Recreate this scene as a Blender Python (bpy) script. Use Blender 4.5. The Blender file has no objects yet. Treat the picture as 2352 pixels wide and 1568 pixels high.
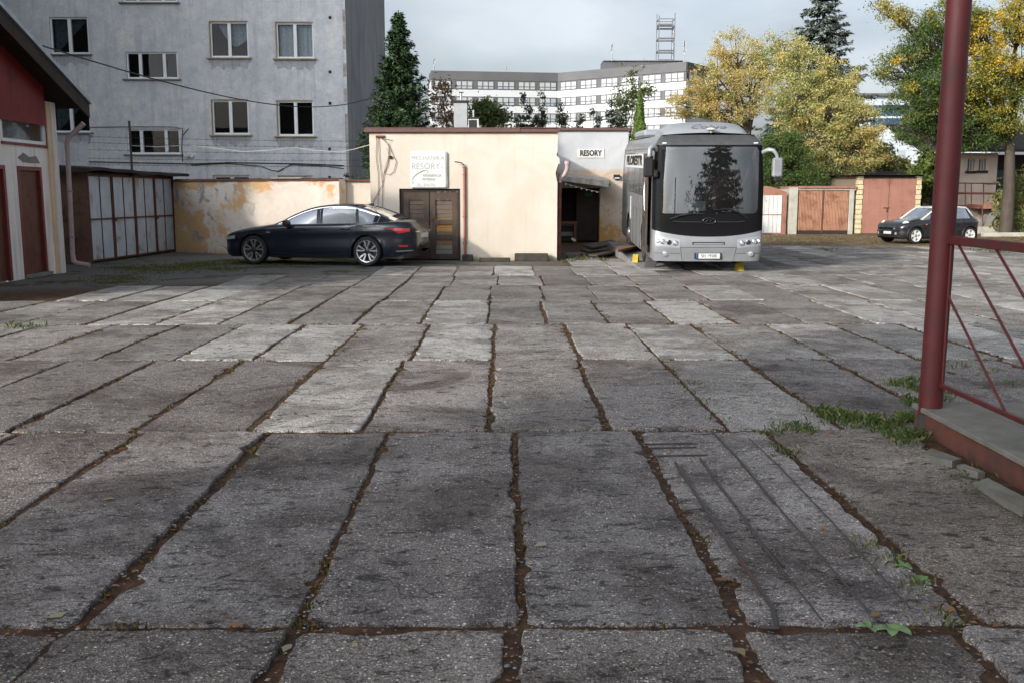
import bpy, math, random
import numpy as np
from mathutils import Vector, Matrix
random.seed(7); RNG = np.random.default_rng(7)
R = math.radians
sc = bpy.context.scene
col = sc.collection

# ------------------------------------------------------------------ camera
# sizes measured on the photograph at 2352 px width: focal length 2236 px, horizon 336 px above the centre
FPX, CX, CY, CAMH = 2236.0, 1176.0, 784.0, 1.72
PITCH = math.atan(336 / FPX)
cam = bpy.data.cameras.new('camera')
cam.sensor_width = 36; cam.lens = FPX / 2352 * 36; cam.clip_start = 0.05; cam.clip_end = 3000
camo = bpy.data.objects.new('camera', cam); col.objects.link(camo)
camo.location = (0, 0, CAMH); camo.rotation_euler = (math.pi / 2 - PITCH, 0, 0)
sc.camera = camo

# ------------------------------------------------------------------ light
SUN_AZ, SUN_EL = R(44), R(20)        # the sun stands behind the camera, to the left
w = bpy.data.worlds.new('World'); sc.world = w; w.use_nodes = True
nt = w.node_tree; nt.nodes.clear()
out = nt.nodes.new('ShaderNodeOutputWorld'); bg = nt.nodes.new('ShaderNodeBackground')
sky = nt.nodes.new('ShaderNodeTexSky'); sky.sky_type = 'NISHITA'; sky.sun_disc = False
sky.sun_elevation = SUN_EL; sky.sun_rotation = math.pi + SUN_AZ; sky.air_density = 1.0; sky.dust_density = 5.0
tc = nt.nodes.new('ShaderNodeTexCoord'); mp = nt.nodes.new('ShaderNodeMapping')
mp.inputs['Scale'].default_value = (1, 1, 2.6)
nz = nt.nodes.new('ShaderNodeTexNoise'); nz.inputs['Scale'].default_value = 2.6; nz.inputs['Detail'].default_value = 7
nz.inputs['Roughness'].default_value = 0.52; nz.inputs['Distortion'].default_value = 0.3
rp = nt.nodes.new('ShaderNodeValToRGB')
rp.color_ramp.elements[0].position = 0.36; rp.color_ramp.elements[0].color = (0.55, 0.55, 0.55, 1)
rp.color_ramp.elements[1].position = 0.62; rp.color_ramp.elements[1].color = (0.95, 0.95, 0.95, 1)
nz2 = nt.nodes.new('ShaderNodeTexNoise'); nz2.inputs['Scale'].default_value = 3.4; nz2.inputs['Detail'].default_value = 5
rp2 = nt.nodes.new('ShaderNodeValToRGB')
rp2.color_ramp.elements[0].position = 0.38; rp2.color_ramp.elements[0].color = (0.87, 0.975, 1.11, 1)
rp2.color_ramp.elements[1].position = 0.66; rp2.color_ramp.elements[1].color = (1.52, 1.61, 1.72, 1)
# thin cloud: takes its brightness from the sky around it, so it is brighter towards the sun
bw = nt.nodes.new('ShaderNodeRGBToBW'); nt.links.new(sky.outputs[0], bw.inputs[0])
cl = nt.nodes.new('ShaderNodeMix'); cl.data_type = 'RGBA'; cl.blend_type = 'MULTIPLY'; cl.inputs[0].default_value = 1
nt.links.new(bw.outputs[0], cl.inputs[6]); nt.links.new(rp2.outputs[0], cl.inputs[7])
mx = nt.nodes.new('ShaderNodeMix'); mx.data_type = 'RGBA'
nt.links.new(tc.outputs['Generated'], mp.inputs['Vector'])
nt.links.new(mp.outputs[0], nz.inputs['Vector']); nt.links.new(mp.outputs[0], nz2.inputs['Vector'])
nt.links.new(nz.outputs[0], rp.inputs[0]); nt.links.new(nz2.outputs[0], rp2.inputs[0])
nt.links.new(rp.outputs[0], mx.inputs[0]); nt.links.new(sky.outputs[0], mx.inputs[6]); nt.links.new(cl.outputs[2], mx.inputs[7])
nt.links.new(mx.outputs[2], bg.inputs[0]); bg.inputs[1].default_value = 0.15
nt.links.new(bg.outputs[0], out.inputs[0])
sl = bpy.data.lights.new('sun', 'SUN'); sl.energy = 2.5; sl.angle = R(2.2); sl.color = (1.0, 0.91, 0.78)
so = bpy.data.objects.new('sun', sl); col.objects.link(so)
so.rotation_euler = Vector((math.sin(SUN_AZ) * math.cos(SUN_EL), math.cos(SUN_AZ) * math.cos(SUN_EL), -math.sin(SUN_EL))).to_track_quat('-Z', 'Y').to_euler()
sc.view_settings.view_transform = 'Standard'; sc.view_settings.look = 'None'
sc.view_settings.exposure = 0.58; sc.view_settings.gamma = 1.0
sc.render.engine = 'CYCLES'
sc.cycles.use_denoising = True
sc.cycles.max_bounces = 6; sc.cycles.transparent_max_bounces = 12
sc.cycles.caustics_reflective = False; sc.cycles.caustics_refractive = False

# ------------------------------------------------------------------ helpers: survey
_c, _s = math.cos(PITCH), math.sin(PITCH)
def ray(u, v):
    y = (CY - v) / FPX
    return Vector(((u - CX) / FPX, _c + y * _s, -_s + y * _c))
CAMP = Vector((0, 0, CAMH))
def G(u, v, z=0.0):
    d = ray(u, v); return CAMP + d * ((z - CAMH) / d.z)
def atY(u, v, Y):
    d = ray(u, v); return CAMP + d * (Y / d.y)
def atX(u, v, X):
    d = ray(u, v); return CAMP + d * (X / d.x)
def xY(u, Y, v=448): return atY(u, v, Y).x
def zY(v, Y): return atY(CX, v, Y).z

# ------------------------------------------------------------------ helpers: objects
def tag(o, label=None, cat=None, group=None, kind=None):
    if label: o['label'] = label
    if cat: o['category'] = cat
    if group: o['group'] = group
    if kind: o['kind'] = kind
    return o
def empty(name, loc=(0, 0, 0), rz=0.0, rx=0.0):
    o = bpy.data.objects.new(name, None); col.objects.link(o)
    o.location = loc; o.rotation_euler = (rx, 0, rz); o.empty_display_size = 0.2
    return o
def link(name, me, parent=None, local=False):
    o = bpy.data.objects.new(name, me); col.objects.link(o)
    if parent is not None:
        o.parent = parent
        if not local and parent.type == 'EMPTY' and parent.parent is None:
            o.matrix_parent_inverse = Matrix.Translation(-Vector(parent.location))
    return o
def smooth(me, angle=None):
    n = len(me.polygons)
    me.polygons.foreach_set('use_smooth', [True] * n)
    if angle is not None: me.set_sharp_from_angle(angle=R(angle))

class Frame:
    """a wall plane: a runs along it, b is height, d is the distance out of it"""
    def __init__(s, o, ax, n):
        s.o = Vector(o); s.ax = Vector(ax).normalized(); s.n = Vector(n).normalized()
    def __call__(s, a, b, d=0.0):
        return s.o + s.ax * a + Vector((0, 0, b)) + s.n * d
IDF = lambda a, b, d: Vector((a, d, b))

class MB:
    def __init__(s): s.v = []; s.f = []
    def add(s, vs, fs):
        k = len(s.v); s.v += [tuple(p) for p in vs]; s.f += [tuple(i + k for i in f) for f in fs]
        return s
    def box(s, x0, x1, y0, y1, z0, z1, M=None):
        vs = [Vector((x, y, z)) for z in (z0, z1) for y in (y0, y1) for x in (x0, x1)]
        if M is not None: vs = [M @ p for p in vs]
        return s.add(vs, [(0, 2, 3, 1), (4, 5, 7, 6), (0, 1, 5, 4), (2, 6, 7, 3), (0, 4, 6, 2), (1, 3, 7, 5)])
    def cbox(s, x0, x1, y0, y1, z0, z1, b=0.01, M=None):
        """box with chamfered edges"""
        vs = []; idx = {}
        for sx in (0, 1):
            for sy in (0, 1):
                for sz in (0, 1):
                    X, Y, Z = (x0, x1)[sx], (y0, y1)[sy], (z0, z1)[sz]
                    ix, iy, iz = (b, -b)[sx], (b, -b)[sy], (b, -b)[sz]
                    for k, p in enumerate(((X, Y + iy, Z + iz), (X + ix, Y, Z + iz), (X + ix, Y + iy, Z))):
                        idx[(sx, sy, sz, k)] = len(vs); vs.append(Vector(p))
        if M is not None: vs = [M @ p for p in vs]
        I = idx; fs = []
        for a in (0, 1):
            fs.append([I[(a, 0, 0, 0)], I[(a, 1, 0, 0)], I[(a, 1, 1, 0)], I[(a, 0, 1, 0)]])
            fs.append([I[(0, a, 0, 1)], I[(1, a, 0, 1)], I[(1, a, 1, 1)], I[(0, a, 1, 1)]])
            fs.append([I[(0, 0, a, 2)], I[(1, 0, a, 2)], I[(1, 1, a, 2)], I[(0, 1, a, 2)]])
            for c in (0, 1):
                fs.append([I[(a, c, 0, 0)], I[(a, c, 1, 0)], I[(a, c, 1, 1)], I[(a, c, 0, 1)]])
                fs.append([I[(a, 0, c, 0)], I[(a, 1, c, 0)], I[(a, 1, c, 2)], I[(a, 0, c, 2)]])
                fs.append([I[(0, a, c, 1)], I[(1, a, c, 1)], I[(1, a, c, 2)], I[(0, a, c, 2)]])
                for e in (0, 1): fs.append([I[(a, c, e, 0)], I[(a, c, e, 1)], I[(a, c, e, 2)]])
        return s.add(vs, fs)
    def fbox(s, F, a0, a1, b0, b1, d0, d1):
        vs = [F(a, b, d) for b in (b0, b1) for d in (d0, d1) for a in (a0, a1)]
        return s.add(vs, [(0, 2, 3, 1), (4, 5, 7, 6), (0, 1, 5, 4), (2, 6, 7, 3), (0, 4, 6, 2), (1, 3, 7, 5)])
    def prism(s, pts, ext):
        """polygon extruded by a vector"""
        n = len(pts); e = Vector(ext)
        vs = [Vector(p) for p in pts] + [Vector(p) + e for p in pts]
        return s.add(vs, [tuple(range(n)), tuple(range(2 * n - 1, n - 1, -1))] + [(i, (i + 1) % n, n + (i + 1) % n, n + i) for i in range(n)])
    def tube(s, pts, r, n=8, caps=True):
        pts = [Vector(p) for p in pts]; m = len(pts)
        rr = r if isinstance(r, (list, tuple)) else [r] * m
        vs = []; up = None
        for i, p in enumerate(pts):
            d = (pts[min(i + 1, m - 1)] - pts[max(i - 1, 0)])
            if d.length < 1e-9: d = Vector((0, 0, 1))
            d.normalize()
            if up is None:
                up = Vector((0, 0, 1)) if abs(d.z) < 0.9 else Vector((1, 0, 0))
            a = d.cross(up)
            if a.length < 1e-6: a = d.orthogonal()
            a.normalize(); b = a.cross(d).normalized(); up = b
            for k in range(n):
                t = 2 * math.pi * k / n
                vs.append(p + a * (math.cos(t) * rr[i]) + b * (math.sin(t) * rr[i]))
        fs = [(i * n + k, i * n + (k + 1) % n, (i + 1) * n + (k + 1) % n, (i + 1) * n + k) for i in range(m - 1) for k in range(n)]
        if caps: fs += [tuple(range(n - 1, -1, -1)), tuple(range((m - 1) * n, m * n))]
        return s.add(vs, fs)
    def grid(s, P):
        """P: rows of points"""
        n = len(P[0]); vs = [p for r_ in P for p in r_]
        return s.add(vs, [(i * n + j, i * n + j + 1, (i + 1) * n + j + 1, (i + 1) * n + j) for i in range(len(P) - 1) for j in range(n - 1)])
    def lathe(s, prof, c=(0, 0, 0), n=24, axis='z', M=None, caps=True):
        """prof: (radius, height) pairs"""
        vs = []
        for r_, h in prof:
            for k in range(n):
                t = 2 * math.pi * k / n; x, y = r_ * math.cos(t), r_ * math.sin(t)
                p = {'z': (x, y, h), 'y': (x, h, y), 'x': (h, x, y)}[axis]
                p = Vector(p) + Vector(c)
                vs.append(M @ p if M is not None else p)
        m = len(prof)
        fs = [(i * n + k, i * n + (k + 1) % n, (i + 1) * n + (k + 1) % n, (i + 1) * n + k) for i in range(m - 1) for k in range(n)]
        if caps and prof[0][0] > 1e-4: fs.append(tuple(range(n - 1, -1, -1)))
        if caps and prof[-1][0] > 1e-4: fs.append(tuple(range((m - 1) * n, m * n)))
        return s.add(vs, fs)
    def mesh(s, name, mat, sm=None):
        me = bpy.data.meshes.new(name); me.from_pydata(s.v, [], s.f)
        me.materials.append(mat)
        if sm is not None: smooth(me, sm)
        me.update(); return me
    def build(s, name, mat, parent=None, sm=None, local=False):
        return link(name, s.mesh(name, mat, sm), parent, local)

def np_mesh(name, V, F, mat, colors=None):
    """fast mesh from arrays; F is (n,k); colors is one per vertex"""
    me = bpy.data.meshes.new(name); n, k = F.shape
    me.vertices.add(len(V)); me.vertices.foreach_set('co', V.astype(np.float32).ravel())
    me.loops.add(n * k); me.loops.foreach_set('vertex_index', F.astype(np.int32).ravel())
    me.polygons.add(n); me.polygons.foreach_set('loop_start', np.arange(0, n * k, k, dtype=np.int32))
    if colors is not None:
        a = me.color_attributes.new('Col', 'FLOAT_COLOR', 'POINT')
        c4 = np.ones((len(V), 4), np.float32); c4[:, :3] = colors
        a.data.foreach_set('color', c4.ravel())
    me.materials.append(mat); me.update(calc_edges=True); me.validate(); return me

def copy_tree(o, parent=None):
    c = o.copy(); col.objects.link(c); c.parent = parent
    for ch in list(o.children): copy_tree(ch, c)
    return c

def wall_open(mb, F, a0, a1, b0, b1, ops, depth, back=True):
    """a wall face with rectangular openings (a0,a1,b0,b1) and their reveals"""
    A = sorted({a0, a1, *[q for o in ops for q in o[:2] if a0 < q < a1]})
    B = sorted({b0, b1, *[q for o in ops for q in o[2:] if b0 < q < b1]})
    for i in range(len(A) - 1):
        for j in range(len(B) - 1):
            am, bm_ = (A[i] + A[i + 1]) / 2, (B[j] + B[j + 1]) / 2
            if any(o[0] < am < o[1] and o[2] < bm_ < o[3] for o in ops): continue
            mb.add([F(A[i], B[j]), F(A[i + 1], B[j]), F(A[i + 1], B[j + 1]), F(A[i], B[j + 1])], [(0, 1, 2, 3)])
    for o in ops:
        c = [(o[0], o[2]), (o[1], o[2]), (o[1], o[3]), (o[0], o[3])]
        for k in range(4):
            p, q = c[k], c[(k + 1) % 4]
            mb.add([F(*p), F(*q), F(q[0], q[1], -depth), F(p[0], p[1], -depth)], [(0, 1, 2, 3)])
    return mb

def sag(p, q, drop, n=14):
    p, q = Vector(p), Vector(q)
    return [p.lerp(q, t) - Vector((0, 0, 4 * drop * t * (1 - t))) for t in [i / n for i in range(n + 1)]]

def pchip(xs, ys):
    xs = np.array(xs, float); ys = np.array(ys, float)
    h = np.diff(xs); d = np.diff(ys) / h; m = np.zeros(len(xs))
    for i in range(1, len(xs) - 1):
        if d[i - 1] * d[i] > 0:
            w1, w2 = 2 * h[i] + h[i - 1], h[i] + 2 * h[i - 1]
            m[i] = (w1 + w2) / (w1 / d[i - 1] + w2 / d[i])
    m[0], m[-1] = d[0], d[-1]
    def f(x):
        x = min(max(x, xs[0]), xs[-1]); i = min(max(int(np.searchsorted(xs, x) - 1), 0), len(h) - 1)
        t = (x - xs[i]) / h[i]
        return float((2*t**3-3*t**2+1)*ys[i] + (t**3-2*t**2+t)*h[i]*m[i] + (-2*t**3+3*t**2)*ys[i+1] + (t**3-t**2)*h[i]*m[i+1])
    return f

_tc = {}
def text(body, size, M, mat, parent, name='lettering', ext=0.002, squash=1.0, shear=0.0, align='CENTER', local=True, bold=0.0):
    cu = bpy.data.curves.new('t', 'FONT'); cu.body = body; cu.size = size; cu.extrude = ext; cu.offset = bold
    cu.align_x = align; cu.align_y = 'CENTER'; cu.shear = shear; cu.resolution_u = 3
    to = bpy.data.objects.new('t', cu); col.objects.link(to)
    bpy.context.view_layer.update()
    me = bpy.data.meshes.new_from_object(to.evaluated_get(bpy.context.evaluated_depsgraph_get()))
    bpy.data.objects.remove(to); bpy.data.curves.remove(cu)
    me.transform(Matrix.Diagonal((squash, 1, 1, 1))); me.transform(M)
    me.materials.clear(); me.materials.append(mat); me.name = name
    return link(name, me, parent, local)
# ------------------------------------------------------------------ materials
class NT:
    def __init__(s, name):
        s.m = bpy.data.materials.new(name); s.m.use_nodes = True; s.t = s.m.node_tree
        s.b = s.t.nodes['Principled BSDF']; s.o = s.t.nodes['Material Output']; s._p = None
    def n(s, t, **k):
        x = s.t.nodes.new('ShaderNode' + t)
        for a, b in k.items(): setattr(x, a, b)
        return x
    def L(s, a, b): s.t.links.new(a, b)
    def set(s, sock, v):
        if hasattr(v, 'is_output'): s.L(v, sock)
        elif isinstance(v, (tuple, list)) and len(v) == 3 and sock.type == 'RGBA': sock.default_value = (*v, 1)
        else: sock.default_value = v
    def pos(s):
        if s._p is None: s._p = s.n('NewGeometry').outputs['Position']
        return s._p
    def obj(s): return s.n('TexCoord').outputs['Object']
    def map(s, v, scale=(1, 1, 1), loc=(0, 0, 0), rot=(0, 0, 0)):
        m = s.n('Mapping'); s.L(v, m.inputs[0]); m.inputs['Scale'].default_value = scale
        m.inputs['Location'].default_value = loc; m.inputs['Rotation'].default_value = rot; return m.outputs[0]
    def noise(s, v, scale, detail=4, rough=0.55, dist=0.0):
        x = s.n('TexNoise'); s.L(v, x.inputs['Vector']); x.inputs['Scale'].default_value = scale
        x.inputs['Detail'].default_value = detail; x.inputs['Roughness'].default_value = rough; x.inputs['Distortion'].default_value = dist
        return x.outputs[0]
    def vor(s, v, scale, feature='F1', rnd=1.0):
        x = s.n('TexVoronoi'); s.L(v, x.inputs['Vector']); x.inputs['Scale'].default_value = scale; x.feature = feature
        x.inputs['Randomness'].default_value = rnd; return x
    def ramp(s, f, *st):
        x = s.n('ValToRGB'); s.L(f, x.inputs[0]); e = x.color_ramp.elements
        while len(e) < len(st): e.new(0.5)
        for i, (p, c) in enumerate(st):
            e[i].position = p; e[i].color = (c, c, c, 1) if not isinstance(c, (tuple, list)) else (*c, 1)
        return x.outputs[0]
    def mix(s, f, a, b, mode='MIX'):
        x = s.n('Mix', data_type='RGBA', blend_type=mode); s.set(x.inputs[0], f); s.set(x.inputs[6], a); s.set(x.inputs[7], b); return x.outputs[2]
    def math(s, op, a, b=0.0, clamp=False):
        x = s.n('Math', operation=op); x.use_clamp = clamp; s.set(x.inputs[0], a); s.set(x.inputs[1], b); return x.outputs[0]
    def xyz(s, v):
        x = s.n('SeparateXYZ'); s.L(v, x.inputs[0]); return x.outputs
    def bump(s, h, strength=0.3, dist=0.02, normal=None):
        x = s.n('Bump'); s.L(h, x.inputs['Height']); x.inputs['Strength'].default_value = strength; x.inputs['Distance'].default_value = dist
        if normal is not None: s.L(normal, x.inputs['Normal'])
        return x.outputs[0]
    def fin(s, color=None, rough=None, metal=None, spec=None, normal=None):
        if color is not None: s.set(s.b.inputs['Base Color'], color)
        if rough is not None: s.set(s.b.inputs['Roughness'], rough)
        if metal is not None: s.set(s.b.inputs['Metallic'], metal)
        if spec is not None: s.set(s.b.inputs['Specular IOR Level'], spec)
        if normal is not None: s.L(normal, s.b.inputs['Normal'])
        return s.m

def sc3(c, k): return tuple(x * k for x in c)
def pmat(name, c, c2=None, scale=6.0, rough=0.7, metal=0.0, spec=0.4, bump=0.10, bscale=30, streak=0.0, streakc=None, lo=0.35, hi=0.7, pos=True):
    """painted / weathered surface: two tones, fine grain, rain streaks"""
    t = NT(name); P = t.pos() if pos else t.obj()
    c2 = c2 or sc3(c, 0.72)
    a = t.noise(P, scale, 6, 0.62)
    cl = t.mix(t.ramp(a, (lo, 0.0), (hi, 1.0)), c, c2)
    f = t.noise(P, bscale, 3, 0.6)
    cl = t.mix(0.25, cl, t.ramp(f, (0.3, 0.55), (0.7, 1.25)), 'MULTIPLY')
    if streak:
        s = t.noise(t.map(P, (7, 7, 0.35)), 1.6, 5, 0.6)
        cl = t.mix(t.math('MULTIPLY', t.ramp(s, (0.5, 0.0), (0.72, 1.0)), streak), cl, streakc or sc3(c, 0.4))
    rg = t.math('ADD', t.math('MULTIPLY', a, 0.25), rough - 0.12)
    nrm = t.bump(t.math('ADD', t.math('MULTIPLY', f, 0.5), a), bump * 0.8, 0.01) if bump else None
    return t.fin(cl, rg, metal, spec, nrm)

def m_slab(name, dirty=0.0, dark=1.0, tint=(1, 1, 1)):
    t = NT(name)
    oi = t.n('ObjectInfo'); rnd = oi.outputs['Random']
    cmb = t.n('CombineXYZ'); t.L(t.math('MULTIPLY', rnd, 37.0), cmb.inputs[0]); t.L(t.math('MULTIPLY', rnd, 91.0), cmb.inputs[1])
    add = t.n('VectorMath', operation='ADD'); t.L(t.pos(), add.inputs[0]); t.L(cmb.outputs[0], add.inputs[1]); P = add.outputs[0]
    big = t.noise(P, 0.9, 5, 0.6, 0.6)
    mid = t.noise(t.map(P, (1, 0.8, 1)), 4.2, 8, 0.68, 0.4)
    fine = t.noise(P, 60, 4, 0.65)
    grit = t.noise(P, 190, 2, 0.6)
    w = t.math('ADD', t.math('ADD', t.math('MULTIPLY', big, 0.55), t.math('MULTIPLY', mid, 0.75)), t.math('MULTIPLY', t.math('SUBTRACT', rnd, 0.25), 0.36))
    worn = t.ramp(w, (0.60 - dirty * 0.14, 0.0), (0.71 - dirty * 0.14, 0.55), (0.90 - dirty * 0.12, 1.0))
    # cement skin
    sk = t.mix(t.ramp(mid, (0.3, 0.0), (0.7, 1.0)), (0.36, 0.352, 0.345), (0.50, 0.49, 0.47))
    sk = t.mix(0.8, sk, t.ramp(fine, (0.30, 0.45), (0.70, 1.45)), 'MULTIPLY')
    # exposed aggregate
    v1 = t.vor(P, 58); v2 = t.vor(t.map(P, (1, 1, 1), (3.3, 1.7, 0)), 120)
    st1 = t.ramp(v1.outputs['Distance'], (0.30, 1.0), (0.46, 0.0))
    st2 = t.ramp(v2.outputs['Distance'], (0.30, 1.0), (0.5, 0.0))
    cr = t.xyz(v1.outputs['Color']); cr2 = t.xyz(v2.outputs['Color'])
    k1 = t.math('MULTIPLY', st1, t.ramp(cr[1], (0.35, 0.0), (0.40, 1.0)))
    k2 = t.math('MULTIPLY', st2, t.ramp(cr2[1], (0.40, 0.0), (0.45, 1.0)))
    pc = t.ramp(cr[0], (0.0, (0.18, 0.155, 0.14)), (0.35, (0.34, 0.325, 0.315)), (0.65, (0.47, 0.45, 0.425)), (0.88, (0.62, 0.595, 0.56)), (1.0, (0.82, 0.78, 0.72)))
    pc2 = t.ramp(cr2[0], (0.0, (0.18, 0.165, 0.155)), (0.6, (0.38, 0.37, 0.36)), (1.0, (0.64, 0.625, 0.60)))
    mtx = t.mix(t.ramp(grit, (0.3, 0.0), (0.7, 1.0)), (0.10, 0.088, 0.082), (0.27, 0.252, 0.238))
    ag = t.mix(k2, mtx, pc2); ag = t.mix(k1, ag, pc)
    cl = t.mix(worn, sk, ag)
    spk = t.noise(P, 150, 3, 0.75); spk2 = t.noise(t.map(P, (1, 1.4, 1), (9, 4, 0)), 48, 5, 0.8)
    cl = t.mix(0.9, cl, t.ramp(spk, (0.34, 0.35), (0.5, 0.95), (0.66, 1.75)), 'MULTIPLY')
    cl = t.mix(0.75, cl, t.ramp(spk2, (0.36, 0.28), (0.48, 0.95), (0.7, 1.4)), 'MULTIPLY')
    # sparse pebbles in the skin as well
    cl = t.mix(t.math('MULTIPLY', k1, t.ramp(cr[2], (0.70, 0.0), (0.74, 0.9))), cl, pc)
    # dirt washed in from the joints
    eg = t.n('VertexColor', layer_name='edge').outputs[0]
    dn = t.math('ADD', t.math('ADD', t.math('MULTIPLY', eg, 0.26), t.noise(P, 16, 7, 0.78)), t.math('MULTIPLY', t.noise(P, 2.3, 4, 0.65), 0.9))
    cl = t.mix(t.ramp(dn, (1.03, 0.0), (1.20, 0.9)), cl, t.mix(fine, (0.055, 0.040, 0.030), (0.16, 0.13, 0.105)))
    # pits, cracks and damp stains
    cs = t.noise(t.map(P, (1.0, 2.2, 1)), 6.5, 8, 0.74, 0.8); cs2 = t.noise(t.map(P, (1.0, 1.7, 1), (5, 2, 0)), 26, 5, 0.7, 0.5)
    pit = t.math('MAXIMUM', t.ramp(cs, (0.375, 1.0), (0.425, 0.0)), t.math('MULTIPLY', t.ramp(cs2, (0.36, 1.0), (0.42, 0.0)), t.ramp(mid, (0.38, 0.25), (0.6, 1.0))))
    cl = t.mix(t.math('MULTIPLY', pit, 0.85), cl, (0.035, 0.03, 0.028))
    damp = t.ramp(t.noise(P, 0.8, 5, 0.65, 0.8), (0.47, 0.0), (0.62, 0.7 + dirty * 0.25))
    cl = t.mix(damp, cl, t.mix(1.0, cl, (0.44, 0.40, 0.385), 'MULTIPLY'))
    wet = t.ramp(t.math('ADD', t.noise(P, 1.7, 7, 0.72, 0.5), t.math('MULTIPLY', big, 0.35)), (0.71, 0.0), (0.82, 0.42 + dirty * 0.3))
    cl = t.mix(wet, cl, t.mix(1.0, cl, (0.36, 0.345, 0.36), 'MULTIPLY'))
    tone = t.math('ADD', t.math('MULTIPLY', t.math('FRACT', t.math('MULTIPLY', rnd, 7.31)), 0.32), 0.81)
    cl = t.mix(1.0, cl, t.ramp(t.math('MULTIPLY', tone, 0.5), (0.0, 0.0), (1.0, 2.0 * dark)), 'MULTIPLY')
    cl = t.mix(1.0, cl, tint, 'MULTIPLY')
    h = t.math('ADD', t.math('MULTIPLY', t.math('MAXIMUM', k1, t.math('MULTIPLY', k2, 0.5)), t.math('ADD', worn, 0.1)), t.math('MULTIPLY', mid, 1.2))
    h = t.math('SUBTRACT', t.math('ADD', h, t.math('MULTIPLY', fine, 0.35)), t.math('ADD', t.math('MULTIPLY', pit, 1.3), t.math('MULTIPLY', worn, 0.5)))
    return t.fin(cl, t.ramp(mid, (0.3, 0.62), (0.7, 0.80)), 0, 0.35, t.bump(h, 1.0, 0.02))

def m_ground():
    t = NT('soil_and_asphalt'); P = t.pos(); x, y, z = t.xyz(P)
    a = t.noise(P, 1.3, 6, 0.65, 0.5); f = t.noise(P, 45, 5, 0.7); g = t.noise(P, 9, 6, 0.7)
    soil = t.mix(t.ramp(g, (0.35, 0.0), (0.65, 1.0)), (0.042, 0.023, 0.014), (0.150, 0.076, 0.042))
    moss = t.mix(t.ramp(f, (0.35, 0.0), (0.65, 1.0)), (0.030, 0.042, 0.012), (0.085, 0.095, 0.028))
    mk = t.ramp(t.noise(P, 2.1, 6, 0.7), (0.57, 0.0), (0.66, 0.7))
    soil = t.mix(mk, soil, moss)
    # dark asphalt strip before the garages and the wall
    asp = t.mix(t.ramp(f, (0.3, 0.0), (0.7, 1.0)), (0.095, 0.088, 0.083), (0.235, 0.222, 0.208))
    asp = t.mix(t.ramp(t.noise(P, 0.75, 6, 0.7, 0.6), (0.53, 0.0), (0.60, 0.95)), asp, moss)
    am = t.math('MULTIPLY', t.ramp(t.math('MULTIPLY', t.math('ADD', t.math('SUBTRACT', y, t.math('MULTIPLY', x, 0.5)), a), 0.02), (0.44, 0.0), (0.47, 1.0)),
                t.ramp(t.math('MULTIPLY', t.math('SUBTRACT', 30, x), 0.0166), (0.46, 0.0), (0.50, 1.0)))
    cl = t.mix(am, soil, asp)
    # dry leaf-strewn earth before the right-hand garages
    lit = t.mix(t.ramp(t.noise(P, 6, 6, 0.75), (0.4, 0.0), (0.62, 1.0)), (0.155, 0.112, 0.066), (0.235, 0.190, 0.128))
    lit = t.mix(t.ramp(t.noise(P, 1.1, 5, 0.7), (0.52, 0.0), (0.62, 0.8)), lit, (0.085, 0.080, 0.030))
    lm = t.math('MULTIPLY', t.ramp(t.math('MULTIPLY', t.math('ADD', y, a), 0.01), (0.325, 0.0), (0.345, 1.0)), t.ramp(t.math('MULTIPLY', x, 0.02), (0.10, 0.0), (0.14, 1.0)))
    cl = t.mix(lm, cl, lit)
    far = t.ramp(t.math('MULTIPLY', y, 0.005), (0.27, 0.0), (0.30, 1.0))
    cl = t.mix(far, cl, (0.06, 0.075, 0.03))
    return t.fin(cl, 0.85, 0, 0.25, t.bump(t.math('ADD', f, g), 1.0, 0.03))

def m_leaf(name, trans=0.35):
    t = NT(name); a = t.n('VertexColor', layer_name='Col')
    t.fin(a.outputs[0], 0.55, 0, 0.3)
    tr = t.n('BsdfTranslucent'); t.L(t.mix(1.0, a.outputs[0], (1.25, 1.2, 0.7), 'MULTIPLY'), tr.inputs[0])
    m = t.n('MixShader'); m.inputs[0].default_value = trans
    t.L(t.b.outputs[0], m.inputs[1]); t.L(tr.outputs[0], m.inputs[2]); t.L(m.outputs[0], t.o.inputs[0]); return t.m

def m_glass(name, tint=(0.75, 0.82, 0.85), refl=1.0, rough=0.015, ior=1.5, dust=0.0, dustc=(0.4, 0.4, 0.4)):
    """thin pane: what is behind shows through, the sky mirrors in it by the angle"""
    t = NT(name); t.t.nodes.remove(t.b)
    tr = t.n('BsdfTransparent'); tr.inputs[0].default_value = (*tint, 1)
    gl = t.n('BsdfGlossy'); gl.inputs['Roughness'].default_value = rough; gl.inputs[0].default_value = (1, 1, 1, 1)
    fr = t.n('Fresnel'); fr.inputs[0].default_value = ior
    m = t.n('MixShader'); t.L(t.math('MULTIPLY', fr.outputs[0], refl, True), m.inputs[0]); t.L(tr.outputs[0], m.inputs[1]); t.L(gl.outputs[0], m.inputs[2])
    last = m
    if dust:
        df = t.n('BsdfDiffuse'); df.inputs[0].default_value = (*dustc, 1)
        d = t.n('MixShader'); t.L(t.math('MULTIPLY', t.ramp(t.noise(t.pos(), 2.5, 5), (0.3, 0.5), (0.7, 1.0)), dust), d.inputs[0])
        t.L(m.outputs[0], d.inputs[1]); t.L(df.outputs[0], d.inputs[2]); last = d
    t.L(last.outputs[0], t.o.inputs[0]); return t.m

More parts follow.
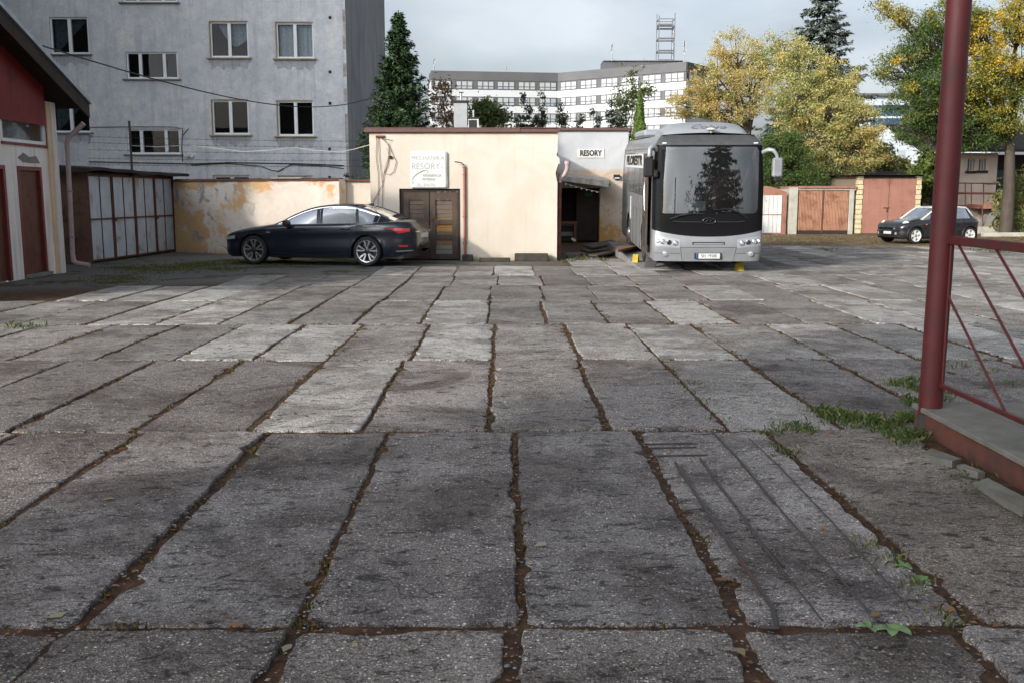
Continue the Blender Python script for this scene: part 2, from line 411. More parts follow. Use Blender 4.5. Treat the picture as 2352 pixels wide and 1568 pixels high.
def m_paint(name, c, rough=0.25, coat=0.8, metal=0.0, dust=0.12, dustc=(0.22, 0.2, 0.18)):
    t = NT(name); P = t.pos()
    d = t.ramp(t.noise(P, 4, 6, 0.7), (0.4, 0.0), (0.75, dust))
    fl = t.noise(P, 400, 1)
    t.fin(t.mix(d, c, dustc), t.math('ADD', t.math('MULTIPLY', d, 1.2), rough), metal, 0.5)
    t.b.inputs['Coat Weight'].default_value = coat; t.b.inputs['Coat Roughness'].default_value = 0.04
    return t.m

def m_plain(name, c, rough=0.5, metal=0.0, spec=0.5):
    return pmat(name, c, sc3(c, 0.85), 9, rough, metal, spec, 0.05, 120)

def m_facade():
    t = NT('grey_render'); P = t.pos()
    a = t.noise(P, 0.9, 6, 0.62, 0.5); b = t.noise(P, 3.1, 6, 0.65); f = t.noise(P, 38, 4, 0.7)
    cl = t.mix(t.ramp(a, (0.34, 0.0), (0.66, 1.0)), (0.59, 0.602, 0.635), (0.74, 0.742, 0.745))
    cl = t.mix(t.ramp(b, (0.42, 0.0), (0.66, 0.55)), cl, (0.47, 0.487, 0.53))
    cl = t.mix(t.ramp(t.noise(P, 1.35, 3, 0.5), (0.61, 0.0), (0.72, 0.8)), cl, (0.78, 0.75, 0.68))  # warm pale patches: spots of sunlight put into the render colour
    s = t.noise(t.map(P, (3.2, 3.2, 0.16)), 1.5, 6, 0.65)
    cl = t.mix(t.ramp(s, (0.50, 0.0), (0.70, 0.6)), cl, (0.41, 0.415, 0.435))
    cl = t.mix(0.3, cl, t.ramp(t.noise(P, 14, 4, 0.7), (0.3, 0.6), (0.7, 1.3)), 'MULTIPLY')
    b12 = t.noise(P, 9, 5, 0.6)
    return t.fin(cl, 0.88, 0, 0.2, t.bump(b12, 0.25, 0.02))

def m_gable():
    t = NT('grey_gable_render'); P = t.pos()
    a = t.noise(t.map(P, (1, 0.35, 0.35), (0, 0, 0), (0.7, 0, 0)), 1.3, 6, 0.62, 0.5); f = t.noise(P, 38, 4, 0.7)
    cl = t.mix(t.ramp(a, (0.35, 0.0), (0.65, 1.0)), (0.28, 0.28, 0.29), (0.38, 0.38, 0.39))
    s = t.noise(t.map(P, (3, 3, 0.2)), 1.2, 5, 0.6); cl = t.mix(t.ramp(s, (0.52, 0.0), (0.7, 0.6)), cl, (0.13, 0.13, 0.135))
    b12 = t.noise(P, 9, 5, 0.6)
    return t.fin(cl, 0.9, 0, 0.2, t.bump(b12, 0.25, 0.02))

def m_oldwall():
    """ochre paint flaking off pale plaster, grey cement where the plaster is gone"""
    t = NT('peeling_ochre_plaster'); P = t.pos(); x, y, z = t.xyz(P)
    a = t.noise(P, 1.3, 8, 0.70, 0.25); b = t.noise(t.map(P, (1, 1, 1), (7, 3, 2)), 1.1, 6, 0.62, 0.5); f = t.noise(P, 40, 4, 0.7)
    pl = t.mix(t.ramp(b, (0.35, 0.0), (0.65, 1.0)), (0.56, 0.485, 0.42), (0.66, 0.61, 0.55))
    left = t.ramp(t.math('MULTIPLY', t.math('ADD', x, 12.0), 0.1), (0.10, 1.0), (0.30, 0.30), (0.72, 0.0))
    top = t.ramp(t.math('MULTIPLY', z, 0.4), (0.73, 0.0), (0.86, 0.32))
    low = t.ramp(t.math('MULTIPLY', z, 0.4), (0.0, 0.26), (0.34, 0.0))
    k = t.math('ADD', t.math('ADD', a, t.math('MULTIPLY', left, 0.30)), t.math('MULTIPLY', t.math('ADD', top, low), t.math('ADD', t.math('MULTIPLY', left, 0.8), 0.15)))
    oc = t.mix(t.ramp(f, (0.3, 0.0), (0.7, 1.0)), (0.47, 0.255, 0.095), (0.60, 0.40, 0.20))
    cl = t.mix(t.ramp(k, (0.605, 0.0), (0.68, 0.9)), pl, oc)
    gm = t.math('MULTIPLY', t.ramp(t.noise(t.map(P, (1, 1, 1), (1, 8, 4)), 1.9, 6, 0.6, 0.7), (0.59, 0.0), (0.615, 1.0)), t.ramp(left, (0.10, 0.0), (0.3, 1.0)))
    cl = t.mix(gm, cl, (0.29, 0.285, 0.285))
    cl = t.mix(0.3, cl, t.ramp(f, (0.3, 0.65), (0.7, 1.25)), 'MULTIPLY')
    b12 = t.noise(P, 9, 5, 0.6)
    return t.fin(cl, 0.9, 0, 0.2, t.bump(t.math('SUBTRACT', b12, t.math('MULTIPLY', gm, 1.5)), 0.3, 0.02))

def m_cream():
    t = NT('cream_plaster'); P = t.pos(); x, y, z = t.xyz(P)
    a = t.noise(P, 1.2, 6, 0.62, 0.6); f = t.noise(P, 42, 4, 0.7)
    cl = t.mix(t.ramp(a, (0.35, 0.0), (0.68, 1.0)), (0.62, 0.565, 0.485), (0.56, 0.495, 0.41))
    top = t.ramp(t.math('ADD', t.math('MULTIPLY', z, 0.25), t.math('MULTIPLY', t.noise(P, 3, 4), 0.05)), (0.835, 0.0), (0.875, 0.75))
    cl = t.mix(top, cl, (0.60, 0.33, 0.13))
    low = t.ramp(t.math('ADD', z, t.math('MULTIPLY', t.noise(P, 4, 6), 0.5)), (0.22, 1.0), (0.42, 0.0))
    cl = t.mix(t.math('MULTIPLY', low, 0.75), cl, (0.26, 0.215, 0.15))
    s = t.noise(t.map(P, (4, 4, 0.3)), 1.3, 5, 0.6); cl = t.mix(t.ramp(s, (0.55, 0.0), (0.75, 0.28)), cl, (0.43, 0.35, 0.275))
    cl = t.mix(0.22, cl, t.ramp(f, (0.3, 0.7), (0.7, 1.2)), 'MULTIPLY')
    b12 = t.noise(P, 9, 5, 0.6)
    return t.fin(cl, 0.9, 0, 0.2, t.bump(b12, 0.25, 0.02))

def m_resory():
    """grey paint above, flaking ochre and cement below"""
    t = NT('half_grey_plaster'); P = t.pos(); x, y, z = t.xyz(P)
    a = t.noise(P, 1.6, 6, 0.65, 0.6); f = t.noise(P, 40, 4, 0.7)
    gr = t.mix(t.ramp(a, (0.35, 0.0), (0.65, 1.0)), (0.44, 0.455, 0.475), (0.52, 0.525, 0.535))
    lo = t.mix(t.ramp(a, (0.45, 0.0), (0.55, 1.0)), (0.48, 0.37, 0.27), (0.54, 0.455, 0.37))
    k = t.math('ADD', t.noise(P, 2.3, 6, 0.65, 0.5), t.math('MULTIPLY', t.math('SUBTRACT', 1.3, z), 0.12))
    lo = t.mix(t.ramp(k, (0.60, 0.0), (0.63, 0.9)), lo, (0.50, 0.27, 0.07))
    lo = t.mix(t.ramp(t.noise(t.map(P, (1, 1, 1), (4, 4, 4)), 3.1, 6, 0.65), (0.61, 0.0), (0.64, 0.9)), lo, (0.17, 0.155, 0.145))
    cl = t.mix(t.ramp(t.math('MULTIPLY', t.math('ADD', z, t.math('MULTIPLY', a, 0.25)), 0.2), (0.535, 0.0), (0.56, 1.0)), lo, gr)
    b12 = t.noise(P, 9, 5, 0.6)
    return t.fin(cl, 0.88, 0, 0.2, t.bump(b12, 0.25, 0.02))

def m_wood(name, c, c2, axis=(1, 1, 14)):
    t = NT(name); P = t.pos()
    g = t.noise(t.map(P, axis), 3.0, 7, 0.7, 0.4); a = t.noise(P, 1.8, 5)
    cl = t.mix(t.ramp(g, (0.3, 0.0), (0.7, 1.0)), c, c2); cl = t.mix(t.ramp(a, (0.4, 0.0), (0.7, 0.5)), cl, sc3(c, 0.5))
    return t.fin(cl, 0.75, 0, 0.3, t.bump(g, 0.4, 0.01))

def m_rusty(name, c, rust=(0.16, 0.055, 0.025), amount=0.5, rough=0.55, scale=3.0, metal=0.0, lo=0.0):
    t = NT(name); P = t.pos()
    a = t.noise(P, scale, 7, 0.7, 0.4); f = t.noise(P, 55, 4, 0.7)
    cl = t.mix(t.ramp(a, (0.35, 0.0), (0.65, 1.0)), c, sc3(c, 0.78))
    cl = t.mix(t.ramp(t.math('ADD', a, t.math('MULTIPLY', f, 0.12)), (0.70 - 0.25 * amount, 0.0), (0.80 - 0.2 * amount, 0.9)), cl, rust)
    s = t.noise(t.map(P, (6, 6, 0.3)), 1.5, 5, 0.6); cl = t.mix(t.ramp(s, (0.52, 0.0), (0.75, 0.45)), cl, sc3(c, 0.55))
    return t.fin(cl, t.math('ADD', t.math('MULTIPLY', a, 0.3), rough - 0.15), metal, 0.4, t.bump(a, 0.25, 0.008))

M = dict(
    slab=m_slab('weathered_concrete', 0.15, 1.34, (1.0, 0.965, 0.93)), slab_dirty=m_slab('broken_concrete', 0.85, 1.22, (1.0, 0.945, 0.925)), slab_gritty=m_slab('gritty_concrete', 1.3, 1.15, (1.0, 0.93, 0.88)), slab_apron=m_slab('earthy_concrete', 0.3, 1.05, (1.0, 0.90, 0.80)), slab_pale=m_slab('pale_concrete', 0.0, 1.36, (1.0, 0.985, 0.955)), ground=m_ground(),
    concrete=pmat('concrete', (0.28, 0.27, 0.26), (0.17, 0.165, 0.16), 3, 0.85, 0, 0.3, 0.5, 50),
    facade=m_facade(), gable=m_gable(), oldwall=m_oldwall(), cream=m_cream(), resory=m_resory(),
    pvc=pmat('white_pvc', (0.87, 0.88, 0.89), (0.80, 0.81, 0.82), 3, 0.4, 0, 0.5, 0.0, 80),
    ochre_rim=pmat('ochre_rim', (0.46, 0.38, 0.24), (0.34, 0.29, 0.2), 5, 0.8),
    pane=m_glass('window_glass', (0.62, 0.66, 0.68), 0.42),
    dark_room=m_plain('dark_room', (0.012, 0.012, 0.013), 0.9),
    curtain=pmat('net_curtain', (0.50, 0.54, 0.60), (0.30, 0.34, 0.40), 7, 0.9), curtain_dark=pmat('teal_curtain', (0.13, 0.16, 0.18), (0.06, 0.08, 0.09), 7, 0.9),
    lace=pmat('white_lace', (0.70, 0.74, 0.78), (0.5, 0.54, 0.58), 14, 0.9),
    pink=pmat('pinkish_plaster', (0.90, 0.835, 0.79), (0.83, 0.75, 0.69), 2.2, 0.9, 0, 0.2, 0.5, 45, 0.45, (0.36, 0.26, 0.18)),
    ochre=pmat('pale_ochre_plaster', (0.80, 0.62, 0.45), (0.72, 0.53, 0.36), 2.2, 0.9, 0, 0.2, 0.5, 45, 0.3),
    red_iron=m_rusty('red_painted_iron', (0.105, 0.016, 0.016), (0.055, 0.028, 0.020), 0.45, 0.55, 5),
    red_trim=m_rusty('red_trim_paint', (0.20, 0.032, 0.030), (0.10, 0.03, 0.02), 0.2, 0.5),
    brown_door=m_rusty('brown_red_door', (0.15, 0.05, 0.032), (0.06, 0.03, 0.02), 0.3, 0.6),
    corr_red=m_rusty('red_corrugated', (0.26, 0.028, 0.022), (0.10, 0.02, 0.015), 0.2, 0.45),
    roof_edge=pmat('zinc_edge', (0.42, 0.46, 0.52), (0.32, 0.35, 0.40), 4, 0.45, 0.4),
    dark_wood=m_wood('dark_brown_boards', (0.030, 0.022, 0.018), (0.060, 0.042, 0.034)),
    pipe=pmat('mauve_downpipe', (0.46, 0.35, 0.355), (0.36, 0.27, 0.27), 5, 0.5),
    garage_side=m_rusty('brown_sheet', (0.19, 0.105, 0.075), (0.07, 0.035, 0.025), 0.4, 0.6),
    garage_panel=m_rusty('grey_galvanised_sheet', (0.56, 0.62, 0.69), (0.33, 0.25, 0.19), 0.32, 0.5, 2.2),
    rust=m_rusty('rusted_angle_iron', (0.155, 0.060, 0.040), (0.085, 0.03, 0.02), 0.6, 0.7),
    felt=pmat('black_roof_felt', (0.035, 0.030, 0.030), (0.05, 0.043, 0.04), 3, 0.9, 0, 0.3, 0.4),
    brown_metal=pmat('brown_metal_fascia', (0.115, 0.062, 0.054), (0.085, 0.045, 0.04), 3, 0.55, 0, 0.5),
    rust_tile=pmat('rust_tile_coping', (0.14, 0.052, 0.032), (0.08, 0.035, 0.024), 9, 0.7),
    plank=m_wood('weathered_plank', (0.115, 0.082, 0.062), (0.185, 0.145, 0.112), (1, 1, 9)),
    plank_dark=m_wood('dark_frame_wood', (0.062, 0.044, 0.034), (0.115, 0.085, 0.066), (9, 9, 1)),
    plank_ochre=m_wood('ochre_plank', (0.36, 0.20, 0.06), (0.25, 0.13, 0.05), (1, 1, 9)),
    plank_rust=m_wood('red_brown_plank', (0.17, 0.085, 0.05), (0.25, 0.15, 0.10), (1, 1, 4)),
    plank_grey=m_wood('grey_plank', (0.30, 0.28, 0.265), (0.19, 0.175, 0.165), (1, 1, 4)),
    sign=pmat('white_enamel_sign', (0.66, 0.685, 0.66), (0.61, 0.635, 0.61), 4, 0.45, 0, 0.4, 0.02), sign_ink=m_plain('faded_ink', (0.40, 0.375, 0.365), 0.7), sign_ink2=m_plain('dark_faded_ink', (0.20, 0.215, 0.205), 0.7),
    black_ink=m_plain('black_ink', (0.02, 0.02, 0.02), 0.6), white_sign=m_plain('white_board', (0.68, 0.67, 0.64), 0.6),
    copper=m_rusty('red_brown_conduit', (0.36, 0.135, 0.085), (0.2, 0.07, 0.04), 0.3, 0.5),
    stone_dark=pmat('dirty_kerb_block', (0.075, 0.066, 0.056), (0.04, 0.036, 0.032), 7, 0.9, 0, 0.2, 0.7, 40),
    old_white=pmat('peeling_white_board', (0.50, 0.48, 0.44), (0.28, 0.25, 0.22), 6, 0.8, 0, 0.3, 0.3, 40, 0.3),
    rubber=m_plain('tyre_rubber', (0.018, 0.018, 0.018), 0.75), black=m_plain('black_plastic', (0.014, 0.014, 0.015), 0.45),
    black_gloss=m_paint('gloss_black', (0.010, 0.010, 0.011), 0.15, 1.0, 0, 0.06), chrome=m_plain('chrome', (0.75, 0.76, 0.78), 0.12, 1.0), alloy=m_plain('alloy', (0.52, 0.53, 0.55), 0.28, 0.8),
    alloy_dark=m_plain('dark_alloy', (0.045, 0.045, 0.048), 0.35, 0.5),
    navy=m_paint('navy_car_paint', (0.0055, 0.0085, 0.0180), 0.26, 0.35, 0.0, 0.01), blackpaint=m_paint('black_car_paint', (0.010, 0.011, 0.014), 0.22, 1.0, 0, 0.10),
    white_paint=m_paint('white_roof_paint', (0.72, 0.72, 0.70), 0.3, 0.6, 0, 0.1), car_glass=m_glass('car_glass', (0.58, 0.66, 0.66), 1.7, 0.01, 1.52, 0.05, (0.4, 0.45, 0.47)),
    red_lens=m_paint('red_lens', (0.42, 0.012, 0.012), 0.15, 1.0, 0, 0.02), lens=m_paint('clear_lamp', (0.46, 0.48, 0.50), 0.12, 1.0, 0.4, 0.03), lens_white=m_paint('white_lamp', (0.78, 0.79, 0.78), 0.15, 1.0, 0, 0.03),
    amber=m_paint('amber_lens', (0.60, 0.20, 0.02), 0.15, 1.0), seat=m_plain('pale_seat', (0.30, 0.29, 0.27), 0.8), seat_red=pmat('maroon_seat', (0.10, 0.035, 0.035), (0.05, 0.025, 0.03), 30, 0.9),
    plate=m_plain('plate_white', (0.62, 0.63, 0.63), 0.4), plate_blue=m_plain('plate_blue', (0.02, 0.06, 0.28), 0.4),
    bus_grey=m_paint('dull_grey_bus_paint', (0.25, 0.255, 0.26), 0.42, 0.25, 0.3, 0.45, (0.20, 0.19, 0.18)), bus_silver=m_paint('silver_bus_paint', (0.235, 0.245, 0.258), 0.36, 0.35, 0.2, 0.2, (0.4, 0.39, 0.37)),
    bus_dark=m_paint('anthracite_bus_paint', (0.060, 0.062, 0.066), 0.35, 0.5, 0.2, 0.2), bus_pod=m_paint('silver_pod', (0.34, 0.355, 0.38), 0.4, 0.3, 0.3, 0.25),
    mask=m_plain('black_mask', (0.008, 0.008, 0.009), 0.45, 0.0, 0.06), screen=m_glass('windscreen_glass', (0.50, 0.57, 0.60), 4.2, 0.004, 1.5, 0.02, (0.5, 0.5, 0.48)), side_glass=m_glass('dusty_side_glass', (0.10, 0.10, 0.105), 1.6, 0.05, 1.5, 0.62, (0.19, 0.19, 0.19)),
    curtain_blue=m_plain('blue_curtain', (0.03, 0.13, 0.42), 0.8), yellow=pmat('yellow_chock', (0.50, 0.36, 0.02), (0.32, 0.23, 0.03), 8, 0.6), paper=m_plain('paper', (0.52, 0.51, 0.46), 0.8),
    white_steel=m_rusty('white_steel_sheet', (0.72, 0.72, 0.70), (0.35, 0.18, 0.10), 0.12, 0.5), red_oxide=m_rusty('red_oxide_paint', (0.345, 0.165, 0.120), (0.22, 0.08, 0.055), 0.35, 0.6, 1.6),
    corr_rust=m_rusty('rusty_corrugated_sheet', (0.35, 0.175, 0.105), (0.20, 0.075, 0.04), 0.55, 0.65, 2.5), pale_conc=pmat('pale_concrete_post', (0.46, 0.44, 0.38), (0.33, 0.315, 0.27), 3, 0.85, 0, 0.3, 0.4),
    block=pmat('pale_yellow_block', (0.60, 0.52, 0.33), (0.50, 0.42, 0.26), 5, 0.85, 0, 0.3, 0.4), mortar=m_plain('mortar', (0.22, 0.18, 0.12), 0.9),
    brick_face=m_rusty('red_brown_step', (0.150, 0.056, 0.040), (0.075, 0.045, 0.032), 0.62, 0.75, 3), step_top=pmat('mossy_step_top', (0.22, 0.205, 0.18), (0.115, 0.11, 0.085), 2.6, 0.85, 0, 0.3, 0.6, 45),
    off_white=pmat('white_cladding', (0.56, 0.57, 0.575), (0.51, 0.52, 0.525), 0.3, 0.5, 0, 0.4, 0.0), off_grey=pmat('grey_cladding', (0.115, 0.112, 0.118), (0.09, 0.088, 0.093), 0.25, 0.6, 0, 0.4, 0.0),
    off_frame=m_plain('office_frame', (0.085, 0.082, 0.09), 0.5), off_pane=m_paint('office_blinds_glass', (0.37, 0.385, 0.385), 0.12, 1.0, 0, 0.0), off_pane2=m_paint('office_dim_glass', (0.30, 0.33, 0.38), 0.1, 1.0, 0, 0.0),
    steel=m_plain('galvanised_steel', (0.24, 0.25, 0.265), 0.5, 0.5), blue_glass=m_paint('blue_glass', (0.015, 0.055, 0.10), 0.08, 1.0, 0, 0.0), pale_blue=pmat('pale_panels', (0.52, 0.56, 0.60), (0.46, 0.50, 0.54), 0.4, 0.5),
    under_sill_patch=pmat('darker_streaked_render', (0.40, 0.405, 0.425), (0.53, 0.535, 0.55), 5, 0.9, 0, 0.2, 0.05, 14, 0.6, (0.16, 0.165, 0.18)), chim=pmat('grey_chimney_render', (0.40, 0.41, 0.43), (0.33, 0.34, 0.36), 4, 0.9), bark=m_wood('bark', (0.055, 0.042, 0.033), (0.10, 0.08, 0.062), (8, 8, 1)), bark_pale=m_wood('pale_bark', (0.16, 0.13, 0.11), (0.24, 0.205, 0.175), (8, 8, 1)),
    leaf=m_leaf('leaves'), needle=m_leaf('needles', 0.12), grass=m_leaf('grass_blades', 0.3), dead=m_leaf('dead_leaves', 0.15), stone=pmat('pebble', (0.30, 0.285, 0.265), (0.13, 0.12, 0.115), 25, 0.7, 0, 0.4, 0.2, 90),
    white_cable=m_plain('white_cable', (0.55, 0.54, 0.50), 0.6), black_cable=m_plain('black_cable', (0.02, 0.02, 0.022), 0.6), wire=m_plain('barbed_wire', (0.06, 0.055, 0.055), 0.6, 0.6),
    house=pmat('peach_house_wall', (0.60, 0.50, 0.42), (0.50, 0.40, 0.32), 1.5, 0.9, 0, 0.2, 0.3), block_wall=pmat('shade_block_wall', (0.42, 0.41, 0.40), (0.36, 0.35, 0.34), 0.6, 0.9), brown_dark=m_plain('dark_brown', (0.03, 0.02, 0.016), 0.8),
    groove=pmat('rust_stained_groove', (0.085, 0.07, 0.062), (0.045, 0.04, 0.038), 12, 0.8), pool=m_plain('damp_puddle', (0.02, 0.02, 0.022), 0.12), green=m_plain('green_sign', (0.015, 0.10, 0.04), 0.6), orange_wood=m_wood('orange_wood', (0.20, 0.085, 0.04), (0.13, 0.055, 0.03), (2, 2, 8)), script_ink=m_plain('grey_script', (0.13, 0.135, 0.145), 0.5), rebar=m_rusty('bare_rebar', (0.055, 0.048, 0.046), (0.085, 0.04, 0.025), 0.5, 0.55),
)
# ------------------------------------------------------------------ the ground
g = MB(); N_ = 8
g.add([(-1500, -600, -0.013), (1500, -600, -0.013), (1500, 2400, -0.022), (-1500, 2400, -0.013)], [(0, 1, 2, 3)])
ground = g.build('ground', M['ground']); tag(ground, kind='structure')
ground['label'] = 'brown soil, moss and old asphalt under and around the concrete slabs'

ROWS = [(-2.4, 0.62), (0.65, 3.68), (3.74, 6.98), (7.03, 10.12), (10.17, 13.0), (13.04, 15.95), (15.99, 18.6), (18.63, 21.05), (21.08, 23.7), (23.73, 26.6), (26.63, 29.6), (29.63, 33.2)]
OFFS = [0.3, 0.25, 0.013, -0.212, -0.235, -0.36, -0.1, 0.2, -0.3, 0.1, 0.35, -0.2]
def slab_mesh(w, l, rnd, big, notch=True):
    """an old road slab: uneven chipped edges, lifting notches in the long sides, rounded arris"""
    step = 0.045 if big else 0.3
    amp = 0.0045 + 0.004 * rnd.random()
    pts = []
    def edge(p, q, nx, ny, long):
        L_ = math.hypot(q[0] - p[0], q[1] - p[1]); n = max(3, int(L_ / step))
        nts = []
        if long and notch:
            for c in (0.16 + rnd.uniform(-.03, .03), 0.84 + rnd.uniform(-.03, .03)):
                if rnd.random() < 0.65: nts.append((c * L_, rnd.uniform(0.05, 0.09), rnd.uniform(0.03, 0.07)))
        for _ in range(rnd.choice((0, 1, 1, 2, 3))): nts.append((rnd.uniform(0.05, 0.95) * L_, rnd.uniform(0.04, 0.16), rnd.uniform(0.008, 0.03)))
        wob = [rnd.uniform(0, 6.3) for _ in range(4)]
        for i in range(n):
            t = i / n; s = t * L_
            o = amp * (math.sin(3.1 * s + wob[0]) + 0.7 * math.sin(8.3 * s + wob[1]) + 0.6 * math.sin(23 * s + wob[2]) + 0.5 * math.sin(51 * s + wob[3])) + rnd.uniform(-.9, .9) * amp
            for c, hw, dp in nts:
                k = abs(s - c) / hw
                if k < 1: o += dp * (1 - k ** 3)
            if i == 0: o += rnd.uniform(0.0, 0.035)
            pts.append((p[0] + (q[0] - p[0]) * t - nx * o, p[1] + (q[1] - p[1]) * t - ny * o))
    a, b = w / 2, l / 2
    edge((-a, -b), (a, -b), 0, -1, False); edge((a, -b), (a, b), 1, 0, True)
    edge((a, b), (-a, b), 0, 1, False); edge((-a, b), (-a, -b), -1, 0, True)
    n = len(pts); bev = 0.007; ins = 0.12
    top = [(x * (1 - bev / a), y * (1 - bev / b), 0.0) for x, y in pts]
    inn = [(x * (1 - ins / a), y * (1 - ins / b), 0.0) for x, y in pts]
    mid = [(x, y, -0.008) for x, y in pts]; low = [(x, y, -0.06) for x, y in pts]
    fs = [tuple(range(n))] + [(i, n + i, n + (i + 1) % n, (i + 1) % n) for i in range(n)] + [(n + i, 2 * n + i, 2 * n + (i + 1) % n, n + (i + 1) % n) for i in range(n)]
    fs[0] = tuple(range(3 * n, 4 * n)); fs += [(3 * n + i, i, (i + 1) % n, 3 * n + (i + 1) % n) for i in range(n)]
    return top + mid + low + inn, fs
YAW = R(0.54)
rnd = random.Random(11)
cands = []
JOINTS = {2: [-2.70, -1.76, -.88, .03, .93, 1.88, 2.92], 3: [-2.81, -1.978, -1.127, -.212, .687, 1.57, 2.45], 4: [-4.43, -3.6, -2.79, -1.985, -1.11, -.235, .71, 1.54, 2.41, 3.40], 5: [-.36, .46, 1.3, 2.16]}
for ri, (y0, y1) in enumerate(ROWS):
    J = list(JOINTS.get(ri, JOINTS[5] if ri > 5 else JOINTS[2]))
    if ri not in JOINTS: J = [J[0] + rnd.uniform(-.10, .10)]
    ym = (y0 + y1) / 2
    J = [x + .0094 * (y1 if ri > 2 else ym) for x in J]        # the joints were read off at the far end of their row
    while J[-1] < 32: J.append(J[-1] + 0.90 + rnd.uniform(-.03, .03))
    while J[0] > -32: J.insert(0, J[0] - 0.90 + rnd.uniform(-.03, .03))
    for xa_, xb_ in zip(J[:-1], J[1:]):
        xc, yc, wd = (xa_ + xb_) / 2, ym, xb_ - xa_
        wx, wy = xc * math.cos(YAW) - yc * math.sin(YAW), xc * math.sin(YAW) + yc * math.cos(YAW)
        if abs(wx) > 0.545 * y1 + 1.4: continue
        if y1 < 7.2 and wx > 2.8: continue
        if 15 < yc < 22 and wx < -8.2 + (yc - 17) * 0.6: continue
        if yc > 16 and wx < -9.0 + (yc - 16) * 0.9: continue
        if yc > 23.7 and wx < 1.9: continue
        if yc > 27 and 2.2 < wx < 6.6: continue
        cands.append((wy + abs(wx) * 0.15, ri, xc, yc, wd, y1 - y0))
cands.sort()
SLABS = []
far = MB()
for i, (key, ri, xc, yc, wd, ln) in enumerate(cands):
    near = yc < 17
    gap = rnd.choice((0.03, 0.04, 0.055, 0.07)) if ri <= 2 else rnd.choice((0.02, 0.035, 0.05, 0.06)) if near else rnd.choice((.015, .03, .045))
    vs, fs = slab_mesh(wd - gap, ln + rnd.uniform(-.015, 0.022), rnd, near)
    Mx = Matrix.Rotation(YAW, 4, 'Z') @ Matrix.Translation((xc + rnd.uniform(-.008, .008), yc, rnd.uniform(-0.007, 0.009))) @ Matrix.Rotation(rnd.uniform(-.004, .004), 4, 'Z') @ Matrix.Rotation(rnd.uniform(-.0022, .0022), 4, 'X') @ Matrix.Rotation(rnd.uniform(-.011, .011), 4, 'Y')
    if i < 296:
        me = bpy.data.meshes.new('slab'); me.from_pydata(vs, [], fs)
        apron = ri == 2 and xc > 1.8
        me.materials.append(M['slab_gritty'] if ri <= 1 else M['slab_apron'] if apron else M['slab_dirty'] if ri <= 2 or (ri == 3 and (xc < -2.0 or xc > 2.4 or rnd.random() < .25)) else M['slab_pale'] if (ri >= 4 and (rnd.random() < .55 or (ri == 4 and -3.7 < xc < 2.5))) else M['slab'])
        ea = me.color_attributes.new('edge', 'FLOAT_COLOR', 'POINT'); nq = len(vs) // 4; ea.data.foreach_set('color', [1.0] * (nq * 12) + [0.0, 0.0, 0.0, 1.0] * nq)
        o = link('slab', me, ground); o.matrix_basis = Mx; SLABS.append((o, ri, xc, yc))
    else: far.add([Mx @ Vector(p) for p in vs], fs)
if far.v: tag(far.build('far_slabs', M['slab'], ground), kind='stuff')

# the stripped slab with its bare reinforcing bars
host = min(SLABS, key=lambda q: abs(q[1] - 2) * 9 + abs(q[2] - 1.42))[0]
hm = host.matrix_basis.inverted(); rr0 = random.Random(2)
def bar(uv, r=0.006, lift=0.006):
    pts = [hm @ G(u, v, lift) for u, v in uv]
    MB().tube(pts, r, 6).build('reinforcing_bar', M['rebar'], host, 40, local=True)
bar([(1552, 1062), (1622, 1170), (1690, 1268), (1752, 1362), (1775, 1396), (1784, 1440)], 0.011, 0.010)
bar([(1608, 1052), (1650, 1110), (1690, 1163)], 0.008); bar([(1635, 990), (1690, 1046), (1780, 1155)], 0.008)
bar([(1745, 1440), (1788, 1441)], 0.009, 0.01); bar([(1480, 1019), (1590, 1017)], 0.006); bar([(1490, 1028), (1600, 1026)], 0.006); bar([(1500, 1046), (1625, 1044)], 0.006)
bar([(1700, 1175), (1745, 1240), (1800, 1300)], 0.007, 0.004)

for uv, w_ in (([(1690, 1163), (1740, 1235), (1830, 1350), (1890, 1425)], .007), ([(1780, 1155), (1850, 1235), (1950, 1350), (2010, 1420)], .006), ([(1720, 1005), (1790, 1070), (1880, 1165), (1960, 1250), (2090, 1395)], .006)):
    ps = [G(u, v, .0105) for u, v in uv]; L_, R_2 = [], []
    for i, p in enumerate(ps):
        d = (ps[min(i + 1, len(ps) - 1)] - ps[max(i - 1, 0)]).normalized(); n_ = Vector((-d.y, d.x, 0)) * w_ * rr0.uniform(.7, 1.2)
        L_.append(hm @ (p + n_)); R_2.append(hm @ (p - n_))
    MB().grid([L_, R_2]).build('rusted_groove', M['groove'], host, local=True)

# ------------------------------------------------------------------ small stuff on the ground
def in_joint(n, ymin, ymax):
    """points in the joints between the slabs"""
    out = []
    rr = random.Random(5)
    while len(out) < n:
        o, ri, xc, yc = rr.choice(SLABS)
        if not (ymin < yc < ymax): continue
        ln = ROWS[ri][1] - ROWS[ri][0]
        if rr.random() < 0.75: p = (xc + 0.46 * rr.choice((-1, 1)) + rr.gauss(0, 0.018), yc + rr.uniform(-.5, .5) * ln)
        else: p = (xc + rr.uniform(-.5, .5), yc + ln / 2 * rr.choice((-1, 1)) + rr.gauss(0, .015))
        out.append((p[0] * math.cos(YAW) - p[1] * math.sin(YAW), p[0] * math.sin(YAW) + p[1] * math.cos(YAW)))
    return out

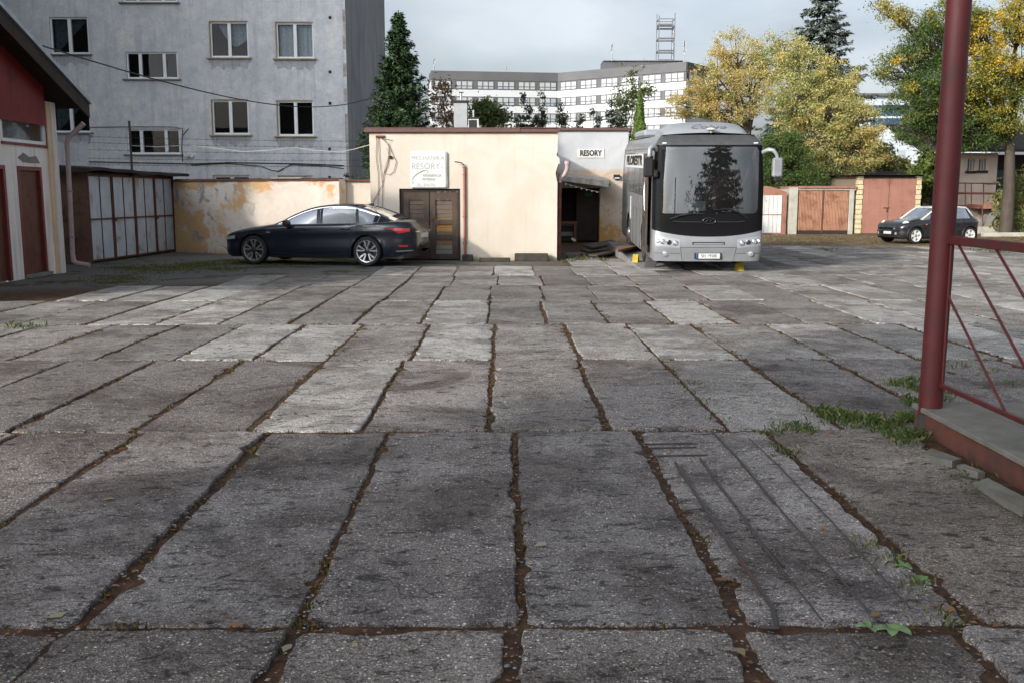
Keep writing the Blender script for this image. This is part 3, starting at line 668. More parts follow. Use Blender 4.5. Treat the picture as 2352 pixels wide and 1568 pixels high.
def blades(name, centers, n_each, spread, h, mat, parent=None, greens=((0.10, 0.17, 0.03), (0.16, 0.22, 0.05), (0.26, 0.25, 0.09)), wid=0.005):
    V = []; C = []
    for cx, cy, k in centers:
        n = int(n_each * k)
        bx = cx + RNG.normal(0, spread, n); by = cy + RNG.normal(0, spread, n)
        hh = h * RNG.uniform(0.35, 1.0, n) * (0.6 + 0.4 * k); th = RNG.uniform(0, 6.283, n); ln = hh * RNG.uniform(0.2, 1.1, n)
        dx, dy = np.cos(th), np.sin(th); wv = wid * RNG.uniform(0.6, 1.4, n)
        z0 = np.full(n, -0.012)
        a = np.stack([bx - dy * wv, by + dx * wv, z0], 1); b = np.stack([bx + dy * wv, by - dx * wv, z0], 1)
        c = np.stack([bx + dx * ln * .35 + dy * wv * .8, by + dy * ln * .35 - dx * wv * .8, hh * .65], 1)
        d = np.stack([bx + dx * ln, by + dy * ln, hh * 0.95], 1)
        V.append(np.stack([a, b, c, d], 1).reshape(-1, 3))
        g_ = np.array(greens)[RNG.choice(len(greens), n, p=[0.5, 0.35, 0.15])] * RNG.uniform(0.7, 1.25, (n, 1)); C.append(np.repeat(g_, 4, 0))
    V = np.concatenate(V); F = np.arange(len(V)).reshape(-1, 4)
    return link(name, np_mesh(name, V, F, mat, np.concatenate(C)), parent)

tufts = []
rr = random.Random(3)
for u, v, k, n in [(1900, 945, 1, 10), (1945, 965, 1.2, 12), (1990, 970, 1.1, 12), (2050, 975, 1, 10), (2085, 960, 1.4, 9), (1850, 985, .7, 10), (1790, 990, .55, 10), (2065, 1005, .9, 10), (2090, 1020, .9, 8), (2065, 880, 1.0, 7), (2090, 890, 1.2, 8), (2180, 915, .7, 4), (2190, 900, .7, 3), (1805, 1040, .5, 5), (2110, 930, 1.3, 6), (2100, 1000, 1.1, 9), (2030, 990, .9, 10),
                   (2040, 1290, .35, 6), (2110, 1350, .3, 6), (1990, 1250, .3, 4), (2170, 1420, .35, 5), (2240, 1085, .5, 4), (2215, 1100, .5, 4), (2260, 1130, .5, 3), (1585, 890, .25, 7), (1620, 930, .2, 7), (2210, 840, .4, 5), (2270, 855, .35, 5), (2320, 880, .4, 4), (1650, 960, .2, 5)]:
    for _ in range(n):
        p = G(u + rr.gauss(0, 16), v + rr.gauss(0, 6)); tufts.append((p.x, p.y, k * rr.uniform(.6, 1.2)))
tag(blades('grass', tufts, 20, 0.040, 0.065, M['grass'], greens=((0.065, 0.105, 0.025), (0.10, 0.135, 0.04), (0.24, 0.21, 0.10)), wid=0.0028), 'green grass sprouting from the slab joints by the red post', 'grass', kind='stuff')
moss = [(x, y, rr.uniform(0.3, .8)) for x, y in in_joint(1300, 3, 16)]
tag(blades('moss', moss, 26, 0.022, 0.012, M['grass'], greens=((0.075, 0.065, 0.018), (0.12, 0.065, 0.03), (0.10, 0.10, 0.03)), wid=0.005), 'brown and green moss filling the joints between slabs', 'moss', kind='stuff')
mz = []
for u, v, n, su, sv in [(350, 618, 260, 55, 5), (470, 606, 160, 40, 3), (270, 640, 120, 40, 4), (430, 612, 160, 50, 4), (575, 604, 100, 30, 2), (520, 618, 80, 40, 3), (640, 607, 80, 50, 2), (560, 598, 60, 30, 2)]:
    for _ in range(n):
        p = G(u + rr.gauss(0, su), v + rr.gauss(0, sv)); mz.append((p.x, p.y, rr.uniform(.3, 1.0)))
tag(blades('moss', mz, 8, 0.10, 0.010, M['grass'], greens=((0.10, 0.12, 0.025), (0.16, 0.17, 0.035), (0.10, 0.10, 0.03)), wid=0.014), 'bright green moss patches on asphalt before the grey garages', 'moss', kind='stuff')
wd_ = []
for u, v, n in [(1325, 596, 14), (1345, 590, 8), (1300, 600, 6), (1380, 597, 5), (1825, 533, 8), (1960, 535, 14), (1765, 536, 8), (2270, 575, 10), (2300, 580, 10), (1900, 575, 5), (2120, 558, 6), (30, 752, 3), (60, 752, 3), (1500, 605, 3)]:
    for _ in range(n):
        p = G(u + rr.gauss(0, 9), v + rr.gauss(0, 2.0)); wd_.append((p.x, p.y, rr.uniform(.5, 1.3)))
tag(blades('weeds', wd_, 9, 0.12, 0.09, M['grass'], greens=((0.06, 0.085, 0.025), (0.09, 0.11, 0.04), (0.17, 0.15, 0.07)), wid=0.010), 'low weeds along the walls and the kerb', 'weeds', kind='stuff')

def litter(name, pts, size, pal, lift=0.006, label=None):
    n = len(pts); P = np.array(pts); th = RNG.uniform(0, 6.283, n); s = size * RNG.uniform(.5, 1.3, n)
    tx, ty = np.cos(th), np.sin(th); ti = RNG.uniform(-.35, .35, n); tj = RNG.uniform(-.35, .35, n)
    V = []
    for a, b, c in ((-1, 0, 0), (-.25, .55, .5), (.35, .42, .3), (1, 0, 0), (.35, -.42, .3), (-.25, -.55, .5)):
        dx = (a * tx - b * ty) * s; dy = (a * ty + b * tx) * s
        V.append(np.stack([P[:, 0] + dx, P[:, 1] + dy, lift + np.abs(a * ti + b * tj) * s + c * s * 0.25], 1))
    V = np.stack(V, 1).reshape(-1, 3); F = np.arange(len(V)).reshape(-1, 6)
    C = np.array(pal)[RNG.choice(len(pal), n)] * RNG.uniform(.6, 1.2, (n, 1))
    return tag(link(name, np_mesh(name, V, F, M['dead'], np.repeat(C, 6, 0))), label, 'leaves', kind='stuff')
BR = ((0.17, 0.065, 0.025), (0.11, 0.045, 0.022), (0.25, 0.12, 0.045), (0.30, 0.20, 0.10), (0.075, 0.035, 0.02))
pts = in_joint(2200, 2, 24)
for u, v, n, su, sv in [(2090, 1010, 120, 40, 22), (1960, 992, 40, 60, 6), (2140, 1060, 60, 30, 18), (2210, 1110, 50, 30, 18), (2250, 1430, 40, 40, 14), (2130, 1340, 14, 12, 10), (1500, 1060, 26, 25, 20), (2280, 1460, 25, 30, 10), (1185, 1000, 16, 20, 4)]:
    for _ in range(n):
        p = G(u + rr.gauss(0, su), v + rr.gauss(0, sv)); 
        if p.x < 2.96: pts.append((p.x, p.y))
pts += in_joint(5200, 2, 13)
litter('leaf_litter', pts, 0.013, BR, -0.004, 'small brown leaf crumbs lying in the slab joints')
pts = [(G(u, v).x, G(u, v).y) for u, v in [(540, 1440), (545, 1436), (1240, 1255), (1425, 868), (155, 910), (72, 915), (480, 692), (815, 1484), (838, 1452), (660, 1490), (2040, 1235), (1700, 1500), (1905, 996), (2010, 1415), (1660, 1335), (1905, 1140), (2150, 1395), (2180, 1402), (2235, 1432), (2290, 1440), (1890, 1215), (250, 1150), (130, 1420), (1030, 1560), (1400, 930), (600, 660), (1600, 880), (1820, 700), (980, 620), (420, 770)]]
litter('fallen_leaves', pts, 0.034, ((0.30, 0.155, 0.07), (0.36, 0.27, 0.15), (0.22, 0.10, 0.05), (0.33, 0.31, 0.20)), 0.006, 'scattered larger fallen leaves lying on the slabs')
pts = []
for _ in range(2600):
    u = rr.uniform(1755, 2400); p = G(u, rr.triangular(537, 572, 548))
    if p.x > 6.2: pts.append((p.x, p.y))
for _ in range(500):
    p = G(rr.gauss(2200, 90), rr.gauss(566, 3)); pts.append((p.x, p.y))
litter('leaf_litter', pts, 0.075, ((0.30, 0.17, 0.06), (0.42, 0.30, 0.08), (0.24, 0.13, 0.06), (0.36, 0.27, 0.15)), -0.01, 'golden and brown leaves strewn before the garages and the small car')

# loose pebbles on the near slabs
V = []; F = []
tet = np.array([(1, 0, 0), (-1, 0, 0), (0, 1, 0), (0, -1, 0), (0, 0, 1), (0.7, 0.7, 0.1), (-0.7, -0.7, 0.1)], float)
TF = [(0, 5, 4), (5, 2, 4), (2, 1, 4), (1, 6, 4), (6, 3, 4), (3, 0, 4)]
Vs = []; Fs = []; k = 0
for i in range(3600):
    u = rr.uniform(-30, 2300); v = 700 + 900 * rr.random() ** 0.8
    if v > 1600: continue
    p = G(u, v)
    if p.x > 2.9 and p.y < 7.2: continue
    s = rr.choice((0.003, 0.004, 0.005, 0.006, 0.008)) * rr.uniform(.7, 1.3)
    ca, sa = math.cos(rr.uniform(0, 6)), math.sin(rr.uniform(0, 6))
    q = tet * (s * rr.uniform(.8, 1.4), s, s * .6)
    q = np.stack([q[:, 0] * ca - q[:, 1] * sa + p.x, q[:, 0] * sa + q[:, 1] * ca + p.y, q[:, 2] + 0.002], 1)
    Vs.append(q); Fs += [(a + k, b + k, c + k) for a, b, c in TF]; k += 7
tag(link('pebbles', np_mesh('pebbles', np.concatenate(Vs), np.array(Fs), M['stone'])), 'loose pebbles worn out of the concrete', 'pebbles', kind='stuff')

# broad-leaved plantains in the joints at the front
def rosette(name, c, n, ln, lab):
    mb = MB()
    for i in range(n):
        a = i / n * 6.283 + rr.uniform(-.3, .3); l = ln * rr.uniform(.7, 1.1); dx, dy = math.cos(a), math.sin(a)
        rows = []
        for t, w_, z in ((0, .06, 0), (.3, .22, .35), (.6, .30, .45), (.85, .2, .38), (1, .02, .25)):
            rows.append([Vector((c.x + dx * t * l - dy * w_ * l * s_, c.y + dy * t * l + dx * w_ * l * s_, -0.01 + z * l * .8 + (0.03 * l if s_ else 0))) for s_ in (-1, 0, 1)])
        mb.grid(rows)
    o = mb.build(name, plant_m, None, 60); tag(o, lab, 'plant', 'plantains in the front joints')
plant_m = pmat('plantain_leaf', (0.12, 0.20, 0.07), (0.20, 0.28, 0.12), 30, 0.5)
rosette('weed_plant', G(2050, 1446), 7, 0.075, 'pale green leafy weed at the foot of the stripped slab')
rosette('weed_plant', G(2000, 1440), 4, 0.055, 'small two-leaved weed beside the pale leafy weed')
rosette('weed_plant', G(2075, 1300), 6, 0.06, 'leafy weed in the joint beside the bare-bar slab')
rosette('weed_plant', G(2120, 1335), 6, 0.06, 'leafy weed lower in the joint near brown leaves')

# dirt-filled cracks across some of the near slabs
rc_ = random.Random(21)
near_s = [q for q in SLABS if 2 < q[3] < 13 and abs(q[2]) < 4.5]
for o, ri, xc, yc in rc_.sample(near_s, 17):
    n = 16; p = Vector((rc_.uniform(-.42, .42), rc_.choice((-1, 1)) * rc_.uniform(.2, 1.4), .0018)); a = rc_.uniform(-.5, .5) + rc_.choice((0, math.pi)); L_ = []; R_2 = []
    for i in range(n):
        a += rc_.gauss(0, .45); a *= .97; q = p + Vector((math.cos(a), math.sin(a), 0)) * .055
        if abs(q.x) > .42 or abs(q.y) > 1.45: break
        w_ = rc_.uniform(.0012, .004); d = Vector((-math.sin(a), math.cos(a), 0)); L_.append(p + d * w_); R_2.append(p - d * w_); p = q
    if len(L_) > 4: MB().grid([L_, R_2]).build('crack', M['groove'], o, local=True)

# ------------------------------------------------------------------ porch: step, red post and railing
PX = 3.02
stp = empty('porch_step', (PX, 6.0, 0)); tag(stp, 'raised concrete porch step with red-brown painted side beneath the railing', 'step')
mb = MB(); prof = []
rows = []
ys = [7.14 - 0.12 * i for i in range(36)]
for y in ys:
    j = rr.uniform(-.006, .006); e = 0.02 * max(0, math.sin(y * 7.3)) * (y < 6.2)
    rows.append([Vector((PX + 0.012 + j * .5, y, -0.02)), Vector((PX + 0.006 + j + e, y, 0.06)), Vector((PX + j, y, 0.14))])
mb.grid(rows); mb.box(PX + 0.02, 6.5, 7.10, 7.14, -0.02, 0.14)
mb.build('painted_side', M['brick_face'], stp, 40)
t_ = MB(); t_.cbox(PX - 0.018, 6.5, 2.9, 7.16, 0.142, 0.182, 0.006); t_.build('top_slab', M['step_top'], stp)
def paver(uvs, lab):
    p = [G(u, v, 0.02) for u, v in uvs]; mb = MB().prism([(q.x, q.y, 0.03 + 0.012 * i % 2) for i, q in enumerate(p)], (0, 0, -0.045))
    tag(mb.build('paving_stone', M['step_top']), lab, 'paving stone', 'loose pavers beside the porch step')
paver([(2113, 1042), (2140, 1036), (2208, 1064), (2186, 1074)], 'small flat grey paver lying by the far end of the porch step')
paver([(2195, 1070), (2215, 1072), (2262, 1096), (2245, 1100)], 'narrow middle paver lying between the two larger ones')
paver([(2236, 1112), (2268, 1104), (2372, 1164), (2350, 1188)], 'long grey paver nearest the camera beside the porch step')

pc = atY(2121, 960, 7.02); 
post = empty('porch_post', (pc.x + 0.045, 7.02, 0)); tag(post, 'thick round red painted post rising from the porch step corner', 'post')
px, py = pc.x + 0.045, 7.02
MB().tube([(px, py, 0.10), (px + .008, py, 1.2), (px + .02, py, 3.6)], 0.083, 28).build('shaft', M['red_iron'], post, 60)
MB().tube([(px - .004, py, -0.02), (px, py, 0.12)], 0.087, 28).build('sleeve', M['stone_dark'], post, 60)
rail = empty('porch_railing', (PX + .08, 6.0, 0)); tag(rail, 'red iron porch railing with slanting bars fixed to the post', 'railing')
RX = px + 0.03
def rp(u, v): return atX(u, v, RX)
zt = rp(2240, 558).z; zb = 0.36
a = MB(); a.cbox(RX - .022, RX + .022, 3.2, py - .05, zt - .03, zt + .03, 0.005); a.build('top_rail', M['red_iron'], rail)
a = MB(); a.cbox(RX - .016, RX + .016, 3.2, py - .05, zb - .016, zb + .016, 0.004); a.build('bottom_rail', M['red_iron'], rail)
def rbar(p, q): MB().tube([p, q], 0.0095, 8).build('bar', M['red_iron'], rail, 60)
yv = py - 0.105; rbar((RX, yv, zb), (RX, yv, zt))
p = rp(2201, 556); q = rp(2326, 786); sl_ = (q.z - p.z) / (q.y - p.y)
for z0, y0 in ((zt - .02, p.y), (zt - .02, p.y - .53), (zt - .02, p.y - 1.06), (zt - .02, p.y - 1.59)):
    y1 = y0 + (zb - z0) / sl_; rbar((RX, y0, z0), (RX, y1, zb))
p2 = rp(2177, 680); y1 = p2.y + (zb - p2.z) / sl_; rbar((RX, yv, p2.z), (RX, y1, zb))
for yy in (5.3, 3.5): MB().cbox(RX - .02, RX + .02, yy - .02, yy + .02, 0.183, zt - .03, .004).build('baluster_post', M['red_iron'], rail)
# ------------------------------------------------------------------ tall grey apartment block
FY = 35.6
def fx(u, v=250): return xY(u, FY, v)
def fz(v): return zY(v, FY)
X0, X1, TOP = -24.0, fx(797, 200), 13.4
F = Frame((0, FY, 0), (1, 0, 0), (0, -1, 0))
ap = empty('apartment_block', (-14, FY, 0)); tag(ap, 'tall grey rendered apartment block with white windows behind the wall', 'building')
wins = []      # u0,u1,v0,v1,kind
sp = fz(48) - fz(228)
two = [(480, 570, 48, 133), (632, 720, 50, 135), (485, 571, 228, 310), (635, 720, 230, 313), (490, 575, 402, 485), (640, 720, 403, 486), (115, 203, 40, 125), (118, 206, 222, 305)]
tri = [(290, 408, 120, 182), (292, 413, 297, 355), (280, 405, -54, 6)]
ops = []
for q in two: ops.append((fx(q[0], (q[2] + q[3]) / 2), fx(q[1], (q[2] + q[3]) / 2), fz(q[3]), fz(q[2]), 'two'))
for q in tri: ops.append((fx(q[0], (q[2] + q[3]) / 2), fx(q[1], (q[2] + q[3]) / 2), fz(q[3]), fz(q[2]), 'tri'))
for q in (two[0], two[1], two[6]): ops.append((fx(q[0], 90), fx(q[1], 90), fz(q[3]) + sp, fz(q[2]) + sp, 'two'))
for z in (fz(125), fz(305)): ops.append((fx(-40), fx(48), z, z + 1.32, 'two'))
mb = MB(); wall_open(mb, F, X0, X1, -0.02, TOP, [o[:4] for o in ops], 0.16)
mb.build('front_wall', M['facade'], ap)
gm = MB(); gm.add([(X1, FY, -0.02), (X1, FY + 11, -0.02), (X1, FY + 11, TOP), (X1, FY, TOP)], [(0, 1, 2, 3)])
gm.add([(X0, FY, -.02), (X0, FY + 11, -.02), (X0, FY + 11, TOP), (X0, FY, TOP)], [(3, 2, 1, 0)]); gm.add([(X0, FY + 11, -.02), (X1, FY + 11, -.02), (X1, FY + 11, TOP), (X0, FY + 11, TOP)], [(3, 2, 1, 0)])
gm.build('gable_wall', M['gable'], ap)
MB().box(X0 - .3, X1 + .3, FY - .3, FY + 11.3, TOP + .003, TOP + .25).build('roof', M['felt'], ap)
MB().box(X0 + .3, X1 - .3, FY + 1.5, FY + 1.6, 0, TOP - .3).build('interior_wall', M['dark_room'], ap)
def drape(F, a0, a1, b0, b1, d, mat, parent, kind):
    mb = MB(); n = 22; rows = []
    for j in range(9):
        t = j / 8; row = []
        for i in range(n + 1):
            s = i / n; a = a0 + (a1 - a0) * s; top = b1; bot = b0
            if kind == 'swag': bot = b0 + (b1 - b0) * (0.30 + 0.0 + 0.75 * (2 * abs(s - .62)) ** 1.6 * (s < .62) + 0.35 * (2 * abs(s - .62)) ** 1.3 * (s >= .62))
            if kind == 'left': bot = b0 + (b1 - b0) * max(0, min(1, (s - .05) * 1.1))
            if kind == 'lace': bot = b0 + 0.03 * abs(math.sin(s * 30))
            row.append(F(a, top + (bot - top) * t, d + 0.03 * math.sin(i * 1.9)))
        rows.append(row)
    mb.grid(rows); return mb.build('curtain', mat, parent, 60)
def window(F, o, parent, curtain=None, rim=True, glass='pane'):
    a0, a1, b0, b1, kind = o; g_ = 0.055; d0, d1 = -0.155, -0.07
    ri_ = 0.035 if rim else 0.0
    a0 += ri_; b1 -= ri_
    mb = MB(); mb.fbox(F, a0, a1, b0, b0 + g_ * 1.3, d0, d1); mb.fbox(F, a0, a1, b1 - g_, b1, d0, d1)
    zz0, zz1 = b0 + g_ * 1.3, b1 - g_
    mb.fbox(F, a0, a0 + g_, zz0, zz1, d0, d1); mb.fbox(F, a1 - g_, a1, zz0, zz1, d0, d1)
    w_ = a1 - a0
    cuts = [0.5] if kind == 'two' else [0.265, 0.735]
    mull = 0.058 if kind == 'two' else 0.055
    edges = [a0 + g_]
    for c in cuts: mb.fbox(F, a0 + w_ * c - mull, a0 + w_ * c + mull, zz0, zz1, d0, d1 + .012); edges += [a0 + w_ * c - mull, a0 + w_ * c + mull]
    edges.append(a1 - g_)
    wn = mb.build('window', M['pvc'], parent)
    for i in range(0, len(edges), 2):
        MB().add([F(edges[i], zz0, -.12), F(edges[i + 1], zz0, -.12), F(edges[i + 1], zz1, -.12), F(edges[i], zz1, -.12)], [(0, 1, 2, 3)]).build('pane', M[glass], wn)
    if rim:
        r = MB(); r.fbox(F, a0 - ri_, a1, b1, b1 + ri_, -.15, 0.004); r.fbox(F, a0 - ri_, a0, b0, b1, -.15, 0.004); r.build('reveal_rim', M['ochre_rim'], wn)
    s = MB(); s.fbox(F, a0 - .13, a1 + .10, b0 - .045, b0 - .004, -.06, 0.10); s.build('sill', M['ochre_rim'] if rim else M['concrete'], wn)
    if curtain:
        kd, mt = curtain
        drape(F, a0 + .06, a1 - .05, b0 + .07, b1 - .05, -.26, M[mt], wn, kd)
    return wn
for i, o in enumerate(ops):
    cu = {0: ('swag', 'curtain'), 1: ('lace', 'lace'), 6: ('left', 'curtain_dark'), 7: ('left', 'curtain_dark')}.get(i)
    window(F, o, ap, cu, rim=o[4] == 'two' and i not in (6, 7))
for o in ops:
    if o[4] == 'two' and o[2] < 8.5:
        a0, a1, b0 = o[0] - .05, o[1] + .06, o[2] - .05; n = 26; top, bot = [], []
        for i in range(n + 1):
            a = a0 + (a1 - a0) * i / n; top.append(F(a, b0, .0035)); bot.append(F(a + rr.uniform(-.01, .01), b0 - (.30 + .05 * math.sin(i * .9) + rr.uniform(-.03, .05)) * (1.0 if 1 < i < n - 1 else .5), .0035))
        MB().grid([top, bot]).build('under_sill_patch', M['under_sill_patch'], ap)  # darker, streaked band of render below each sill
# damaged pale corner strip, vents, service pipes on the wall
for v0, v1, w_ in ((22, 50, 1.0), (50, 80, .8), (82, 113, 1.1), (146, 176, 1.2), (204, 234, 1.2), (262, 330, 1.0), (332, 410, .8)):
    MB().box(X1 - .10 * w_, X1 + .012, FY - .022, FY - .002, fz(v1), fz(v0)).build('corner_bead', M['old_white'], ap)
for u, v in ((758, 41), (758, 166), (758, 238), (757, 343), (757, 408)): MB().box(fx(u, v) - .05, fx(u, v) + .05, FY - .012, FY - .002, fz(v) - .05, fz(v) + .05).build('vent', M['brown_dark'], ap)
def on_wall(pts, r, name='wall_cable'):
    MB().tube([(fx(u, v), FY - .03, fz(v)) for u, v in pts], r, 6).build(name, M['black_cable'], ap, 60)
on_wall([(205, 372), (300, 374), (440, 377), (530, 374), (700, 377), (790, 381)], .018); on_wall([(440, 380), (520, 376), (598, 382), (625, 392), (640, 394), (668, 379), (745, 382), (790, 388)], .015)
on_wall([(200, 293), (300, 292), (395, 292), (420, 296)], .012); on_wall([(420, 297), (418, 340), (420, 372)], .012); on_wall([(433, 296), (424, 308), (419, 312)], .012)
cm = MB(); cm.lathe([(.0, .0), (.09, .01), (.12, .06), (.12, .12), (.0, .16)], (fx(428), FY - .15, fz(362)), 14); cm.box(fx(432), fx(440), FY - .13, FY - .003, fz(362), fz(356))
cm.build('security_camera', M['pvc'], ap, 50)

# ------------------------------------------------------------------ ochre boundary wall
wl0 = Vector((xY(398, 29.9), 29.9, 0)); wl1 = Vector((xY(779, 27.4), 27.4, 0))
ax = (wl1 - wl0); LW = ax.length; ax.normalize(); nn = Vector((ax.y, -ax.x, 0))
FW = Frame(wl0, ax, nn); hw0, hw1 = zY(412, 29.6), zY(415, 27.4)
HW = (hw0 + hw1) / 2
bw = empty('boundary_wall', wl0.lerp(wl1, .5)); tag(bw, 'long boundary wall of flaking ochre plaster behind the dark sedan', 'wall')
mb = MB()
rows = [[FW(LW * i / 60, -0.02 + (HW + .02) * j / 14, 0.012 * math.sin(i * .7 + j) * math.sin(j * 1.3 + i * .23)) for i in range(61)] for j in range(15)]
mb.grid(rows); mb.fbox(FW, 0, LW, -0.02, HW, -.32, -.05); mb.fbox(FW, LW - .002, LW + .01, -0.02, HW - .001, -.32, 0.0)
mb.build('plaster', M['oldwall'], bw, 50)
nt_ = int(LW / .25)
for i in range(nt_):
    a = LW * i / nt_; z = HW + .004 + rr.uniform(-.006, .006)
    vs = [FW(a + .004, z - .015, .06), FW(a + LW / nt_ - .004, z - .015, .06), FW(a + LW / nt_ - .004, z + .035, -.14), FW(a + .004, z + .035, -.14), FW(a + LW / nt_ - .004, z - .015, -.36), FW(a + .004, z - .015, -.36)]
    lo = [v - Vector((0, 0, .025)) for v in vs]
    m_ = MB(); m_.add(vs + lo, [(0, 1, 2, 3), (3, 2, 4, 5), (0, 6, 7, 1), (1, 7, 8, 2), (2, 8, 10, 4), (4, 10, 11, 5), (5, 11, 9, 3), (3, 9, 6, 0), (6, 9, 8, 7), (9, 11, 10, 8)])
    m_.build('coping_tile', M['rust_tile'], bw)
MB().fbox(FW, LW * .62, LW * .80, HW + .03, HW + .05, -.05, .064).build('broken_coping', M['old_white'], bw)
# short recessed length up to the workshop
CRY = 26.0
cx0, cx1 = xY(851, CRY), xY(1280, CRY)
sw = empty('short_wall', ((wl1.x + cx0) / 2, 27.6, 0)); tag(sw, 'short set-back cream wall joining the ochre wall to the workshop', 'wall')
MB().box(wl1.x + .012, cx0 - .004, 27.75, 28.05, -.02, HW - .06).build('plaster', M['cream'], sw)
MB().box(wl1.x + .012, cx0 - .004, 27.66, 28.12, HW - .056, HW - .005).build('coping', M['rust_tile'], sw)

# ------------------------------------------------------------------ cream workshop
CH = zY(303, CRY)
ws = empty('workshop', ((cx0 + cx1) / 2, CRY, 0)); tag(ws, 'single-storey cream plastered workshop with weathered plank doors and brown fascia', 'building')
FC = Frame((0, CRY, 0), (1, 0, 0), (0, -1, 0))
d0, d1, dh = xY(917, CRY), xY(1057, CRY), zY(434, CRY)
nx0, nz0, nz1 = xY(1272, CRY), zY(390, CRY), zY(366, CRY)   # broken notch at the corner
mb = MB(); 
xs = sorted([cx0, d0, d1, cx1]); nseg = 40
wall_open(mb, FC, cx0, cx1 - .08, -.02, CH, [(d0, d1, -.02, dh)], .30)
cor = [(cx1 - .08, -.02), (cx1, -.02), (cx1, nz0 - .35), (cx1 - .05, nz0 - .1), (cx1 + .02, nz0 + .15), (cx1 + .06, nz1 - .12), (cx1 + .05, nz1 + .02), (cx1 - .03, nz1 + .1), (cx1, nz1 + .2), (cx1, CH), (cx1 - .08, CH)]
mb.add([FC(*p) for p in cor], [tuple(range(len(cor)))])
mb.add([(cx1, CRY, -.02), (cx1, CRY + 9.98, -.02), (cx1, CRY + 9.98, CH), (cx1, CRY, CH)], [(0, 1, 2, 3)]); mb.add([(cx0, CRY, -.02), (cx0, CRY + 9.98, -.02), (cx0, CRY + 9.98, CH), (cx0, CRY, CH)], [(3, 2, 1, 0)])
mb.build('wall', M['cream'], ws)
MB().box(cx0 + .02, cx1 - .02, CRY + .01, CRY + 9.97, CH + .005, CH + .10).build('roof', M['felt'], ws)
fa = MB(); fz0, fz1 = CH - .02, zY(296, CRY)
xm = xY(1195, CRY)
fa.cbox(cx0 - .12, xm - .003, CRY - .10, CRY - .012, fz0, fz1, .008); fa.cbox(xm + .003, cx1 + .06, CRY - .10, CRY - .012, fz0, fz1 - .012, .008)
fa.build('fascia', M['brown_metal'], ws)
MB().box(cx0 - .10, cx1 + .05, CRY - .09, CRY + .02, fz1 + .001, fz1 + .025).build('roof_edge', M['rust_tile'], ws)
# plank doors
dm = (d0 + d1) / 2 - .02
fr = MB(); fr.fbox(FC, d0 + .002, d0 + .09, 0, dh - .002, -.20, -.06); fr.fbox(FC, d1 - .07, d1 - .002, 0, dh - .002, -.20, -.06); fr.fbox(FC, d0 + .09, d1 - .07, dh - .08, dh - .002, -.20, -.06)
fr.build('door_frame', M['brown_dark'], ws)
def plank_leaf(a0, a1, lab, ochre):
    st = .15
    lf = MB(); lf.fbox(FC, a0, a0 + st, .03, dh - .09, -.16, -.075); lf.fbox(FC, a1 - st, a1, .03, dh - .09, -.16, -.075)
    lf.fbox(FC, a0 + st, a1 - st, dh - .30, dh - .09, -.16, -.08)
    for z in (1.02, .62, .10): lf.fbox(FC, a0 + st, a1 - st, z - .08, z + .05, -.16, -.08)
    d = lf.build('door', M['plank_dark'], ws); d['label'] = lab
    z = .03; zs = np.linspace(.03, dh - .30, 14)
    for i in range(len(zs) - 1):
        mt = 'plank'
        if ochre:
            zc = (zs[i] + zs[i + 1]) / 2
            if .80 < zc < 1.05: mt = 'plank_ochre'
            elif .38 < zc < .62: mt = 'plank_rust'
            elif zc < .38: mt = 'plank_grey'
        MB().fbox(FC, a0 + st + .003, a1 - st - .003, zs[i] + .004, zs[i + 1] - .004, -.15, -.115 + rr.uniform(-.008, .008)).build('plank', M[mt], d)
    return d
da = plank_leaf(d0 + .095, dm - .01, 'weathered grey-brown plank door leaf', False)
db = plank_leaf(dm + .01, d1 - .075, 'plank door leaf patched with ochre and grey boards', True)
h_ = MB(); h_.fbox(FC, dm + .04, dm + .10, 1.02, 1.14, -.075, -.055); h_.tube([FC(dm + .07, 1.08, -.05), FC(dm + .07, 1.08, -.02), FC(dm - .04, 1.07, -.02)], .011, 8); h_.build('handle', M['rust'], db)
# conduit
xc = xY(1067, CRY); ztop = zY(384, CRY)
c_ = empty('conduit_pipe', (xc, CRY, 0)); tag(c_, 'red-brown conduit pipe with bent top on the cream wall', 'pipe')
MB().tube([(xc, CRY - .05, .12), (xc, CRY - .05, ztop)], .033, 12).build('pipe', M['copper'], c_, 60)
MB().tube([(xc, CRY - .05, ztop), (xc - .01, CRY - .07, ztop + .05), (xc - .06, CRY - .12, ztop + .10), (xc - .24, CRY - .16, ztop + .13)], .014, 8).build('bent_end', M['rust'], c_, 60)
for z in (.45, 1.15, ztop - .2, ztop - .02): MB().tube([(xc - .05, CRY - .03, z), (xc + .05, CRY - .03, z)], .018, 6).build('clamp', M['rust'], c_)
# workshop sign
sx0, sx1, sz0, sz1 = xY(944, CRY), xY(1027, CRY), zY(433, CRY), zY(348, CRY)
sg = empty('wall_sign', ((sx0 + sx1) / 2, CRY - .06, sz0)); tag(sg, 'white sign with faded MECHANIKA RESORY lettering above the plank doors', 'sign')
b_ = MB(); b_.cbox(sx0, sx1, CRY - .075, CRY - .012, sz0, sz1, .03); b_.build('board', M['sign'], sg)
MB().tube([(sx1 + .008, CRY - .045, sz0 + .03), (sx1 + .008, CRY - .045, sz1 - .05)], .012, 6).build('edge_strip', M['old_white'], sg)
def wtext(s_, xf, zf, size, mat, par, y, x0, x1, z0, z1, sq=1.0, name='lettering', **k):
    Mx = Matrix.Translation((x0 + (x1 - x0) * xf, y, z0 + (z1 - z0) * zf)) @ Matrix.Rotation(math.pi / 2, 4, 'X')
    t_o = text(s_, size, Mx, mat, par, name, squash=sq, local=False, **k); return t_o
a_ = (sg, CRY - .077, sx0, sx1, sz0, sz1)
wtext('MECHANIKA', .48, .81, .155, M['sign_ink'], *a_, sq=.98); wtext('RESORY-', .46, .585, .225, M['sign_ink'], *a_, sq=.95)
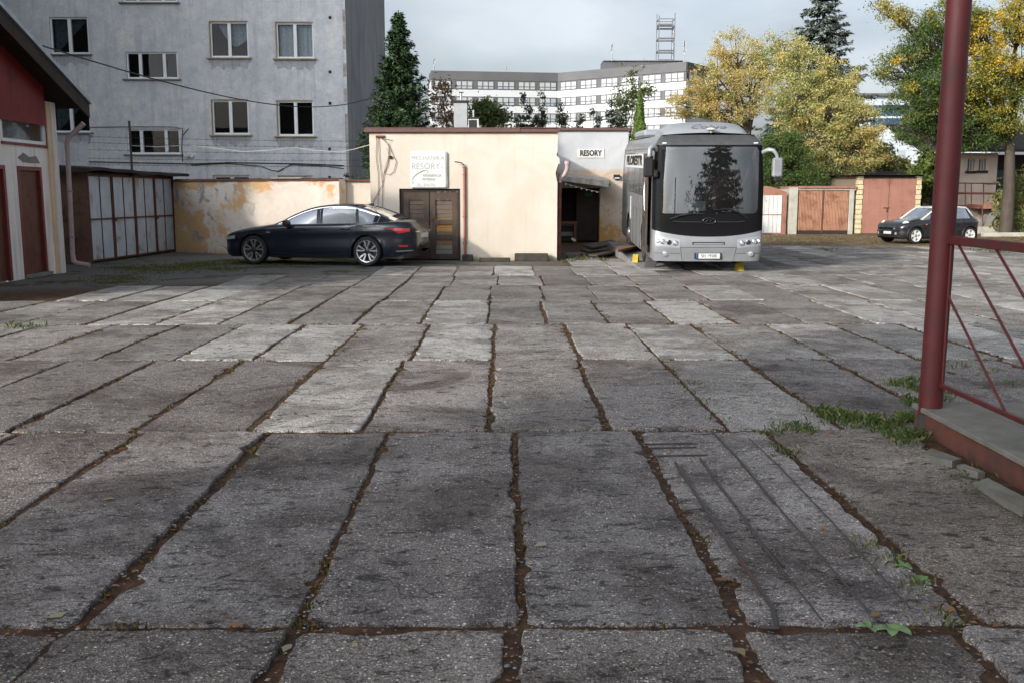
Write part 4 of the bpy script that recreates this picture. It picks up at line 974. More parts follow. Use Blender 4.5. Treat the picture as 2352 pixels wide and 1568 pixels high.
wtext('REGENERACJA', .60, .34, .095, M['sign_ink2'], *a_, sq=.78); wtext('WYMIANA', .50, .235, .095, M['sign_ink2'], *a_, sq=.75); wtext('TEL.  2416-703', .42, .085, .10, M['sign_ink'], *a_, sq=.8)
def sp_(fx_, fz_): return (sx0 + (sx1 - sx0) * fx_, CRY - .077, sz0 + (sz1 - sz0) * fz_)
lf_ = MB(); lf_.tube([sp_(*q) for q in ((.10, .17), (.05, .13), (.03, .20), (.09, .30), (.20, .39), (.34, .46), (.46, .485), (.50, .46), (.48, .42), (.455, .45))], .006, 6); lf_.tube([sp_(*q) for q in ((.07, .28), (.18, .385), (.30, .455), (.38, .49))], .007, 6)
lf_.build('leaf_spring_drawing', M['sign_ink2'], sg, 60)
# cables and socket at the corner of the workshop
def wallpts(uv, d=.03): return [(xY(u, CRY), CRY - d, zY(v, CRY)) for u, v in uv]
cb = empty('cable_bundle', (xY(890, CRY), CRY, 1.2)); tag(cb, 'loose cables and socket hanging on the workshop corner', 'cable')
for uv in ([(868, 312), (866, 360), (870, 400), (870, 430), (868, 470), (866, 520)], [(872, 312), (873, 360), (877, 400), (880, 430), (877, 480), (873, 520)], [(893, 332), (898, 345), (893, 365), (884, 395), (879, 425), (862, 455), (850, 480)],
           [(896, 334), (904, 355), (912, 372), (906, 395), (895, 402), (884, 398), (892, 380), (895, 358), (893, 340)], [(878, 316), (890, 328), (894, 334), (902, 322), (880, 320)]):
    MB().tube(wallpts(uv), .0065, 6).build('cable', M['rust'], cb, 60)
MB().cbox(xY(866, CRY), xY(886, CRY), CRY - .05, CRY - .003, zY(317, CRY), zY(312, CRY), .006).build('bracket', M['rust'], cb)
MB().lathe([(.045, 0), (.045, -.04), (.03, -.05)], (xY(899, CRY), CRY - .004, zY(362, CRY)), 12, 'y').build('socket', M['brown_dark'], cb, 40)
# things lying along the foot of the wall
def block(u0, u1, v0, v1, y, dep, lab, nm='kerb_block', mt='stone_dark', tilt=0):
    x0_, x1_ = xY(u0, y), xY(u1, y); h = zY(v0, y)
    mb = MB(); rows = []
    Mx = Matrix.Translation((x0_, y, 0)) @ Matrix.Rotation(tilt, 4, 'Z')
    mb.cbox(0, x1_ - x0_, 0, dep, -.02, max(h, .08), .018, Mx); o = mb.build(nm, M[mt]); tag(o, lab, 'kerb block', 'old kerb blocks at the workshop wall')
block(1182, 1260, 583, 598, CRY - .32, .22, 'long dark kerb block lying at the foot of the cream wall'); block(1060, 1085, 586, 598, CRY - .30, .22, 'stubby dark block at the foot of the conduit pipe')
block(1100, 1172, 593, 600, CRY - .6, .16, 'thin board lying before the cream wall', 'board', 'stone_dark')
# chimney pieces on the workshop roof
hy = CRY + 4.5
ch = empty('chimney', (xY(1059, hy), hy, CH)); tag(ch, 'square grey rendered chimney with dark cap on the workshop roof', 'chimney')
MB().box(xY(1044, hy), xY(1074, hy), hy, hy + .42, CH + .10, zY(237, hy)).build('stack', M['chim'], ch); MB().cbox(xY(1042, hy), xY(1076, hy), hy - .03, hy + .45, zY(237, hy) + .002, zY(231, hy), .01).build('cap', M['felt'], ch)
MB().tube([(xY(1060, hy), hy + .2, zY(231, hy)), (xY(1060, hy), hy + .2, zY(212, hy))], .035, 10).build('flue', M['alloy'], ch, 60); MB().box(xY(1055, hy), xY(1066, hy), hy + .1, hy + .3, zY(212, hy), zY(210.5, hy)).build('flue_cap', M['steel'], ch)
vb = empty('roof_vent', (xY(1088, hy), hy, CH)); tag(vb, 'low black roof vent box with white rim beside the chimney', 'vent')
MB().box(xY(1077, hy), xY(1100, hy), hy, hy + .4, CH + .1, zY(273, hy)).build('housing', M['white_steel'], vb); MB().box(xY(1077, hy) + .015, xY(1096, hy), hy - .012, hy - .002, CH + .1, zY(276, hy)).build('louvre', M['black'], vb)
MB().cbox(xY(1075, hy), xY(1103, hy), hy - .04, hy + .43, zY(273, hy) + .002, zY(269.5, hy), .006).build('lid', M['felt'], vb); MB().tube([(xY(1088, hy), hy + .2, zY(269.5, hy)), (xY(1088, hy), hy + .2, zY(252, hy))], .035, 10).build('flue', M['alloy'], vb, 60)

# ------------------------------------------------------------------ grey workshop wing with the RESORY board, set back beside the coach
RY = 36.0
rx0, rx1, rz1 = xY(1240, RY), xY(1441, RY), zY(299, RY)
wg = empty('grey_wing', ((rx0 + rx1) / 2, RY, 0)); tag(wg, 'grey set-back workshop wing with flaking lower plaster and dark doorway', 'building')
FR = Frame((0, RY, 0), (1, 0, 0), (0, -1, 0))
o0, o1, oh = xY(1283, RY), xY(1378, RY), zY(432, RY)
mb = MB(); wall_open(mb, FR, rx0, rx1, -.02, rz1, [(o0, o1, -.02, oh)], 1.6)
mb.add([(rx1, RY, -.02), (rx1, RY + 8, -.02), (rx1, RY + 8, rz1), (rx1, RY, rz1)], [(0, 1, 2, 3)]); mb.add([(rx0, RY, -.02), (rx0, RY + 8, -.02), (rx0, RY + 8, rz1), (rx0, RY, rz1)], [(3, 2, 1, 0)])
mb.build('wall', M['resory'], wg)
MB().box(rx0 + .02, rx1 - .02, RY + .02, RY + 8, rz1 - .1, rz1 - .01).build('roof', M['felt'], wg)
MB().cbox(rx0 - .1, rx1 + .08, RY - .12, RY - .005, rz1 - .03, rz1 + .07, .01).build('fascia', M['brown_metal'], wg)
MB().box(o0 - .3, o1 + .02, RY + 1.62, RY + 1.7, 0, oh).build('back_wall', M['brown_dark'], wg)
dl = MB(); x_a, x_b = xY(1326, RY), xY(1376, RY)
dl.fbox(FR, x_a, x_b, .03, oh - .06, -.50, -.42); door = dl.build('door', M['dark_wood'], wg)
for i in range(7): MB().fbox(FR, x_a + (x_b - x_a) * i / 7 + .006, x_a + (x_b - x_a) * (i + 1) / 7 - .006, .04, oh - .07, -.419, -.405).build('door_board', M['dark_wood'], door)
MB().fbox(FR, xY(1345, RY), xY(1362, RY), zY(452, RY), zY(443, RY), -.40, -.37).build('green_plate', M['green'], door)
cn = MB(); p0, p1 = xY(1284, RY), xY(1392, RY)
cn.add([(p0, RY - .95, zY(419, RY) + .04), (p1, RY - .95, zY(431, RY)), (p1, RY - .002, zY(428, RY) + .12), (p0, RY - .002, zY(405, RY)), (p0, RY - .95, zY(405, RY) - .02), (p1, RY - .95, zY(415, RY) - .02), (p1, RY - .002, zY(415, RY) + .1), (p0, RY - .002, zY(405, RY) + .12)],
       [(0, 1, 2, 3), (4, 5, 6, 7), (0, 1, 5, 4), (1, 2, 6, 5), (2, 3, 7, 6), (3, 0, 4, 7)])
cn.build('door_canopy', M['old_white'], wg)
ls = MB()
lp_ = sag((xY(1290, RY), RY - .97, zY(421, RY)), (xY(1372, RY), RY - .97, zY(442, RY)), .02)
ls.tube(lp_, .006, 5)
for p in lp_[1::2]: ls.lathe([(.0, -.06), (.03, -.04), (.03, -.01), (.0, .01)], p, 8)
lo_ = ls.build('string_lights', M['white_sign']); tag(lo_, 'string of small pale bulbs hanging under the door canopy', 'string lights')
rs0, rs1, q0, q1 = xY(1325, RY), xY(1386, RY), zY(363, RY), zY(343, RY)
rsg = empty('resory_sign', ((rs0 + rs1) / 2, RY - .02, q0)); tag(rsg, 'small white board with bold black RESORY lettering on the grey wall', 'sign')
MB().box(rs0, rs1, RY - .03, RY - .003, q0, q1).build('board', M['white_sign'], rsg)
text('RESORY', .275, Matrix.Translation(((rs0 + rs1) / 2, RY - .034, (q0 + q1) / 2)) @ Matrix.Rotation(math.pi / 2, 4, 'X'), M['black_ink'], rsg, ext=.004, squash=.80, local=False, bold=.011).data.name = 'resory'
fl = empty('floodlight', (xY(1416, RY), RY, zY(408, RY))); tag(fl, 'small black floodlight on the grey wing beside the coach', 'lamp')
MB().cbox(xY(1408, RY), xY(1423, RY), RY - .14, RY - .06, zY(412, RY), zY(402, RY), .012).build('head', M['black'], fl); MB().box(xY(1410, RY), xY(1421, RY), RY - .146, RY - .142, zY(411, RY), zY(408.5, RY)).build('glass', M['lens_white'], fl); MB().box(xY(1414, RY), xY(1417, RY), RY - .06, RY - .002, zY(409, RY), zY(406, RY)).build('bracket', M['steel'], fl)
# broken gutter elbow and brown downpipe at the workshop corner
dp = empty('downpipe', (cx1 + .06, CRY + .1, 0)); tag(dp, 'brown downpipe with pink elbow at the broken workshop corner', 'pipe')
ey = CRY + .18
MB().tube([(cx1 + .06, ey, .05), (cx1 + .07, ey, zY(420, ey))], .055, 12).build('pipe', M['rust'], dp, 60)
MB().tube([(cx1 + .07, ey, zY(420, ey)), (cx1 + .09, ey, zY(409, ey)), (xY(1296, ey), ey, zY(402, ey)), (xY(1302, ey), ey, zY(390, ey)), (xY(1302, ey), ey, zY(378, ey))], [.055, .055, .06, .06, .065], 12).build('elbow', M['pipe'], dp, 60)
MB().tube([(xY(1302, ey), ey, zY(378, ey)), (xY(1302, ey), ey, zY(371, ey))], .085, 12).build('collar', M['pipe'], dp, 60)
# workbench frame in the shaded porch and junk before the coach
wb = empty('wooden_crate_frame', (xY(1305, RY - .6), RY - .6, 0)); tag(wb, 'orange-brown wooden frame standing in the dark doorway', 'frame')
y_ = RY - .35
FQ = Frame((0, y_, 0), (1, 0, 0), (0, -1, 0))
MB().fbox(FQ, xY(1286, y_), xY(1326, y_), zY(516, y_), zY(509, y_), -.3, 0).build('top_rail', M['orange_wood'], wb); MB().fbox(FQ, xY(1319, y_), xY(1325, y_), .0, zY(516, y_), -.3, 0).build('upright', M['orange_wood'], wb)
for i in range(4): MB().fbox(FQ, xY(1286, y_), xY(1318, y_), .05 + i * .18, .20 + i * .18, -.2, -.16).build('board', M['plank_grey'] if i % 2 else M['dark_wood'], wb)
pl = [((1338, 566), (1362, 573), (1421, 560), (1404, 554), .10, .05), ((1333, 577), (1352, 582), (1430, 574), (1420, 568), .02, .05), ((1352, 588), (1372, 590), (1424, 580), (1410, 576), .06, .04), ((1415, 572), (1420, 580), (1482, 566), (1476, 561), .26, .06), ((1425, 584), (1470, 590), (1474, 585), (1430, 580), .03, .06)]
labs = ['dark warped plank on top of the junk heap beside the coach', 'dark plank low in the junk heap', 'short dark board at the front of the junk heap', 'brown plank leaning from the heap onto the ramp', 'short timber block under the leaning brown plank']
for (a, b, c, d, z, th), lb in zip(pl, labs):
    q = [G(*p_, z) for p_ in (a, b, c, d)]
    tag(MB().prism(q, (0, 0, th)).build('loose_plank', M['plank_dark'] if 'brown' not in lb else M['plank_rust']), lb, 'plank', 'planks lying beside the coach')
pp = G(1315, 556, .1); tag(MB().prism([G(1312, 551, .25), G(1320, 556, .12), G(1323, 553, .12), G(1315, 548, .25)], (0.0, .05, .03)).build('paper_scrap', M['paper']), 'scrap of white paper lying by the wooden frame', 'paper')

# ------------------------------------------------------------------ grey double garage on the left
gy0, gy1 = G(213, 605).y, G(405, 578).y
gx0, gx1 = G(213, 605).x, G(405, 578).x
GH = 2.30
gr = empty('grey_garage', (gx0, (gy0 + gy1) / 2, 0)); tag(gr, 'grey sheet-steel double garage with rusty frames beside the cream house', 'garage')
axg = Vector((gx1 - gx0, gy1 - gy0, 0)); LG = axg.length; axg.normalize(); FG = Frame((gx0, gy0, 0), axg, (axg.y, -axg.x, 0))
MB().box(-14.5, gx0 - .002, gy0 - .02, gy0 + .03, -.02, GH - .02).build('side_wall', M['garage_side'], gr)
MB().fbox(FG, 0, LG, 0, GH - .03, -3.5, -.12).build('body', M['garage_side'], gr)
leafw = LG / 4
for i in range(4):
    a0, a1 = i * leafw + .02, (i + 1) * leafw - .02
    fm = MB(); e = .035
    for (p, q, r_, s_) in ((a0, a0 + e, .04, GH - .08), (a1 - e, a1, .04, GH - .08), (a0 + e, a1 - e, .04, .04 + e), (a0 + e, a1 - e, GH - .08 - e, GH - .08), (a0 + e, a1 - e, 1.08, 1.12)): fm.fbox(FG, p, q, r_, s_, -.05, 0.0)
    d = fm.build('door', M['rust'], gr)
    mid_ = (a0 + a1) / 2
    for p, q in ((a0 + e, mid_ - .012), (mid_ + .012, a1 - e)):
        for z0_, z1_ in ((.04 + e, 1.08), (1.12, GH - .08 - e)): MB().fbox(FG, p + .002, q - .002, z0_ + .002, z1_ - .002, -.045, -.03).build('panel', M['garage_panel'], d)
    MB().fbox(FG, mid_ - .012, mid_ + .012, .075, GH - .115, -.05, -.012).build('rib', M['rust'], d)
    if i % 2 == 1: MB().fbox(FG, a0 - .06, a0 + .10, 1.02, 1.12, .0, .03).build('latch', M['rust'], d)
for a in (0, 2 * leafw, LG): MB().fbox(FG, a - .02, a + .02, 0, GH - .03, -.12, .012).build('door_post', M['rust'], gr)
rf = MB(); rows = []
for i in range(25):
    a = -.35 + (LG + .95) * i / 24; s_ = .018 * math.sin(i * .9) + .05 * math.exp(-((i - 4) / 5) ** 2)
    rows.append([FG(a, GH + s_ - .03, .28), FG(a, GH + s_ + .05, .28), FG(a, GH + s_ + .12, -1.0), FG(a, GH + s_ + .12, -3.6), FG(a, GH - .02, -3.6), FG(a, GH - .02, .2)])
rf.grid(rows); rf.add([rows[0][k] for k in range(6)], [(0, 1, 2, 3, 4, 5)]); rf.add([rows[-1][k] for k in range(6)], [(5, 4, 3, 2, 1, 0)])
rf.build('roof', M['felt'], gr)
gp = atY(303, 390, gy0 + 2.5)
tag(MB().tube([(gp.x, gp.y, 2.25), (gp.x, gp.y, zY(278, gp.y))], .035, 8).build('iron_pole', M['wire'], None, 60), 'thin dark iron pole rising above the grey garage roof', 'pole')

# ------------------------------------------------------------------ cream house with gable on the far left
HX = -10.15; EX = HX + .60
hs = empty('left_house', (HX, 19, 0)); tag(hs, 'cream gabled outbuilding with red trim and brown eaves', 'building')
FH = Frame((HX, 0, 0), (0, 1, 0), (1, 0, 0))
ye = atX(205, 240, EX).y; ze = atX(205, 240, EX).z; yr = atX(25, 45, EX).y; zr = atX(25, 45, EX).z
slope = (zr - ze) / (yr - ye)
YR = 18.75
def roofz(y): return ze + slope * (y - ye) if y > YR else ze + slope * (YR - ye) + slope * (YR - y)
yc0 = atX(118, 500, HX).y
wz1 = atX(70, 283, HX).z
door1 = (atX(50, 500, HX).y, atX(99, 500, HX).y, -.02, atX(90, 390, HX).z)
door0 = (door1[0] - 2.2, door1[0] - .60, -.02, door1[3])
win = (atX(100, 300, HX).y - 1.75, atX(104, 300, HX).y, atX(100, 334, HX).z, atX(100, 280, HX).z)
y_end = atX(150, 600, HX + .09).y
mb = MB(); wall_open(mb, FH, 14.0, yc0, -.02, wz1, [door0, door1, win], .12); mb.build('wall', M['pink'], hs)
mb = MB(); mb.add([FH(14, wz1, .02), FH(yc0, wz1, .02), FH(yc0, roofz(yc0) - .12, .02), FH(YR, roofz(YR) - .12, .02), FH(14, roofz(14) - .12, .02)], [(0, 1, 2, 3, 4)]); mb.build('gable_backing', M['corr_red'], hs)
cr_ = MB(); rows = []
y = 14.0; k = 0
while y < yc0:
    rows.append([FH(y, wz1 - .02, .03 + .022 * (k % 2)), FH(y, roofz(y) - .10, .03 + .022 * (k % 2))]); y += .04; k += 1
cr_.grid(rows); cr_.build('corrugated_siding', M['corr_red'], hs)
co = MB(); co.fbox(FH, yc0 + .002, y_end, -.02, roofz(y_end) - .25, -.4, .05); co.build('corner_pier', M['ochre'], hs); 
co = MB(); co.fbox(FH, yc0 + (y_end - yc0) * .45, y_end + .01, -.02, roofz(y_end) - .26, .052, .09); co.build('corner_pilaster', M['pink'], hs)
MB().box(HX - 6, HX - .41, y_end - .3, y_end - .02, -.02, roofz(y_end)).build('rear_wall', M['pink'], hs)
for dr in (door0, door1):
    d = MB(); d.fbox(FH, dr[0] + .03, dr[1] - .03, .0, dr[3] - .03, -.11, -.06); dd = d.build('door', M['brown_door'], hs)
    f_ = MB(); f_.fbox(FH, dr[0] - .06, dr[0] + .03, 0, dr[3] + .05, -.10, .012); f_.fbox(FH, dr[1] - .03, dr[1] + .06, 0, dr[3] + .05, -.10, .012); f_.fbox(FH, dr[0] + .03, dr[1] - .03, dr[3] - .03, dr[3] + .05, -.10, .012); f_.build('frame', M['red_trim'], dd)
MB().fbox(FH, door1[0] - .05, door1[1] + .05, 0, .07, .0, .12).build('threshold', M['concrete'], hs)
w0, w1, w2, w3 = win
wm = MB(); e = .07
for p in ((w0, w1, w2, w2 + e), (w0, w1, w3 - e, w3), (w0, w0 + e, w2 + e, w3 - e), (w1 - e, w1, w2 + e, w3 - e)): wm.fbox(FH, *p, -.09, -.03)
wn = wm.build('window', M['pvc'], hs); MB().add([FH(w0, w2, -.07), FH(w1, w2, -.07), FH(w1, w3, -.07), FH(w0, w3, -.07)], [(0, 1, 2, 3)]).build('pane', M['pane'], wn)
MB().fbox(FH, w0, w1, w2 - .1, w3, -.45, -.35).build('blind', M['curtain'], wn)
s_ = MB(); s_.fbox(FH, w0 - .08, w1 + .09, w2 - .06, w2 - .002, -.05, .03); s_.fbox(FH, w1 + .002, w1 + .06, w2, w3, -.05, .025); s_.build('red_surround', M['red_trim'], wn)
pk = [FH(y_, z_, .004) for y_, z_ in ((door1[0] + .0, door1[3] + .22), (door1[0] + .25, door1[3] + .33), (door1[0] + .5, door1[3] + .25), (door1[0] + .8, door1[3] + .28), (door1[0] + .95, door1[3] + .13), (door1[0] + .6, door1[3] + .12), (door1[0] + .2, door1[3] + .13))]
MB().add(pk, [tuple(range(7))]).build('plaster_scar', M['concrete'], hs)
ro = MB(); yrs = [12.5, YR, ye]
ro.grid([[Vector((EX, y, roofz(y) - .10)), Vector((EX, y, roofz(y))), Vector((HX - 6, y, roofz(y))), Vector((HX - 6, y, roofz(y) - .10)), Vector((EX, y, roofz(y) - .10))] for y in yrs])
roof_o = ro.build('roof', M['dark_wood'], hs)
nb = 7
for i in range(nb):
    a = YR + (ye - YR) * i / nb; b = YR + (ye - YR) * (i + 1) / nb - .01
    MB().add([(EX + .003, a, roofz(a) + .0), (EX + .003, b, roofz(b)), (EX + .003, b, roofz(b) - .31), (EX + .003, a, roofz(a) - .31), (EX - .03, a, roofz(a)), (EX - .03, b, roofz(b)), (EX - .03, b, roofz(b) - .31), (EX - .03, a, roofz(a) - .31)], [(0, 1, 2, 3), (7, 6, 5, 4), (0, 4, 5, 1), (2, 6, 7, 3), (1, 5, 6, 2), (0, 3, 7, 4)]).build('fascia_board', M['dark_wood'], roof_o)
MB().grid([[Vector((EX + .05, y, roofz(y) + .006)), Vector((EX + .05, y, roofz(y) + .10)), Vector((EX - .3, y, roofz(y) + .11)), Vector((EX - .3, y, roofz(y) + .014)), Vector((EX + .05, y, roofz(y) + .006))] for y in (12.5, YR, ye + .02)]).build('metal_edge', M['roof_edge'], roof_o)
dn = empty('eaves_downpipe', (HX + .3, y_end + .2, 0)); tag(dn, 'mauve plastic downpipe with elbow foot on the cream outbuilding corner', 'pipe')
PYd = y_end + .12
def dpt(u, v, y=PYd): return atY(u, v, y)
MB().tube([dpt(192, 284), dpt(176, 300), dpt(158, 316), dpt(154, 330), dpt(155, 345)], .058, 12).build('upper_elbow', M['pipe'], dn, 60)
MB().tube([dpt(155, 345), dpt(167, 586)], .052, 12).build('pipe', M['pipe'], dn, 60)
MB().tube([dpt(167, 586), dpt(169, 600), dpt(176, 605), dpt(206, 610)], .056, 12).build('foot', M['pipe'], dn, 60)
for v_ in (440, 545): p = dpt(155 + (v_ - 345) / 241 * 12, v_); MB().lathe([(.066, -.02), (.066, .02)], p, 12).build('clamp', M['steel'], dn)

# ------------------------------------------------------------------ overhead cables and barbed wire
def cable(name, pts, r, mat, lab, group=None): tag(MB().tube(pts, r, 6).build(name, M[mat], None, 60), lab, 'cable', group)
p0, p1, p2 = atX(95, 105, EX), atY(630, 241, 31), atY(862, 223, 33)
def quad(p, m, q, n=18): return [p * ((1 - t) * (1 - 2 * t)) + m * (4 * t * (1 - t)) + q * (t * (2 * t - 1)) for t in [i / n for i in range(n + 1)]]
cable('overhead_cable', quad(p0, p1, p2), .016, 'black_cable', 'black overhead cable sagging across the apartment block front')
wa = [atY(u, v, 28.5 - .0022 * u) for u, v in ((205, 309), (255, 320), (300, 335), (360, 338), (430, 334), (500, 342), (560, 349), (622, 346), (672, 339), (720, 346), (780, 350), (815, 343), (850, 333), (885, 326))]
wa[-1] = Vector((xY(902, CRY), CRY - .05, zY(322, CRY)))
cable('white_cable', wa, .009, 'white_cable', 'white cable looping from pole to workshop corner')
pole2 = Vector((cx0 - .05, 27.0, 0))
for k, (v0, v1) in enumerate(((322, 327), (336, 341), (352, 356), (372, 370), (386, 384))):
    a = atY(205, v0 - 8, 27.0); b = Vector((pole2.x, 27.9, zY(v1 - 2, 27.9)))
    pts = sag(a, b, .03, 60); mb = MB().tube(pts, .0045, 4)
    for p in pts[::2]: mb.tube([p + Vector((-.02, 0, -.035)), p + Vector((.02, 0, .035))], .004, 3); 
    o_ = mb.build('barbed_wire', M['wire']); tag(o_, ['topmost', 'second from top', 'middle', 'fourth from top', 'lowest'][k] + ' strand of barbed wire above the ochre wall', 'wire', 'barbed wire strands above the wall')
MB_ = MB().tube([(pole2.x, 27.9, HW), (pole2.x, 27.9, zY(318, 27.9))], .025, 8); tag(MB_.build('wire_post', M['wire'], None, 60), 'thin dark post holding barbed wire at workshop corner', 'post')

# ------------------------------------------------------------------ garages on the right
QY = 43.5
def qx(u): return xY(u, QY)
def qz(v): return zY(v, QY)
FQ = Frame((0, QY, 0), (1, 0, 0), (0, -1, 0))
wgx0, wgx1 = qx(1700), qx(1808); wt, wsd = qz(428), qz(443)
w_ = empty('white_garage', ((wgx0 + wgx1) / 2, QY, 0)); tag(w_, 'white steel garage with red arched frame half hidden by the coach', 'garage')
n = 12; arch = [(wgx0 + (wgx1 - wgx0) * i / n, wsd + (wt - wsd) * math.sin(math.pi * i / n)) for i in range(n + 1)]
MB().prism([FQ(wgx0, -.02), FQ(wgx1, -.02)] + [FQ(a, b) for a, b in reversed(arch)], (0, 5, 0)).build('body', M['red_oxide'], w_)
nP = 9; a0_, a1_ = wgx0 + .14, wgx1 - .22
for i in range(nP):
    for z0_, z1_ in ((.05, qz(494) - .02), (qz(494) + .02, wsd - .12)):
        MB().fbox(FQ, a0_ + (a1_ - a0_) * i / nP + .008, a0_ + (a1_ - a0_) * (i + 1) / nP - .008, z0_, z1_, .004, .03).build('panel', M['white_steel'], w_)
o_ = empty('corrugated_garage', (qx(1890), QY, 0)); tag(o_, 'low garage with rusty orange corrugated doors between pale concrete posts', 'garage')
x0_, x1_, h_ = qx(1813), qx(1965), qz(428)
MB().box(x0_ + .1, x1_ - .05, QY + .15, QY + 5.5, -.02, h_ - .12).build('body', M['pale_conc'], o_)
MB().cbox(x0_, qx(1832), QY - .1, QY + .2, -.02, qz(431), .015).build('post', M['pale_conc'], o_); MB().cbox(qx(1951), qx(1962), QY - .05, QY + .2, -.02, qz(437), .015).build('post', M['pale_conc'], o_)
MB().cbox(qx(1834), qx(1966), QY - .12, QY + 5.5, qz(434), h_, .015).build('roof_slab', M['red_oxide'], o_); MB().cbox(x0_ + .02, qx(1966), QY - .06, QY + .1, qz(437) - .01, qz(434) - .003, .006).build('lintel', M['pale_conc'], o_)
for a0_, a1_ in ((qx(1833), qx(1890)), (qx(1891), qx(1950))):
    rows = []; n = 34
    for i in range(n + 1): rows.append([FQ(a0_ + (a1_ - a0_) * i / n, .16, .0 + .022 * (i % 2)), FQ(a0_ + (a1_ - a0_) * i / n, qz(437) - .03, .0 + .022 * (i % 2))])
    m_ = MB().grid(rows); d = m_.build('door', M['corr_rust'], o_); MB().fbox(FQ, a0_, a1_, .0, .155, -.02, .015).build('bottom_board', M['brown_dark'], d)
MB().fbox(FQ, qx(1889), qx(1892), .02, qz(438), .025, .045).build('meeting_bar', M['rust'], o_)
r_ = empty('red_garage', (qx(2040), QY, 0)); tag(r_, 'tall garage with plain red-oxide double doors and pale block piers', 'garage')
x0_, x1_ = qx(1967), qx(2116); h_ = qz(405)
MB().box(x0_, x1_, QY + .22, QY + 6, -.02, h_).build('body', M['mortar'], r_)
for side in ((qx(1968), qx(1981)), (qx(2104), qx(2115))):
    z = 0.0; i = 0
    while z < h_ - .05:
        MB().cbox(side[0] - .015 * (i % 2), side[1] + .02 * (i % 2), QY - .03, QY + .215, z + .012, min(z + .21, h_), .012).build('block', M['block'], r_); z += .215; i += 1
xm = qx(2042)
for a, b in ((qx(1981) + .03, xm - .01), (xm + .01, qx(2104) - .02)):
    d = MB(); d.fbox(FQ, a, b, .02, h_ - .1, -.12, .0); d.build('door', M['red_oxide'], r_)
ltc = MB(); ltc.fbox(FQ, xm - .22, xm + .06, 1.12, 1.17, .0, .03); ltc.fbox(FQ, xm - .08, xm - .02, .95, 1.14, .0, .03); ltc.build('latch', M['rust'], r_)
rows = [[Vector((x0_ - .35 + (x1_ - x0_ + .75) * i / 40, QY - .35, h_ + .04 + .018 * (i % 2))), Vector((x0_ - .35 + (x1_ - x0_ + .75) * i / 40, QY + 6.2, h_ + .14 + .018 * (i % 2)))] for i in range(41)]
MB().grid(rows).build('corrugated_roof', M['brown_dark'], r_); MB().box(x0_ - .02, x1_ + .02, QY - .05, QY + .2, h_ + .001, h_ + .035).build('beam', M['brown_dark'], r_)
sh = empty('dark_shed', (qx(2060), 50, 0)); tag(sh, 'low shed with dark felt roof behind the red garage', 'building')
sx0_, sx1_ = xY(1955, 51), xY(2150, 51)
MB().box(sx0_, sx1_, 51, 56, -.02, zY(415, 51)).build('wall', M['mortar'], sh)
MB().add([(sx0_ - .3, 50.6, zY(418, 50.6)), (sx1_ + .3, 50.6, zY(410, 50.6)), (sx1_ + .3, 56, zY(398, 56) + .1), (sx0_ - .3, 56, zY(396, 56) + .1), (sx0_ - .3, 50.6, zY(420, 50.6)), (sx1_ + .3, 50.6, zY(412, 50.6))], [(0, 1, 2, 3), (0, 4, 5, 1)]).build('roof', M['felt'], sh)

# house on the right behind the small car
KY = 47.0
hx0, hx1, hx2 = xY(2120, KY), xY(2286, KY), xY(2440, KY)
hh = empty('peach_house', (hx1, KY, 0)); tag(hh, 'peach house with small paired windows and dark porch on the right', 'building')
FK = Frame((0, KY, 0), (1, 0, 0), (0, -1, 0)); kz = zY(352, KY)
wns = [(xY(2218, KY), xY(2234, KY), zY(393, KY), zY(366, KY), 'two'), (xY(2244, KY), xY(2260, KY), zY(392, KY), zY(366, KY), 'two')]
cel = (xY(2242, KY), xY(2268, KY), -.02, zY(516, KY))
mb = MB(); wall_open(mb, FK, hx0, hx1, -.02, kz, [o[:4] for o in wns] + [cel], .25); mb.add([(hx1, KY, -.02), (hx1, KY + 2, -.02), (hx1, KY + 2, kz), (hx1, KY, kz)], [(0, 1, 2, 3)]); mb.build('wall', M['house'], hh)
MB().box(hx1, hx2, KY + 2, KY + 2.2, -.02, kz).build('porch_wall', M['brown_dark'], hh); MB().box(hx0 + .1, hx1 - .1, KY + 1, KY + 1.1, 0, kz - .1).build('interior_wall', M['dark_room'], hh)
for o in wns:
    m_ = MB(); m_.fbox(FK, o[0] + .16, o[1], o[2], o[3], -.24, -.20); wd2 = m_.build('window', M['pvc'], hh); MB().fbox(FK, o[0] + .19, o[1] - .03, o[2] + .03, o[3] - .03, -.199, -.19).build('pane', M['off_pane2'], wd2); MB().fbox(FK, o[0] - .1, o[1] + .08, o[2] - .12, o[2] - .005, -.05, .08).build('sill', M['brown_dark'], wd2)
m_ = MB(); m_.fbox(FK, xY(2308, KY), xY(2352, KY), zY(450, KY), zY(390, KY), -1.98, -1.94); dw = m_.build('window', M['blue_glass'], hh); MB().fbox(FK, xY(2305, KY), xY(2309, KY), zY(452, KY), zY(388, KY), -1.98, -1.9).build('frame', M['pvc'], dw)
rf = MB(); rf.add([(hx0 - .5, KY - .7, kz + .02), (hx2, KY - .7, kz + .02), (hx2, KY + 4, kz + 1.5), (hx0 - .5, KY + 4, kz + 1.5), (hx0 - .5, KY - .7, kz + .14), (hx2, KY - .7, kz + .14), (hx2, KY + 4, kz + 1.62), (hx0 - .5, KY + 4, kz + 1.62)], [(3, 2, 1, 0), (4, 5, 6, 7), (0, 1, 5, 4), (0, 4, 7, 3)]); rf.build('roof', M['felt'], hh)
st = empty('porch_balustrade', (xY(2240, KY - 1.6), KY - 1.6, 0)); tag(st, 'rusty red iron balustrade and stair before the peach house', 'railing')
BY = KY - 1.6
def by(u, v): return atY(u, v, BY)
